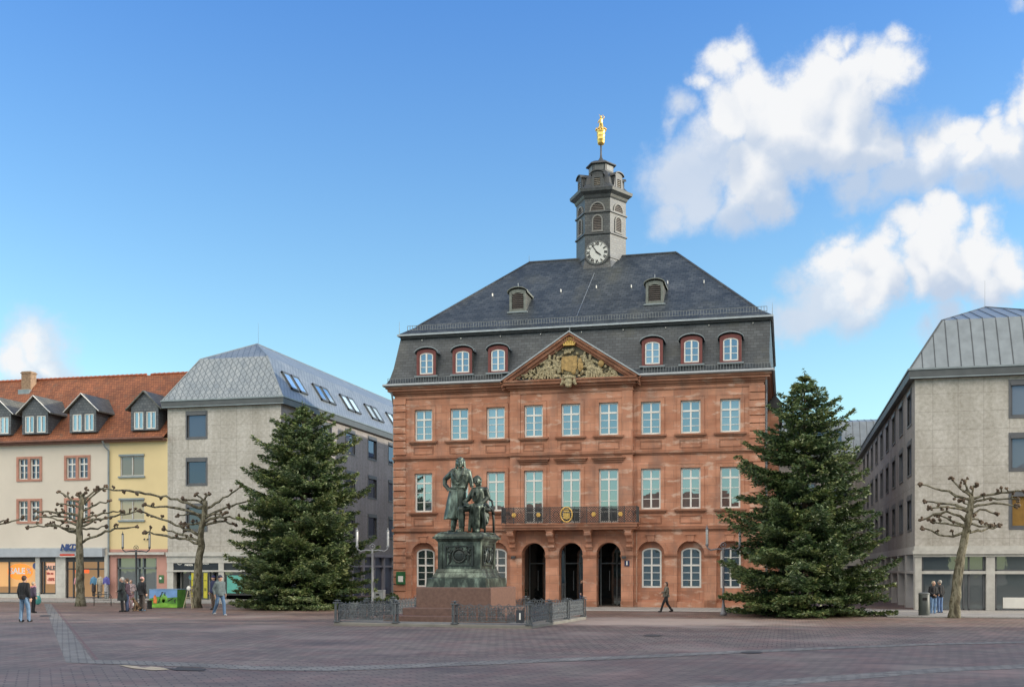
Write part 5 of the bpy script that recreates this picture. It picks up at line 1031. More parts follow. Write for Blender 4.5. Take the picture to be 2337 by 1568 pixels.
# ================================================================== fir trees
def m_needles():
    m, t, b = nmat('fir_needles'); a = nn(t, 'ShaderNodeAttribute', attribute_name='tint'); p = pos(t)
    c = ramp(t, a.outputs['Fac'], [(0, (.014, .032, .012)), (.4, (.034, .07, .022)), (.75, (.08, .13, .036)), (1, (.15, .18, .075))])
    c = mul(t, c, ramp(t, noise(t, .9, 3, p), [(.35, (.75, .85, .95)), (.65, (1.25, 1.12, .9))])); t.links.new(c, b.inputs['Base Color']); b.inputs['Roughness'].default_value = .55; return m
NEED = m_needles(); BARK = M('fir_bark', (.10, .065, .04), .9, .35, 6)
def fir(name, label, x, y, Hh, Rm, seed, lean=0, levels=30, green=0.0, pw=.6):
    rg = np.random.default_rng(seed); t = thing(name, label, 'tree', (x, y, 0))
    V = []; T = []; lim = MB(); 
    lim.tube([(0, 0, -.05), (0.02, 0, Hh * .4), (0, .02, Hh * .8), (0, 0, Hh * .99)], [.2, .14, .06, .015], 8); TK = build(lim, 'trunk', BARK, t, True, False)
    br = MB(); cl = []                                # clusters: pos, dir, size, tint
    for li in range(levels):
        f = (li + rg.uniform(-.3, .3)) / (levels - 1); f = min(max(f, 0.0), .995); z0 = .35 + (Hh - .75) * f
        Rr = Rm * (1 - f) ** pw * min(1, (1 - f) / .1 * .75 + .25) + .1
        if f < .08: Rr *= .95
        Rr *= 1 + rg.uniform(-.07, .07)
        nb = int(9 + 3 * (1 - f)); ph = rg.uniform(0, 6.28)
        for k in range(nb):
            if rg.random() < .08 and f < .6: continue
            an = ph + 6.283 * k / nb + rg.uniform(-.25, .25); Lb = Rr * rg.uniform(.74, 1.12) * (1 + .09 * math.sin(2 * an + seed + 5 * f) + .06 * math.sin(3 * an + 9 * f))
            dx, dy = math.cos(an), math.sin(an); up = rg.uniform(.0, .34) * (1 + f) ; dr = rg.uniform(.25, .45) * (1 - f * .8)
            if z0 < 1.2: dr = rg.uniform(.05, .16); up = .02
            def P(s, L_=Lb): return np.array([dx * s * L_, dy * s * L_, max(.08, z0 + L_ * (up * s - dr * s * (1.55 - 1.15 * s)))])
            br.tube([P(0), P(.5), P(.97)], [.035 * (1 - f) + .01, .018, .006], 4)
            px, py = -dy, dx; ns = max(4, int(Lb / .17))
            for i in range(1, ns + 1):
                s = .15 + .85 * i / ns; b0 = P(s); sw = Lb * .40 * (1 - s) ** .75 + .16
                for sd in (-1, 1):
                    tl = sw * rg.uniform(.7, 1.15); d = np.array([dx * .62 + px * sd * .78, dy * .62 + py * sd * .78, rg.uniform(-.12, .3)])
                    nc = max(2, int(tl / .095))
                    for c in range(nc + 1):
                        q = (c + .5) / (nc + 1); pt = b0 + d * tl * q + np.array([0, 0, -.10 * q * tl]) + rg.normal(0, .025, 3)
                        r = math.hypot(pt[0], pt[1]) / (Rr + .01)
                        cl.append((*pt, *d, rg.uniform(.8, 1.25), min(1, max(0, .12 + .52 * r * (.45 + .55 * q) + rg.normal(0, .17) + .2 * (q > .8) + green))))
            e = P(1.0); 
            for c in range(3): cl.append((*(e + rg.normal(0, .04, 3)), dx, dy, .35, 1.1, .8))
    for c in range(14): cl.append((rg.normal(0, .04), rg.normal(0, .04), Hh - .9 + .07 * c, rg.normal(0, .5), rg.normal(0, .5), .6, .9, .5))
    build(br, 'limbs', BARK, t, True, False)
    A = np.array(cl); n = len(A); pc = A[:, :3]; D = A[:, 3:6]; D /= np.linalg.norm(D, axis=1)[:, None]
    verts = []; tint = []
    for j in range(3):
        rv = rg.normal(0, 1, (n, 3)); W = np.cross(D, rv); W /= np.linalg.norm(W, axis=1)[:, None]
        DD = D + rg.normal(0, .38, (n, 3)); DD /= np.linalg.norm(DD, axis=1)[:, None]
        l = (A[:, 6] * rg.uniform(.06, .11, n))[:, None]; w_ = (A[:, 6] * rg.uniform(.022, .04, n))[:, None]
        c = pc + rg.normal(0, .035, (n, 3)); q = np.stack([c - DD * l, c + W * w_ - DD * l * .1, c + DD * l * 1.1, c - W * w_ - DD * l * .1], 1); verts.append(q.reshape(-1, 3)); tint.append(np.repeat(np.clip(A[:, 7] + rg.normal(0, .07, n), 0, 1), 4))
    Vt = np.concatenate(verts); Tt = np.concatenate(tint); Vt[:, 2] = np.maximum(Vt[:, 2], .02); nv = len(Vt); nf = nv // 4
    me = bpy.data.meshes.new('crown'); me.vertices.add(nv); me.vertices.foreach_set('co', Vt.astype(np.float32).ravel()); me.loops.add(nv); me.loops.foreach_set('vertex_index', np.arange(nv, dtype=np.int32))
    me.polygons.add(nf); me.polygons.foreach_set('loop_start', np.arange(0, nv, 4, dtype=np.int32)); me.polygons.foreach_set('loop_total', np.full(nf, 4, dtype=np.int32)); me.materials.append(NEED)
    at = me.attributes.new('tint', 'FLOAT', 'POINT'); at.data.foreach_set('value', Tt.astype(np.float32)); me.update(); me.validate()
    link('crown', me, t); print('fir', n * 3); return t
def atd(u, d): s = (u - CX) / F * d; return s * ct - d * st, s * st + d * ct
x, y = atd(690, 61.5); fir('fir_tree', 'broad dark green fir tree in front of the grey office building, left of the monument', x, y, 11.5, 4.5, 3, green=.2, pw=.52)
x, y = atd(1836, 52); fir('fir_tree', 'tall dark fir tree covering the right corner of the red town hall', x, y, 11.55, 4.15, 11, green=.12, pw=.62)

# ================================================================== pollarded plane trees
def m_plane_bark():
    m, t, b = nmat('plane_bark'); p = pos(t); v = noise(t, 5, 5, scalev(t, p, (1, 1, .45)), .6)
    c = ramp(t, v, [(.36, (.055, .047, .03)), (.46, (.10, .09, .055)), (.56, (.21, .195, .14)), (.66, (.08, .078, .045))]); t.links.new(c, b.inputs['Base Color']); b.inputs['Roughness'].default_value = .9; bump(t, b, v, .5, .03); return m
PB = m_plane_bark(); KN = M('pollard_knob', (.105, .075, .05), .9, .4, 9, bmp=.5)
def pollard(label, trunk, d, r0, branches, seed, sc=1.0):
    rg = random.Random(seed); x0, y0 = atd(trunk[0][0], d); t = thing('plane_tree', label, 'tree', (x0, y0, 0), 0, 'pollarded plane trees on the square')
    def pt(u, v, dd=0): x, y = atd(u, d); return Vector((x + 0 * dd, y + dd, H + (HV - v) * d / F)) - Vector((x0, y0, 0))
    tr = MB(); P_ = [pt(*q) for q in trunk]; P_[0].z = -.05; n = len(P_)
    pts = []
    for i in range(n - 1):
        for k in range(4): pts.append(P_[i].lerp(P_[i + 1], k / 4) + Vector((rg.uniform(-.02, .02), rg.uniform(-.02, .02), 0)))
    pts.append(P_[-1]); N_ = len(pts); rad = [r0 * (1.28 if i == 0 else 1.08 if i == 1 else 1 - .5 * i / N_) * rg.uniform(.94, 1.06) for i in range(N_)]
    tr.tube(pts, rad, 12)
    for i in range(5): p = pts[rg.randrange(3, N_)]; a = rg.uniform(0, 6.28); tr.ell(p + Vector((math.cos(a), math.sin(a), 0)) * r0 * .8, (.07, .07, .08), 8, 5)
    build(tr, 'trunk', PB, t, True, False)
    def kn(p, s):
        mb = MB()
        for k in range(6): mb.ell(p + Vector((rg.gauss(0, .5), rg.gauss(0, .5), rg.gauss(0, .45))) * s, [s * rg.uniform(.55, 1.0) for _ in range(3)], 7, 5)
        build(mb, 'knob', KN, t, True, False)
    for (su, sv, eu, ev, *mid) in branches:
        b = MB(); dy = rg.uniform(-1, 1) * min(1.6, abs(eu - su) * d / F * .45)
        S0, E0_ = pt(su, sv), pt(eu, ev, dy); L_ = (E0_ - S0).length
        arch = mid[0] if mid else rg.uniform(.02, .12)
        m = max(4, int(L_ / .28)); pl = []
        for i in range(m + 1):
            s = i / m; p = S0.lerp(E0_, s); p.z += arch * L_ * math.sin(math.pi * s) * (1 - .4 * s); j = .055 * (0 if i in (0,) else 1); p += Vector((rg.uniform(-j, j), rg.uniform(-j, j), rg.uniform(-j, j) * 1.2)); pl.append(p)
        rb = .08 * sc * (.75 + .25 * min(1, L_ / 3)); b.tube(pl, [rb * (1 - .5 * i / m) * rg.uniform(.85, 1.2) for i in range(m + 1)], 7)
        kn(pl[-1], .1 * sc)
        for i in range(2, m):
            if rg.random() < .42:
                o = pl[i] + Vector((rg.uniform(-.12, .12), rg.uniform(-.2, .2), rg.choice((1, 1, 1, -.6)) * rg.uniform(.1, .24))); b.tube([pl[i], o], [.04 * sc, .032 * sc], 6); kn(o, .07 * sc)
        build(b, 'limb', PB, t, True, False)
    return t
pollard('pollarded plane tree with knobbly bare limbs before the cream house', [(184, 1382), (183, 1330), (182, 1270), (181, 1210), (186, 1160), (188, 1128)], 65.5, .26,
    [(186, 1150, 126, 1122, .0), (184, 1158, 114, 1149), (182, 1178, 68, 1165), (180, 1190, 82, 1178), (180, 1212, 69, 1204, .08), (178, 1220, 88, 1196), (180, 1200, 102, 1180), (190, 1145, 214, 1119), (192, 1150, 250, 1112), (190, 1165, 254, 1143), (190, 1185, 268, 1165), (190, 1192, 331, 1168, .0),
     (190, 1200, 256, 1186), (188, 1238, 319, 1201, .08), (186, 1205, 234, 1197, -.1), (187, 1140, 196, 1118), (186, 1140, 172, 1130)], 1)
pollard('pollarded plane tree with curved trunk, its limbs crossing the yellow house', [(449, 1386), (450, 1340), (452, 1290), (460, 1245), (458, 1215), (466, 1170), (468, 1142)], 62.5, .25,
    [(462, 1160, 256, 1119, .06), (460, 1175, 340, 1155, .04), (458, 1180, 404, 1174), (456, 1222, 322, 1168, .02), (453, 1240, 306, 1212, .02), (455, 1235, 360, 1206, .02), (464, 1150, 421, 1138, .1), (466, 1145, 448, 1128), (466, 1142, 476, 1126), (470, 1160, 541, 1106, -.05), (470, 1178, 559, 1141), (470, 1180, 521, 1173), (468, 1190, 566, 1186), (466, 1198, 534, 1195), (462, 1200, 410, 1196)], 2, 1.05)
pollard('pollarded plane tree beside the waste bin and the pale office building', [(2178, 1409), (2180, 1370), (2184, 1328), (2194, 1262), (2205, 1211), (2213, 1169), (2218, 1132)], 49.8, .24,
    [(2213, 1140, 2105, 1103, .02), (2216, 1132, 2173, 1090, -.08), (2218, 1130, 2202, 1100), (2212, 1165, 2117, 1142, .06), (2210, 1168, 2121, 1162), (2205, 1190, 2100, 1187, .22), (2203, 1200, 2146, 1178), (2206, 1212, 2110, 1206, -.16), (2205, 1205, 2130, 1193), (2219, 1132, 2225, 1106), (2218, 1140, 2331, 1121, .06), (2216, 1150, 2318, 1142, .1), (2214, 1160, 2315, 1157, .14),
     (2212, 1178, 2278, 1174, .2), (2208, 1192, 2240, 1190, .3), (2206, 1216, 2284, 1201, -.02), (2208, 1196, 2262, 1198, -.05), (2214, 1155, 2190, 1140)], 3, .92)
pollard('plane tree at the left edge with only its limb ends showing', [(-95, 1380), (-95, 1300), (-96, 1210), (-94, 1130)], 66, .26, [(-95, 1180, 4, 1130, -.05), (-95, 1205, 38, 1183, -.05), (-95, 1200, 10, 1188, .0), (-95, 1160, -40, 1140), (-95, 1190, -180, 1180), (-95, 1160, -170, 1140)], 4)

# ================================================================== street lamps
def lamp(label, u, d, ht, mat):
    x, y = atd(u, d); t = thing('street_lamp', label, 'street lamp', (x, y, 0), R(14), 'twin-armed street lamps'); p = MB()
    p.lathe([(.16, 0), (.16, .12), (.1, .2), (.075, .5), (.055, .6), (.05, ht - 1.2), (.07, ht - 1.15), (.05, ht - 1.05), (.04, ht - .95)], (0, 0, 0), 12); build(p, 'post', mat, t, True, False)
    a = MB()
    a.tube([(-.78, 0, ht - .8), (-.76, 0, ht - .95), (-.6, 0, ht - 1.06), (-.3, 0, ht - 1.0), (0, 0, ht - 1.02), (.3, 0, ht - 1.0), (.6, 0, ht - 1.06), (.76, 0, ht - .95), (.78, 0, ht - .8)], .035, 8)
    a.tube([(.13 * math.cos(k * .52), 0, ht - .82 + .13 * math.sin(k * .52)) for k in range(13)], .02, 6); a.ell((0, 0, ht - .82), .05); build(a, 'arm', mat, t, True, False)
    for s in (-1, 1):
        g = MB(); g.lathe([(.05, 0), (.055, .05), (.055, .72), (.04, .76)], (s * .78, 0, ht - .8), 10); L_ = build(g, 'lamp_tube', M('frosted_lamp_glass', (.5, .51, .5), .25, .05), t, True, False)
        c = MB(); c.lathe([(.07, 0), (.08, .06), (.06, .1)], (s * .78, 0, ht - .86), 10); c.lathe([(.065, 0), (.07, .04), (.02, .1), (.012, .2)], (s * .78, 0, ht - .06), 10)
        for q in range(3): c.tube([(s * .78 + .065 * math.cos(q * 2.09), .065 * math.sin(q * 2.09), ht - .8), (s * .78 + .065 * math.cos(q * 2.09), .065 * math.sin(q * 2.09), ht - .05)], .008, 4)
        link('lamp_cap', mesh_from(c, 'lamp_cap', mat), L_)
    return t
LG = M('lamp_grey_paint', (.24, .25, .26), .45, .1)
lamp('pale street lamp between the left fir tree and the red town hall', 850, 56, 4.15, LG)
lamp('grey street lamp in front of the town hall beside the right fir tree', 1651, 52.5, 4.15, M('lamp_mid_grey', (.17, .17, .185), .5))
lamp('dark street lamp in front of the yellow house', 310.5, 64.5, 4.25, M('lamp_dark', (.07, .08, .085), .5))

# ================================================================== monument
MX, MY = atd(1066, 46.0); MR = R(-4.5)
mon = thing('monument', 'bronze monument of a standing and a seated man on a stepped granite pedestal', 'monument', (MX, MY, 0), MR)
GRAN = M('red_granite', (.15, .085, .064), .45, .18, 9); GRAND = M('red_granite_steps', (.125, .073, .058), .6, .2, 6)
def m_bronze():
    m, t, b = nmat('patinated_bronze'); p = pos(t)
    c = ramp(t, noise(t, 2.6, 7, scalev(t, p, (1, 1, .5)), .65), [(.32, (.02, .027, .024)), (.48, (.045, .06, .05)), (.58, (.12, .155, .125)), (.72, (.26, .33, .27))]); t.links.new(c, b.inputs['Base Color']); b.inputs['Roughness'].default_value = .42; b.inputs['Metallic'].default_value = .45
    bump(t, b, noise(t, 22, 4, p), .15, .01); return m
BRZ = m_bronze()
BRZD = M('dark_bronze', (.035, .045, .042), .45, .35, 5, metal=.4)
def sq(mb, h0, h1, z0, z1): mb.add([(-h0, -h0, z0), (h0, -h0, z0), (h0, h0, z0), (-h0, h0, z0), (-h1, -h1, z1), (h1, -h1, z1), (h1, h1, z1), (-h1, h1, z1)], [(3, 2, 1, 0), (4, 5, 6, 7), (0, 1, 5, 4), (1, 2, 6, 5), (2, 3, 7, 6), (3, 0, 4, 7)])
for h, z0, z1, nm, mt in ((4.05, 0, .12, 'kerb', KERB), (2.6, .12, .34, 'granite_step', GRAND), (2.02, .34, .64, 'granite_step', GRAND), (1.6, .64, 1.46, 'granite_block', GRAN)):
    m_ = MB(); sq(m_, h, h, z0, z1 - .03); sq(m_, h, h - .03, z1 - .0301, z1); build(m_, nm, mt, mon, False, False)
pv = MB(); pv.box(-4, -4, .12, 4, 4, .125)
pe = MB(); sq(pe, 1.3, 1.28, 1.46, 1.82); sq(pe, 1.28, 1.1, 1.82, 1.86); sq(pe, 1.12, 1.0, 1.86, 2.08); sq(pe, 1.02, .97, 2.08, 2.2); sq(pe, .9, .9, 2.2, 3.28); sq(pe, .93, .93, 3.24, 3.3); sq(pe, .93, 1.04, 3.3, 3.44); sq(pe, 1.1, 1.1, 3.44, 3.52); sq(pe, 1.06, 1.0, 3.52, 3.62)
for sx in (-1, 1):
    for sy in (-1, 1): pe.box(min(sx * .93, sx * .74), min(sy * .93, sy * .74), 2.2, max(sx * .93, sx * .74), max(sy * .93, sy * .74), 3.24)
PED = build(pe, 'pedestal', BRZ, mon, False, False)
for k in range(4):
    q = MB(); 
    for a_ in ((-.62, -.945, 2.32, .62, -.9, 2.38), (-.62, -.945, 3.1, .62, -.9, 3.16), (-.62, -.945, 2.38, -.56, -.9, 3.1), (.56, -.945, 2.38, .62, -.9, 3.1)): q.box(*a_)
    q.tube([(.27 * math.cos(t * .2618), -.93, 2.74 + .27 * math.sin(t * .2618)) for t in range(25)], .035, 6); q.ell((0, -.9, 2.74), (.23, .05, .23), 14, 8)
    for z in (2.68, 2.74, 2.8): q.box(-.13, -.96, z, .13, -.94, z + .02)
    rr_ = random.Random(k)
    for s in (-1, 1):
        q.cap((s * .4, -.92, 2.55), (s * .42, -.93, 2.78), .05, .06); q.ell((s * .42, -.93, 2.93), (.05, .05, .06)); q.cap((s * .4, -.92, 2.5), (s * .47, -.92, 2.42), .035, .03); q.cap((s * .4, -.93, 2.8), (s * .3, -.93, 2.95), .03, .025)
        for i in range(10): q.ell((s * rr_.uniform(.28, .53), -.91, rr_.uniform(2.42, 3.08)), (rr_.uniform(.02, .05), .04, rr_.uniform(.02, .06)), 7, 5)
    for i in range(7): q.ell((-.15 + .05 * i, -.92, 3.04 + .03 * math.sin(i)), (.035, .04, .035), 7, 5)
    build(q, 'relief_panel', BRZD, PED, False, False, (0, 0, 0), R(90) * k)
tb = MB(); sq(tb, .98, .92, 3.62, 3.68)
rr_ = random.Random(4)
for i in range(30): tb.ell((rr_.uniform(-.8, .95), rr_.uniform(-.8, .8), 3.68), (rr_.uniform(.1, .3), rr_.uniform(.1, .3), rr_.uniform(.03, .07)), 8, 5)
build(tb, 'bronze_ground', BRZ, mon, True, False)
# -- standing man: hand on hip, long frock coat
def sv(x, z): return ((x - 480) * .00244, (1420 - z) * .00244)     # detail photo -> metres
SX, SZ = -.36, 3.7
def P3(px, pz, y=0): a, b2 = sv(px, pz); return Vector((SX + a, y, SZ + b2))
def face(mb, c, r, yaw=0, beard=False, down=0):
    n0 = len(mb.v); mb.ell((0, 0, 0), (r * .78, r * .9, r * 1.08), 16, 12); mb.ell((0, -r * .3, -r * .42), (r * .56, r * .6, r * .62), 12, 8)
    mb.cap((0, -r * .88, r * .08), (0, -r * 1.1, -r * .22), r * .1, r * .16, 8); mb.ell((0, -r * .95, -r * .48), (r * .24, r * .1, r * .06), 8, 5); mb.ell((0, -r * .82, -r * .85), (r * .24, r * .2, r * .18), 8, 5)
    for s in (-1, 1): mb.ell((s * r * .3, -r * .82, r * .22), (r * .24, r * .12, r * .08), 8, 5); mb.ell((s * r * .8, 0, -r * .05), (r * .1, r * .18, r * .26), 8, 5); mb.ell((s * r * .42, -r * .7, -r * .2), (r * .22, r * .2, r * .22), 8, 5)
    mb.xf(Matrix.Translation(c) @ Matrix.Rotation(yaw, 4, 'Z') @ Matrix.Rotation(down, 4, 'X'), n0)
def hand(mb, wr, dirv, side, l, curl=.5, pal=(0, 0, -1)):
    d = Vector(dirv).normalized(); pl = Vector(pal); sdv = d.cross(pl).normalized(); pn = sdv.cross(d).normalized(); w = Vector(wr)
    k = w + d * l * .45
    for i in range(4):
        o = sdv * (i - 1.5) * l * .12; mb.cap(w + o * .6, k + o, l * .085, l * .08, 7)
        L1 = l * (.26, .3, .28, .22)[i]; f1 = k + o + d * L1 + pn * L1 * .2 * curl; f2 = f1 + (d * (1 - curl) + pn * curl).normalized() * L1 * .9; mb.cap(k + o, f1, l * .06, l * .055, 6); mb.cap(f1, f2, l * .055, l * .045, 6)
    tb_ = w + d * l * .12 - sdv * side * l * .18; t1 = tb_ + (d * .7 - sdv * side * .7).normalized() * l * .28; mb.cap(w, tb_, l * .1, l * .085, 7); mb.cap(tb_, t1, l * .075, l * .06, 6); mb.cap(t1, t1 + (d + pn * curl).normalized() * l * .22, l * .06, l * .05, 6)
s = MB(); hd = P3(512, 238, -.06)
face(s, hd, .185, R(18))
rr_ = random.Random(9)
for i in range(70):                                  # wavy collar-length hair
    a = rr_.uniform(0, 6.28); e = rr_.uniform(-.5, 1.45); d = Vector((math.cos(a) * math.cos(e), math.sin(a) * math.cos(e), math.sin(e)))
    if d.y < -.35 and e < .75: continue
    s.ell(hd + Vector((d.x * .165, d.y * .17 + .02, d.z * .19 + .02)), (rr_.uniform(.04, .07),) * 3, 7, 5)
for sd in (-1, 1):
    for k in range(5): s.ell(hd + Vector((sd * (.165 + .005 * k), .03, .05 - .055 * k)), (.055, .08, .06), 7, 5)
s.cap(P3(505, 400), P3(508, 320, -.03), .12, .10)
s.ell(P3(500, 385, -.06), (.15, .14, .12), 10, 7)    # neckcloth
s.cap(P3(365, 400), P3(640, 395), .14, .14, 12)      # shoulders
s.cap(P3(430, 440), P3(450, 640), .24, .22, 14); s.cap(P3(590, 440), P3(545, 640), .23, .21, 14); s.ell(P3(500, 500, -.04), (.38, .27, .42), 14, 10)
s.cap(P3(350, 395), P3(210, 500, .08), .125, .105); s.cap(P3(210, 500, .08), P3(215, 590, .03), .1, .095); s.cap(P3(215, 590, .03), P3(300, 670, -.08), .095, .085)
hand(s, P3(295, 665, -.1), P3(350, 700, -.22) - P3(295, 665, -.1), 1, .26, .5, (0, .6, -.3))
s.cap(P3(650, 390), P3(690, 520, .02), .125, .105); s.cap(P3(690, 520, .02), P3(712, 620, .0), .1, .085); hand(s, P3(715, 620, .0), Vector((.25, -.1, -1)), -1, .24, .6, (1, 0, 0))
# coat skirt: lofted folds
n = 40; prof = []
secs = [(640, 330, 600, .24), (760, 290, 605, .27), (880, 265, 600, .3), (1000, 245, 590, .32), (1100, 228, 560, .33), (1185, 215, 535, .34)]
vs = []; fs = []
for j, (pz, xl, xr, ry) in enumerate(secs):
    c = P3((xl + xr) / 2, pz); rx_ = (xr - xl) / 2 * .00244
    for i in range(n):
        a = 2 * math.pi * i / n; w_ = 1 + .055 * (j / 5) * math.sin(a * 9 + .6) + .03 * (j / 5) * math.sin(a * 4)
        vs.append((c.x + rx_ * w_ * math.cos(a), c.y + ry * w_ * math.sin(a), c.z + (.02 * math.sin(a * 3) if j == 5 else 0)))
for j in range(5): fs += [(j * n + i, j * n + (i + 1) % n, (j + 1) * n + (i + 1) % n, (j + 1) * n + i) for i in range(n)]
fs += [tuple(range(n - 1, -1, -1)), tuple(range(5 * n, 6 * n))]; s.add(vs, fs)
s.tube([P3(335, 655, -.18), P3(465, 665, -.27), P3(600, 650, -.18)], [.03, .035, .03], 6)       # waist seam
for q in ([(385, 340, -.2), (430, 430, -.29), (498, 545, -.31)], [(600, 350, -.2), (575, 440, -.29), (508, 550, -.31)]):   # lapels
    pts_ = [P3(*a) for a in q]; s.tube(pts_, [.06, .075, .03], 6)
s.tube([P3(400, 345, .05), P3(420, 335, -.15), P3(450, 350, -.22)], .06, 6); s.tube([P3(620, 345, .05), P3(600, 335, -.15), P3(565, 350, -.22)], .06, 6)
for pz in (590, 640, 700): s.ell(P3(468, pz, -.3), .025, 7, 5); s.ell(P3(520, pz, -.3), .025, 7, 5)
s.tube([P3(492, 560, -.285), P3(500, 800, -.3), P3(500, 1170, -.35)], [.02, .025, .03], 5)
s.cap(P3(400, 1130), P3(385, 1290, -.02), .15, .12); s.cap(P3(385, 1290, -.02), P3(370, 1370), .12, .1); s.cap(P3(370, 1395, 0), P3(330, 1405, -.26), .085, .07)
s.cap(P3(540, 1100, -.05), P3(548, 1270, -.08), .15, .12); s.cap(P3(548, 1270, -.08), P3(545, 1370, -.05), .12, .1); s.cap(P3(545, 1395, -.05), P3(545, 1405, -.34), .085, .07)
remesh(s, 'standing_figure', BRZ, .018, 1, mon)
# -- seated man with book
s = MB(); hd = P3(838, 550, -.2); face(s, hd, .165, R(-10), False, R(12))
for i in range(60):
    a = rr_.uniform(0, 6.28); e = rr_.uniform(-.4, 1.45); d = Vector((math.cos(a) * math.cos(e), math.sin(a) * math.cos(e), math.sin(e)))
    if d.y < -.4 and e < .7: continue
    s.ell(hd + Vector((d.x * .15, d.y * .155 + .02, d.z * .17 + .02)), (rr_.uniform(.04, .06),) * 3, 7, 5)
s.cap(hd + Vector((.13, .05, -.02)), hd + Vector((.15, .03, -.17)), .05, .04)
s.cap(P3(845, 650, -.1), P3(845, 600, -.14), .1, .095); s.cap(P3(760, 700, -.05), P3(965, 700, -.02), .12, .13, 12); s.cap(P3(860, 730, -.04), P3(860, 930, .05), .24, .26, 14)
s.cap(P3(965, 700, -.02), P3(1000, 820, .05), .125, .105); s.cap(P3(1000, 820, .05), P3(930, 915, -.2), .1, .08); hand(s, P3(925, 920, -.22), Vector((-1, -.4, -.25)), 1, .22, .5, (0, 0, -1))
s.cap(P3(760, 700, -.05), P3(660, 850, -.05), .115, .1); s.cap(P3(660, 850, -.05), P3(600, 905, -.2), .1, .085); s.cap(P3(600, 905, -.2), P3(690, 945, -.4), .085, .07); hand(s, P3(690, 945, -.42), Vector((1, -.2, -.15)), -1, .22, .4, (0, 0, -1))
s.cap(P3(790, 980, .05), P3(600, 1030, -.55), .17, .14, 12); s.cap(P3(600, 1030, -.55), P3(610, 1220, -.48), .14, .115, 12); s.cap(P3(610, 1220, -.48), P3(590, 1360, -.46), .115, .09); s.cap(P3(590, 1390, -.44), P3(560, 1400, -.72), .085, .075)
s.cap(P3(930, 980, .05), P3(885, 1000, -.5), .17, .145, 12); s.cap(P3(885, 1000, -.5), P3(870, 1200, -.4), .14, .12, 12); s.cap(P3(870, 1200, -.4), P3(880, 1350, -.3), .12, .09); s.cap(P3(880, 1385, -.3), P3(890, 1395, -.58), .085, .075)
for x0_, z0_, x1_, z1_ in ((740, 1000, 700, 1370), (790, 1000, 800, 1390), (840, 1010, 830, 1340), (950, 960, 1010, 1250), (920, 1000, 960, 1280), (700, 960, 780, 1340), (980, 1000, 940, 1330)): s.cap(P3(x0_, z0_, -.3), P3(x1_, z1_, -.16), .055, .08, 7)   # falling coat tails
for x0_ in (565, 630, 645): s.cap(P3(x0_, 1060, -.62), P3(x0_ + 8, 1320, -.56), .025, .03, 6)
for x0_ in (850, 905, 925): s.cap(P3(x0_, 1020, -.58), P3(x0_ - 6, 1190, -.48), .025, .03, 6)
s.tube([P3(790, 680, -.2), P3(770, 800, -.3), P3(790, 900, -.26)], [.05, .06, .04], 6); s.tube([P3(900, 680, -.2), P3(850, 800, -.3), P3(820, 900, -.26)], [.05, .06, .04], 6)
s.ell(P3(845, 1150, .1), (.42, .3, .5), 12, 8)
remesh(s, 'seated_figure', BRZ, .018, 1, mon)
c = MB()                                              # chair and book
for px_, y_ in ((985, -.28), (1060, .3), (690, .3)): c.tube([P3(px_ - 20, 960, y_ * .8), P3(px_, 1180, y_), P3(px_ + 5, 1420, y_)], [.05, .055, .045], 7)
c.tube([P3(1000, 930, -.3), P3(1060, 1010, -.1), P3(1075, 1100, .3)], [.05, .06, .05], 7); c.box(P3(640, 0).x, -.25, P3(0, 1060).z, P3(1065, 0).x, .4, P3(0, 1010).z); c.tube([P3(1055, 1010, .3), P3(1030, 880, .34), P3(960, 840, .36)], .045, 7)
build(c, 'bronze_chair', BRZD, mon, True, False)
b_ = MB(); p0 = P3(735, 965, -.5); b_.add([tuple(p0 + Vector(v)) for v in ((-.17, -.14, .02), (0, -.16, -.03), (.17, -.14, .02), (.17, .14, .1), (0, .14, .05), (-.17, .14, .1), (-.17, -.14, -.02), (0, -.16, -.07), (.17, -.14, -.02), (.17, .14, .06), (0, .14, .01), (-.17, .14, .06))], [(0, 1, 4, 5), (1, 2, 3, 4), (6, 7, 10, 11), (7, 8, 9, 10), (0, 1, 7, 6), (1, 2, 8, 7), (2, 3, 9, 8), (5, 0, 6, 11), (3, 4, 10, 9), (4, 5, 11, 10)]); build(b_, 'open_book', BRZ, mon, False, False)

# ================================================================== wrought-iron fence round the monument
def scroll(mb, x, z, r, s, y=0, turns=1.4, a0=0):
    mb.tube([(x + s * r * (1 - t / 22) * math.cos(a0 + t / 16 * turns * 6.283), y, z + r * (1 - t / 22) * math.sin(a0 + t / 16 * turns * 6.283)) for t in range(17)], .016, 4)
def fence_panel(L_, hh, seed, dense=True):
    rg = random.Random(seed); m = MB(); n_ = max(2, round(L_ / .36)); st_ = L_ / n_
    m.box(0, -.02, .1, L_, .02, .135); m.box(0, -.02, hh - .06, L_, .02, hh - .03); m.box(0, -.012, hh * .62, L_, .012, hh * .62 + .02)
    for i in range(n_):
        x = st_ * (i + .5); m.box(x - .012, -.012, .1, x + .012, .012, hh - .03)
        for k, z in enumerate((.2, .36, .54)):
            for s in (-1, 1): scroll(m, x + s * st_ * .24, z, .075, s * (1 if k % 2 else -1), 0, 1.3, rg.uniform(0, 1))
        if dense:
            m.ell((x, 0, hh * .62), (.045, .03, .045), 6, 4)
            for s in (-1, 1): m.tube([(x, 0, .14), (x + s * st_ * .4, 0, hh * .35), (x, 0, hh * .6)], .012, 4); m.ell((x + s * st_ * .36, 0, hh - .1), (.05, .02, .03), 6, 4); m.ell((x + s * .12, 0, .35), (.04, .02, .025), 6, 4)
            m.tube([(x - st_ * .5, 0, hh - .04), (x - st_ * .25, 0, hh + .03), (x, 0, hh - .04)], .012, 4)
    return m
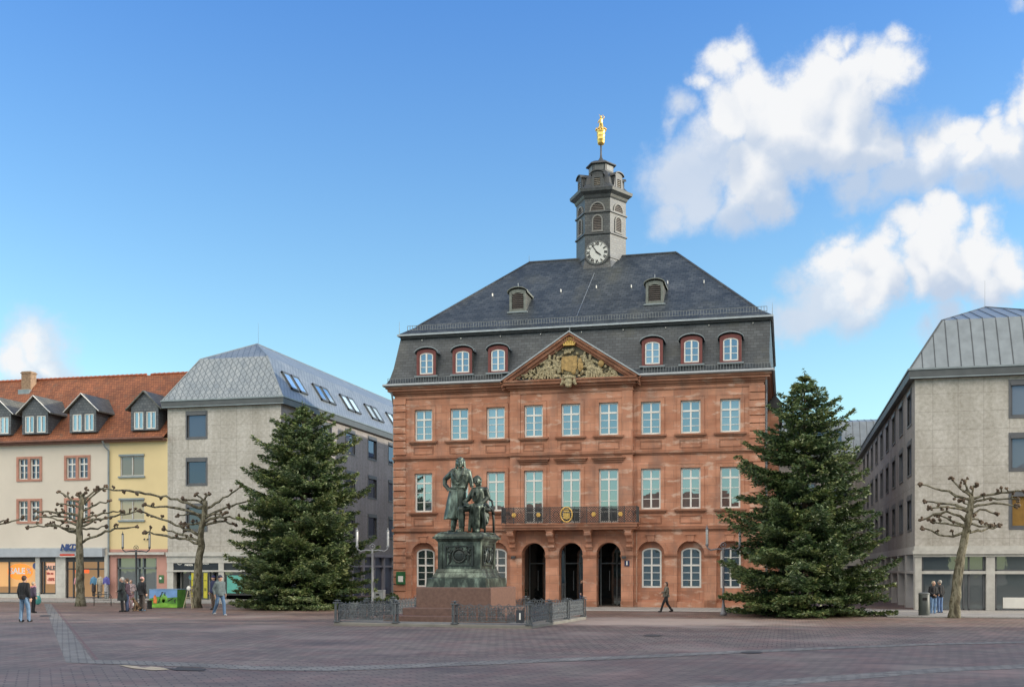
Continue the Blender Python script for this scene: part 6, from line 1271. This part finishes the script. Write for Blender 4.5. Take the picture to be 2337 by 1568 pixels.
fnc = thing('iron_fence', 'ornate grey wrought-iron fence around the monument, open in the middle of its front', 'fence', (MX, MY, 0), MR); FH = .74; fh = 3.95; bz = .12
def post(x, y, big=True):
    p = MB(); a = .05; 
    for dx in (-.1, .1): p.box(x + dx - .02, y - .02, bz, x + dx + .02, y + .02, bz + FH + .02)
    for dy in ((-.1, .1) if big else ()): p.box(x - .02, y + dy - .02, bz, x + .02, y + dy + .02, bz + FH + .02)
    p.box(x - .13, y - .13, bz, x + .13, y + .13, bz + .04); p.box(x - .1, y - .1, bz + .36, x + .1, y + .1, bz + .385); p.box(x - .13, y - .13, bz + FH, x + .13, y + .13, bz + FH + .04)
    p.ell((x, y, bz + FH + .1), (.045, .045, .05), 8, 6)
    for k in range(4): an = k * 1.57; p.tube([(x, y, bz + FH + .04), (x + .1 * math.cos(an), y + .1 * math.sin(an), bz + FH + .12), (x + .15 * math.cos(an), y + .15 * math.sin(an), bz + FH + .09)], .014, 4)
    build(p, 'post', IRON, fnc, False, False)
def panel(x0, y0, x1, y1, seed, dense=True):
    L_ = math.hypot(x1 - x0, y1 - y0); m = fence_panel(L_, FH, seed, dense); build(m, 'panel', IRON, fnc, False, False, (x0, y0, bz), math.atan2(y1 - y0, x1 - x0))
# front: closed left third, open middle, closed right third
posts = [(-fh, -fh), (-1.45, -fh), (1.0, -fh), (fh, -fh), (fh, -1.3), (fh, 1.3), (fh, fh), (1.3, fh), (-1.3, fh), (-fh, fh), (-fh, 1.3), (-fh, -1.3)]
for p in posts: post(*p)
for i, (p, q) in enumerate(zip(posts, posts[1:] + posts[:1])):
    if i == 1: continue
    L_ = math.hypot(q[0] - p[0], q[1] - p[1]); d = ((q[0] - p[0]) / L_ * .13, (q[1] - p[1]) / L_ * .13); panel(p[0] + d[0], p[1] + d[1], q[0] - d[0], q[1] - d[1], i, True)
pl_ = MB(); pl_.box(fh - .5, -fh - .03, bz + .08, fh - .2, -fh + .0, bz + .55); build(pl_, 'notice_plate', M('dark_notice', (.03, .035, .045), .5), fnc, False, False); pl_ = MB(); pl_.box(fh - .38, -fh - .035, bz + .2, fh - .32, -fh - .031, bz + .45); build(pl_, 'notice_lettering', WHITE, fnc, False, False)

# ================================================================== people
SKIN = M('skin', (.52, .32, .23), .6, .08, 6)
matc = {}
def cm(col, nm='cloth'):
    k = (nm, col)
    if k not in matc: matc[k] = M(nm, col, .85, .25, 9)
    return matc[k]
def person(label, u, v, ht, rz, hair, jac, tro, shoe, arms=None, legs=None, coat=0, hat=None, hood=None, hairlong=False, group=None, xy=None, pattern=None):
    x, y = xy or G(u, v); t = thing('person', label, 'person', (x, y, 0), rz, group); k = ht / 1.75
    V3 = lambda a: Vector(a) * k
    A = dict(ls=(.19, 0, 1.42), le=(.25, .03, 1.14), lw=(.26, -.04, .9), rs=(-.19, 0, 1.42), re=(-.25, .03, 1.14), rw=(-.26, -.04, .9)); A.update(arms or {})
    G_ = dict(lh=(.09, 0, .92), lk=(.1, -.01, .5), la=(.1, .02, .09), rh=(-.09, 0, .92), rk=(-.1, -.01, .5), ra=(-.1, .02, .09)); G_.update(legs or {})
    b = MB(); hc = V3((0, -.02, 1.63)); face(b, hc, .108 * k); b.cap(V3((0, 0, 1.42)), V3((0, -.01, 1.55)), .055 * k, .052 * k)
    b.cap(V3((-.1, 0, 1.34)), V3((.1, 0, 1.34)), .1 * k, .1 * k); b.cap(V3((0, 0, 1.3)), V3((0, 0, 1.0)), .13 * k, .125 * k)
    for s in 'lr':
        b.cap(V3(A[s + 's']), V3(A[s + 'e']), .048 * k, .04 * k); b.cap(V3(A[s + 'e']), V3(A[s + 'w']), .04 * k, .028 * k); d = V3(A[s + 'w']) - V3(A[s + 'e'])
        hand(b, V3(A[s + 'w']), d, 1 if s == 'l' else -1, .17 * k, .45, (-1, -.3, 0) if s == 'l' else (1, -.3, 0))
        b.cap(V3(G_[s + 'h']), V3(G_[s + 'k']), .08 * k, .055 * k); b.cap(V3(G_[s + 'k']), V3(G_[s + 'a']), .055 * k, .04 * k)
    remesh(b, 'body', SKIN, .012, 0, t)
    j = MB(); j.cap(V3((-.12, .0, 1.4)), V3((.12, 0, 1.4)), .095 * k, .095 * k); j.cap(V3((-.06, 0, 1.34)), V3((-.06, 0, .98)), .145 * k, .14 * k, 12); j.cap(V3((.06, 0, 1.34)), V3((.06, 0, .98)), .145 * k, .14 * k, 12)
    j.tube([V3((0, .0, 1.5)), V3((0, .0, 1.38))], [.075 * k, .12 * k], 12)
    if coat: j.tube([V3((0, 0, 1.0)), V3((0, 0, .92 - coat * .5)), V3((0, 0, .92 - coat))], [.2 * k, .225 * k, .25 * k], 14, 0, True, .78)
    else: j.tube([V3((0, 0, 1.0)), V3((0, 0, .86))], [.195 * k, .19 * k], 14, 0, True, .8)
    for s in 'lr': j.cap(V3(A[s + 's']), V3(A[s + 'e']), .07 * k, .06 * k); e = V3(A[s + 'e']); w_ = V3(A[s + 'w']); j.cap(e, e.lerp(w_, .9), .06 * k, .048 * k)
    if hood: j.ell(V3((0, .09, 1.5)), (.13 * k, .09 * k, .08 * k), 10, 7)
    J = remesh(j, 'jacket', jac, .02, 1, t)
    p = MB(); p.cap(V3((-.07, 0, .93)), V3((.07, 0, .93)), .12 * k, .12 * k)
    for s in 'lr': h_, kn_, an_ = V3(G_[s + 'h']), V3(G_[s + 'k']), V3(G_[s + 'a']); p.cap(h_, kn_, .1 * k, .075 * k); p.cap(kn_, an_ + Vector((0, 0, -.02)), .075 * k, .062 * k)
    remesh(p, 'trousers', tro, .016, 1, t)
    for s in 'lr':
        q = MB(); an_ = V3(G_[s + 'a']); q.ell(an_ + V3((0, -.06, -.045)), (.05 * k, .135 * k, .045 * k), 10, 6); q.ell(an_ + V3((0, .01, -.01)), (.05 * k, .06 * k, .07 * k), 8, 6)
        for i_ in range(len(q.v)): q.v[i_] = (q.v[i_][0], q.v[i_][1], max(q.v[i_][2], .005))
        build(q, 'shoe', shoe, t, True, False)
    if hair:
        q = MB(); r = .108 * k; q.ell(hc + Vector((0, r * .18, r * .2)), (r * .9, r * .98, r * 1.02), 12, 8)
        if hairlong: q.ell(hc + Vector((0, r * .45, -r * .6)), (r * .85, r * .6, r * 1.0), 12, 8)
        q.v = [v_ if (v_[1] > hc.y - r * .45 or v_[2] > hc.z + r * .55) else (v_[0], hc.y - r * .4, max(v_[2], hc.z)) for v_ in q.v]; build(q, 'hair', hair, t, True, False)
    if hat:
        q = MB(); r = .108 * k; q.ell(hc + Vector((0, r * .1, r * .35)), (r * .98, r * 1.06, r * .95), 12, 8); q.ell(hc + Vector((0, r * 0, r * .35)), (r * 1.04, r * 1.12, r * .2), 12, 5); q.v = [(a_, b2_, max(c_, hc.z + r * .12)) for a_, b2_, c_ in q.v]; build(q, 'hat', hat, t, True, False)
    return t
BL = cm((.012, .013, .016), 'black_cloth'); JE = M('blue_denim', (.13, .22, .34), .85, .2, 8); NJ = M('dark_denim', (.035, .055, .11), .85, .2, 8); GH = cm((.42, .41, .38), 'grey_hair'); BH = cm((.07, .045, .03), 'brown_hair'); SHB = cm((.02, .02, .022), 'dark_leather'); SHG = cm((.3, .31, .32), 'grey_leather')
ARM_F = dict(le=(.27, -.02, 1.16), lw=(.16, -.22, 1.04), re=(-.27, -.02, 1.16), rw=(-.16, -.22, 1.04))
person('man in a black jacket and blue jeans walking away towards the shops', 55, 1419, 1.93, R(172), BH, BL, JE, SHB, legs=dict(la=(.13, .05, .09), ra=(-.13, -.1, .09), lk=(.12, .0, .5), rk=(-.13, -.08, .5)))
wmn = person('person in dark clothes with a pink scarf just beyond the man in the black jacket', 76, 1398, 1.56, R(150), cm((.38, .3, .22), 'fair_hair'), cm((.06, .045, .075), 'plum_cloth'), BL, SHB, arms=dict(le=(.25, -.05, 1.12), lw=(.27, -.16, .95)))
sc_ = MB(); sc_.tube([(.1 * math.cos(a * .7), .1 * math.sin(a * .7), 1.3) for a in range(10)], .05, 6); build(sc_, 'scarf', cm((.5, .2, .25), 'pink_cloth'), wmn, True, False)
x, y = G(86, 1397); bg_ = MB(); bg_.ell((0, 0, .62), (.2, .1, .24), 12, 8); bg_.tube([(-.1, 0, .8), (-.07, 0, .98), (.07, 0, .98), (.1, 0, .8)], .012, 5); bgo = build(bg_, 'shopping_bag', M('teal_plastic', (.08, .33, .3), .5, .25, 4), None, True, False, (x, y, 0)); tag(bgo, 'teal and white shopping bag carried beside the black-jacketed man', 'bag')
w2 = person('grey-haired woman in a long dark coat, leftmost of the group', 279, 1396, 1.78, R(-60), GH, cm((.022, .03, .032), 'dark_green_cloth'), BL, SHB, arms=ARM_F, coat=.35)
w3 = person('person in dark jeans half hidden behind the grey-haired woman', 290, 1395.5, 1.72, R(-70), BH, cm((.05, .03, .045), 'wine_cloth'), NJ, SHB, arms=ARM_F)
w4 = person('woman in a patterned top standing behind the group under the dark lamp', 299, 1390, 1.62, R(20), cm((.25, .22, .2), 'ash_hair'), M('patterned_cloth', (.35, .28, .28), .85, .9, 12), cm((.36, .22, .24), 'dusty_pink_cloth'), SHB, arms=ARM_F)
w5 = person('man in a dark jacket and a red and white cap seen from behind', 324, 1394, 1.78, R(165), BH, BL, cm((.06, .05, .045), 'grey_cloth'), cm((.12, .2, .28), 'blue_leather'), hat=M('red_white_knit', (.5, .3, .28), .8, .7, 16), coat=.1)
w6 = person('man in a navy jacket and brown trousers just behind the striding man', 488, 1391, 1.84, R(-25), None, cm((.02, .025, .07), 'navy_cloth'), cm((.09, .065, .05), 'brown_cloth'), SHB, hat=cm((.02, .025, .09), 'navy_knit'))
w7 = person('man in a grey hooded jacket and blue jeans striding beside the left fir', 502, 1405, 1.9, R(60), BH, cm((.10, .13, .135), 'slate_cloth'), M('mid_denim', (.07, .13, .22), .85, .2, 8), SHG, arms=dict(le=(.26, .1, 1.16), lw=(.24, -.04, .94), re=(-.26, .1, 1.16), rw=(-.25, .02, .92)), legs=dict(lk=(.1, -.16, .52), la=(.1, -.2, .09), rk=(-.1, .1, .5), ra=(-.1, .34, .14)), hat=cm((.02, .025, .05), 'dark_knit'), hood=True)
x, y = G(496, 1404.5); yb_ = MB(); yb_.ell((0, 0, .82), (.1, .12, .17), 10, 8); yb_.tube([(0, -.03, .95), (0, 0, 1.06), (0, .03, .95)], .01, 5); tag(build(yb_, 'carrier_bag', M('yellow_plastic', (.6, .5, .12), .5, .2), None, True, False, (x, y, 0)), 'small yellow bag in the hand of the striding man in jeans', 'bag')
w8 = person('woman in a patterned olive jacket and black trousers walking in front of the town hall', 1521, 1397, 1.55, R(-75), cm((.06, .04, .035), 'dark_hair'), M('olive_pattern', (.13, .12, .095), .85, .7, 14), BL, SHB, arms=dict(le=(.24, -.1, 1.2), lw=(.2, -.32, 1.12), re=(-.24, -.02, 1.14), rw=(-.2, -.18, .98)), legs=dict(lk=(.08, -.2, .52), la=(.08, -.34, .1), rk=(-.08, .06, .5), ra=(-.08, .34, .12)), hairlong=True)
w9 = person('fair-haired person in a black jacket and blue jeans standing by the waste bin', 2130, 1402, 1.62, R(30), cm((.5, .42, .3), 'blond_hair'), BL, M('bleached_denim', (.14, .24, .4), .85, .35, 6), SHG, arms=ARM_F)
w10 = person('person in a black jacket turned away, between the bin and the right tree', 2145, 1400, 1.66, R(-140), cm((.35, .33, .3), 'pale_hair'), BL, M('worn_denim', (.1, .17, .32), .85, .35, 6), SHB)
w11 = person('person in dark clothes standing in the middle porch arch of the town hall', 1327, 1381.5, 1.6, R(80), BH, BL, NJ, SHB, xy=(XC + .55, YR + .3))
# shop dummies wearing clothes outside the cream shop
for u, c1, c2, lb in ((177.5, (.62, .3, .33), (.55, .42, .36), 'pink coat on a stand in the entrance of the cream shop'), (214, (.1, .25, .4), (.06, .05, .05), 'blue top on a stand right of the plane trunk'), (229, (.42, .38, .3), (.3, .25, .2), 'beige outfit on a stand in the shop entrance'), (243, (.12, .12, .4), (.4, .4, .42), 'violet and white outfit on a stand nearest the downpipe')):
    x, y = onY(u, 1350, YF - .5)[0], YF - .5; t = thing('clothes_dummy', lb, 'shop dummy', (x, y, 0.07), 0, 'clothes stands at the cream shop entrance'); m_ = MB()
    m_.cap((-.12, 0, 1.45), (.12, 0, 1.45), .08); m_.cap((0, 0, 1.4), (0, 0, 1.05), .17, .15, 12); m_.cap((-.2, 0, 1.42), (-.25, -.03, 1.05), .06, .05); m_.cap((.2, 0, 1.42), (.25, -.03, 1.05), .06, .05); m_.ell((0, 0, 1.55), (.05, .05, .06)); remesh(m_, 'top', cm(c1, 'shop_cloth'), .02, 1, t)
    m_ = MB(); m_.tube([(0, 0, 1.1), (0, 0, .5)], [.17, .2], 12, 0, True, .7); m_.cap((-.07, 0, .55), (-.07, 0, .2), .06, .05); m_.cap((.07, 0, .55), (.07, 0, .2), .06, .05); remesh(m_, 'skirt', cm(c2, 'shop_cloth_b'), .02, 1, t)
    m_ = MB(); m_.lathe([(.16, 0), (.16, .02), (.015, .04), (.015, .3)], (0, 0, 0), 12); build(m_, 'stand', IRON, t, False, False)

# ------------------------------------------------------------------ dog
x, y = G(313, 1394); dg = thing('dog', 'small brown dog with white paws sitting between the people by the painted box', 'dog', (x, y, 0), R(-35)); m_ = MB()
m_.cap((0, .14, .22), (0, -.1, .42), .13, .105, 12); m_.ell((0, .16, .16), (.15, .16, .15)); m_.cap((0, -.1, .45), (0, -.18, .6), .075, .065); m_.ell((0, -.22, .66), (.075, .085, .075)); m_.cap((0, -.26, .64), (0, -.36, .61), .045, .035)
for s in (-1, 1):
    m_.cap((s * .07, -.14, .36), (s * .075, -.15, .2), .045, .032); m_.cap((s * .075, -.15, .2), (s * .075, -.15, .03), .032, .028); m_.ell((s * .075, -.19, .03), (.035, .055, .028)); m_.cap((s * .11, .16, .16), (s * .13, 0, .13), .07, .045); m_.ell((s * .13, -.04, .035), (.04, .09, .035)); m_.cap((s * .06, -.2, .71), (s * .085, -.19, .62), .028, .02)
m_.cap((0, .28, .1), (.12, .4, .06), .03, .015)
remesh(m_, 'body', M('dog_fur', (.13, .085, .05), .9, .5, 12), .014, 1, dg)
m_ = MB(); m_.ell((0, -.2, .34), (.06, .04, .1), 8, 6); m_.ell((0, -.345, .6), (.03, .03, .03), 8, 6); build(m_, 'white_chest', WHITE, dg, True, False)
# ------------------------------------------------------------------ painted box
x0, y0 = G(339, 1387); x1, y1 = G(406, 1387); xm, ym = (x0 + x1) / 2, (y0 + y1) / 2; an = math.atan2(y1 - y0, x1 - x0)
bw_ = math.hypot(x1 - x0, y1 - y0) * 1.06; bx_ = thing('painted_box', 'waist-high box painted with a green meadow and blue sky, right of the people', 'planter box', (xm, ym, 0), 0); hh = 1.04
m_ = MB(); m_.box(-bw_ / 2, 0, .03, bw_ / 2, .9, hh); BXB = build(m_, 'body', M('meadow_green', (.09, .27, .035), .6, .35, 3), bx_, False, False)
m_ = MB(); m_.box(-bw_ / 2 - .02, -.02, hh, bw_ / 2 + .02, .92, hh + .03); build(m_, 'rim', M('rim_blue', (.2, .33, .5), .6), bx_, False, False)
m_ = MB(); m_.ext([(-bw_ / 2, -.004, hh * .5), (-bw_ * .2, -.004, hh * .62), (bw_ * .1, -.004, hh * .55), (bw_ / 2, -.004, hh * .6), (bw_ / 2, -.004, hh - .01), (-bw_ / 2, -.004, hh - .01)], (0, .003, 0)); build(m_, 'painted_sky', M('sky_paint', (.17, .33, .62), .6, .2, 2), BXB, False, False)
m_ = MB(); lg = M('lime_paint', (.2, .46, .05), .6, .25, 4)
for ax in range(-3, 5): a = R(90 + ax * 18); l_ = .42 - .04 * abs(ax); cx_ = .02; m_.ext([(cx_ - .045, -.009, .3), (cx_ + .045, -.009, .3), (cx_ + .04 + l_ * math.cos(a), -.009, .38 + l_ * math.sin(a)), (cx_ - .03 + l_ * math.cos(a), -.009, .38 + l_ * math.sin(a) + .03)], (0, .004, 0))
m_.ext([(-bw_ / 2, -.0085, .03), (bw_ / 2, -.0085, .03), (bw_ / 2, -.0085, .2), (0, -.0085, .3), (-bw_ / 2, -.0085, .16)], (0, .003, 0)); build(m_, 'painted_grass', lg, BXB, False, False)
m_ = MB(); m_.ext([(-.62, -.012, .28), (-.4, -.012, .26), (-.38, -.012, .5), (-.5, -.012, .76), (-.6, -.012, .66)], (0, .004, 0)); build(m_, 'painted_tulip', M('orange_paint', (.7, .2, .05), .6, .4, 5), BXB, False, False)
m_ = MB()
for p, q in (((-.2, .62), (-.05, .86)), ((.1, .7), (.12, .9)), ((.3, .4), (.62, .56)), ((-.3, .3), (-.2, .55)), ((.7, .4), (.78, .5)), ((-.1, .86), (.0, .9)), ((.75, .3), (.72, .42))): m_.tube([(p[0], -.014, p[1]), (q[0], -.014, q[1])], [.035, .02], 5)
build(m_, 'painted_animals', M('dark_paint', (.03, .05, .03), .6), BXB, False, False)
# ------------------------------------------------------------------ yellow banners, easel, bin, box, rails, shrub
for u, lb in ((441, 'yellow advertising column left of the curved plane trunk'), (469, 'yellow advertising column right of the curved plane trunk')):
    x, y = onY(u, 1350, YF - 1.2)[0], YF - 1.2; t = thing('banner_stand', lb, 'banner', (x, y, .07)); m_ = MB(); m_.box(-.14, -.02, .1, .14, .02, 1.85); build(m_, 'banner', M('yellow_banner', (.55, .5, .04), .6, .1), t, False, False); m_ = MB(); m_.box(-.2, -.15, 0, .2, .15, .06); m_.tube([(0, .04, .06), (0, .04, 1.9)], .015, 5); build(m_, 'foot', IRON, t, False, False); m_ = MB(); m_.box(-.08, -.03, .6, .08, -.021, .8); m_.box(-.09, -.03, 1.3, .09, -.021, 1.36); build(m_, 'banner_print', M('olive_print', (.2, .18, .03), .6), t, False, False)
x, y = G(430, 1388); t = thing('easel', 'pale wooden easel leaning beside the painted box', 'easel', (x, y, 0)); m_ = MB()
m_.tube([(-.32, 0, 0), (.05, 0, 1.25)], .025, 5); m_.tube([(.28, -.1, 0), (.05, 0, 1.3)], .025, 5); m_.tube([(.1, .4, 0), (.05, 0, 1.25)], .025, 5); m_.tube([(-.15, -.01, .6), (.2, -.03, .6)], .02, 5); build(m_, 'frame', M('pale_wood', (.5, .44, .3), .7), t, False, False); m_ = MB(); m_.ell((.05, -.05, 1.12), (.14, .05, .13), 10, 6); build(m_, 'white_bow', WHITE, t, True, False)
x, y = G(411, 1384); x, y = x, y + 1.6; t = thing('flower_pot', 'pot of pale dried flowers standing behind the painted box', 'flower pot', (x, y, 0)); m_ = MB(); m_.lathe([(.16, 0), (.2, .4), (.23, .42)], (0, 0, 0), 14); build(m_, 'pot', M('grey_pot', (.2, .2, .2), .8), t, True, False); m_ = MB(); rr_ = random.Random(2)
for i in range(60): a, r, z = rr_.uniform(0, 6.28), rr_.uniform(0, .32), rr_.uniform(.5, 1.2); m_.ell((r * math.cos(a), r * math.sin(a), z), (.05, .05, .045), 6, 4); m_.tube([(0, 0, .4), (r * math.cos(a), r * math.sin(a), z)], .006, 3)
build(m_, 'flowers', M('dried_flowers', (.35, .26, .22), .9, .5, 12), t, True, False)
x, y = G(2109, 1406); t = thing('waste_bin', 'cylindrical grey-green waste bin beside the corner of the pale office building', 'waste bin', (x, y, 0)); m_ = MB(); m_.lathe([(.24, 0), (.25, .03), (.25, 1.0), (.235, 1.02)], (0, 0, .02), 20); build(m_, 'drum', M('bin_green', (.055, .065, .06), .5, .15), t, True, False); m_ = MB(); m_.lathe([(.26, 0), (.27, .03), (.2, .09), (.1, .1)], (0, 0, 1.02), 20); build(m_, 'lid', M('bin_lid', (.13, .14, .135), .5), t, True, False)
m_ = MB(); m_.box(-.1, -.262, .75, .1, -.25, .87); build(m_, 'slot', DARK, t, False, False)
x, y = G(862, 1386); t = thing('utility_box', 'pale grey utility box behind the left end of the iron fence', 'utility box', (x, y, 0)); m_ = MB(); m_.box(-.32, 0, 0, .32, .4, .95); build(m_, 'cabinet', M('pale_cabinet', (.4, .42, .42), .5, .05), t, False, False); m_ = MB(); m_.box(-.34, -.02, .95, .34, .42, 1.0); m_.box(-.26, -.01, .3, .26, -.002, .85); m_.box(.17, -.025, .52, .2, -.011, .62); build(m_, 'door', M('cabinet_door', (.46, .48, .48), .5), t, False, False); m_ = MB(); m_.box(-.1, -.02, .7, .1, -.012, .78); build(m_, 'sticker', DARK, t, False, False)
def shrub(label, x, y, r, h, seed):
    rg = np.random.default_rng(seed); t = thing('shrub', label, 'shrub', (x, y, 0)); m_ = MB()
    for i in range(14): a = i * .45; m_.tube([(0, 0, 0), (r * .5 * math.cos(a), r * .5 * math.sin(a), h * .7)], .01, 4)
    build(m_, 'stems', BARK, t, False, False); m_ = MB()
    for i in range(700):
        d = rg.normal(0, 1, 3); d /= np.linalg.norm(d); q = Vector((d[0] * r, d[1] * r, h * .55 + d[2] * h * .45)) * rg.uniform(.6, 1.05); a = Vector(rg.normal(0, .05, 3)); b = Vector(rg.normal(0, .03, 3)); m_.quad(q - a, q + b, q + a, q - b)
    build(m_, 'leaves', M('shrub_leaf', (.05, .085, .025), .7, .4, 8), t, False, False)
x, y = G(888, 1383); shrub('small round shrub at the left foot of the town hall', x, y + .4, .42, .75, 5); x, y = onY(1190, 1380, YR + .9)[0], YR + 1.3
t = thing('plant_pot', 'dark potted plant inside the left porch arch', 'potted plant', (x, y, .02)); m_ = MB(); m_.lathe([(.15, 0), (.2, .45)], (0, 0, 0), 12); build(m_, 'pot', IROND, t, True, False); m_ = MB(); rr_ = random.Random(8)
for i in range(90): a, r, z = rr_.uniform(0, 6.28), rr_.uniform(0, .25), rr_.uniform(.45, .95); m_.quad((r * math.cos(a), r * math.sin(a), z), (r * math.cos(a) + .06, r * math.sin(a), z + .03), (r * math.cos(a) + .05, r * math.sin(a) + .04, z + .1), (r * math.cos(a) - .02, r * math.sin(a) + .02, z + .07))
build(m_, 'leaves', NEED, t, False, False)
x0, y0 = G(212, 1382); x1, y1 = G(256, 1382); t = thing('hoop_barrier', 'low dark metal hoop barrier right of the left plane trunk', 'barrier', ((x0 + x1) / 2, (y0 + y1) / 2, 0)); m_ = MB(); w_ = math.hypot(x1 - x0, y1 - y0) / 2; m_.tube([(-w_, 0, 0), (-w_, 0, .6), (-w_ + .08, 0, .68), (w_ - .08, 0, .68), (w_, 0, .6), (w_, 0, 0)], .025, 6); build(m_, 'hoop', IROND, t, True, False); m_ = MB(); m_.tube([(-w_, 0, .35), (w_, 0, .35)], .015, 5); build(m_, 'crossbar', IROND, t, True, False)
x, y = G(303, 1390); t = thing('bench', 'low dark bench behind the dog, partly hidden by the group of people', 'bench', (x, y + .9, 0)); m_ = MB()
for i in range(4): m_.box(-.55, -.22 + i * .12, .43, .55, -.13 + i * .12, .47)
build(m_, 'seat', M('bench_wood', (.09, .07, .055), .7, .2), t, False, False)
for s in (-.45, .45): m_ = MB(); m_.box(s - .03, -.2, 0, s + .03, .22, .43); build(m_, 'leg', IROND, t, False, False)
print('objects', len(bpy.data.objects))
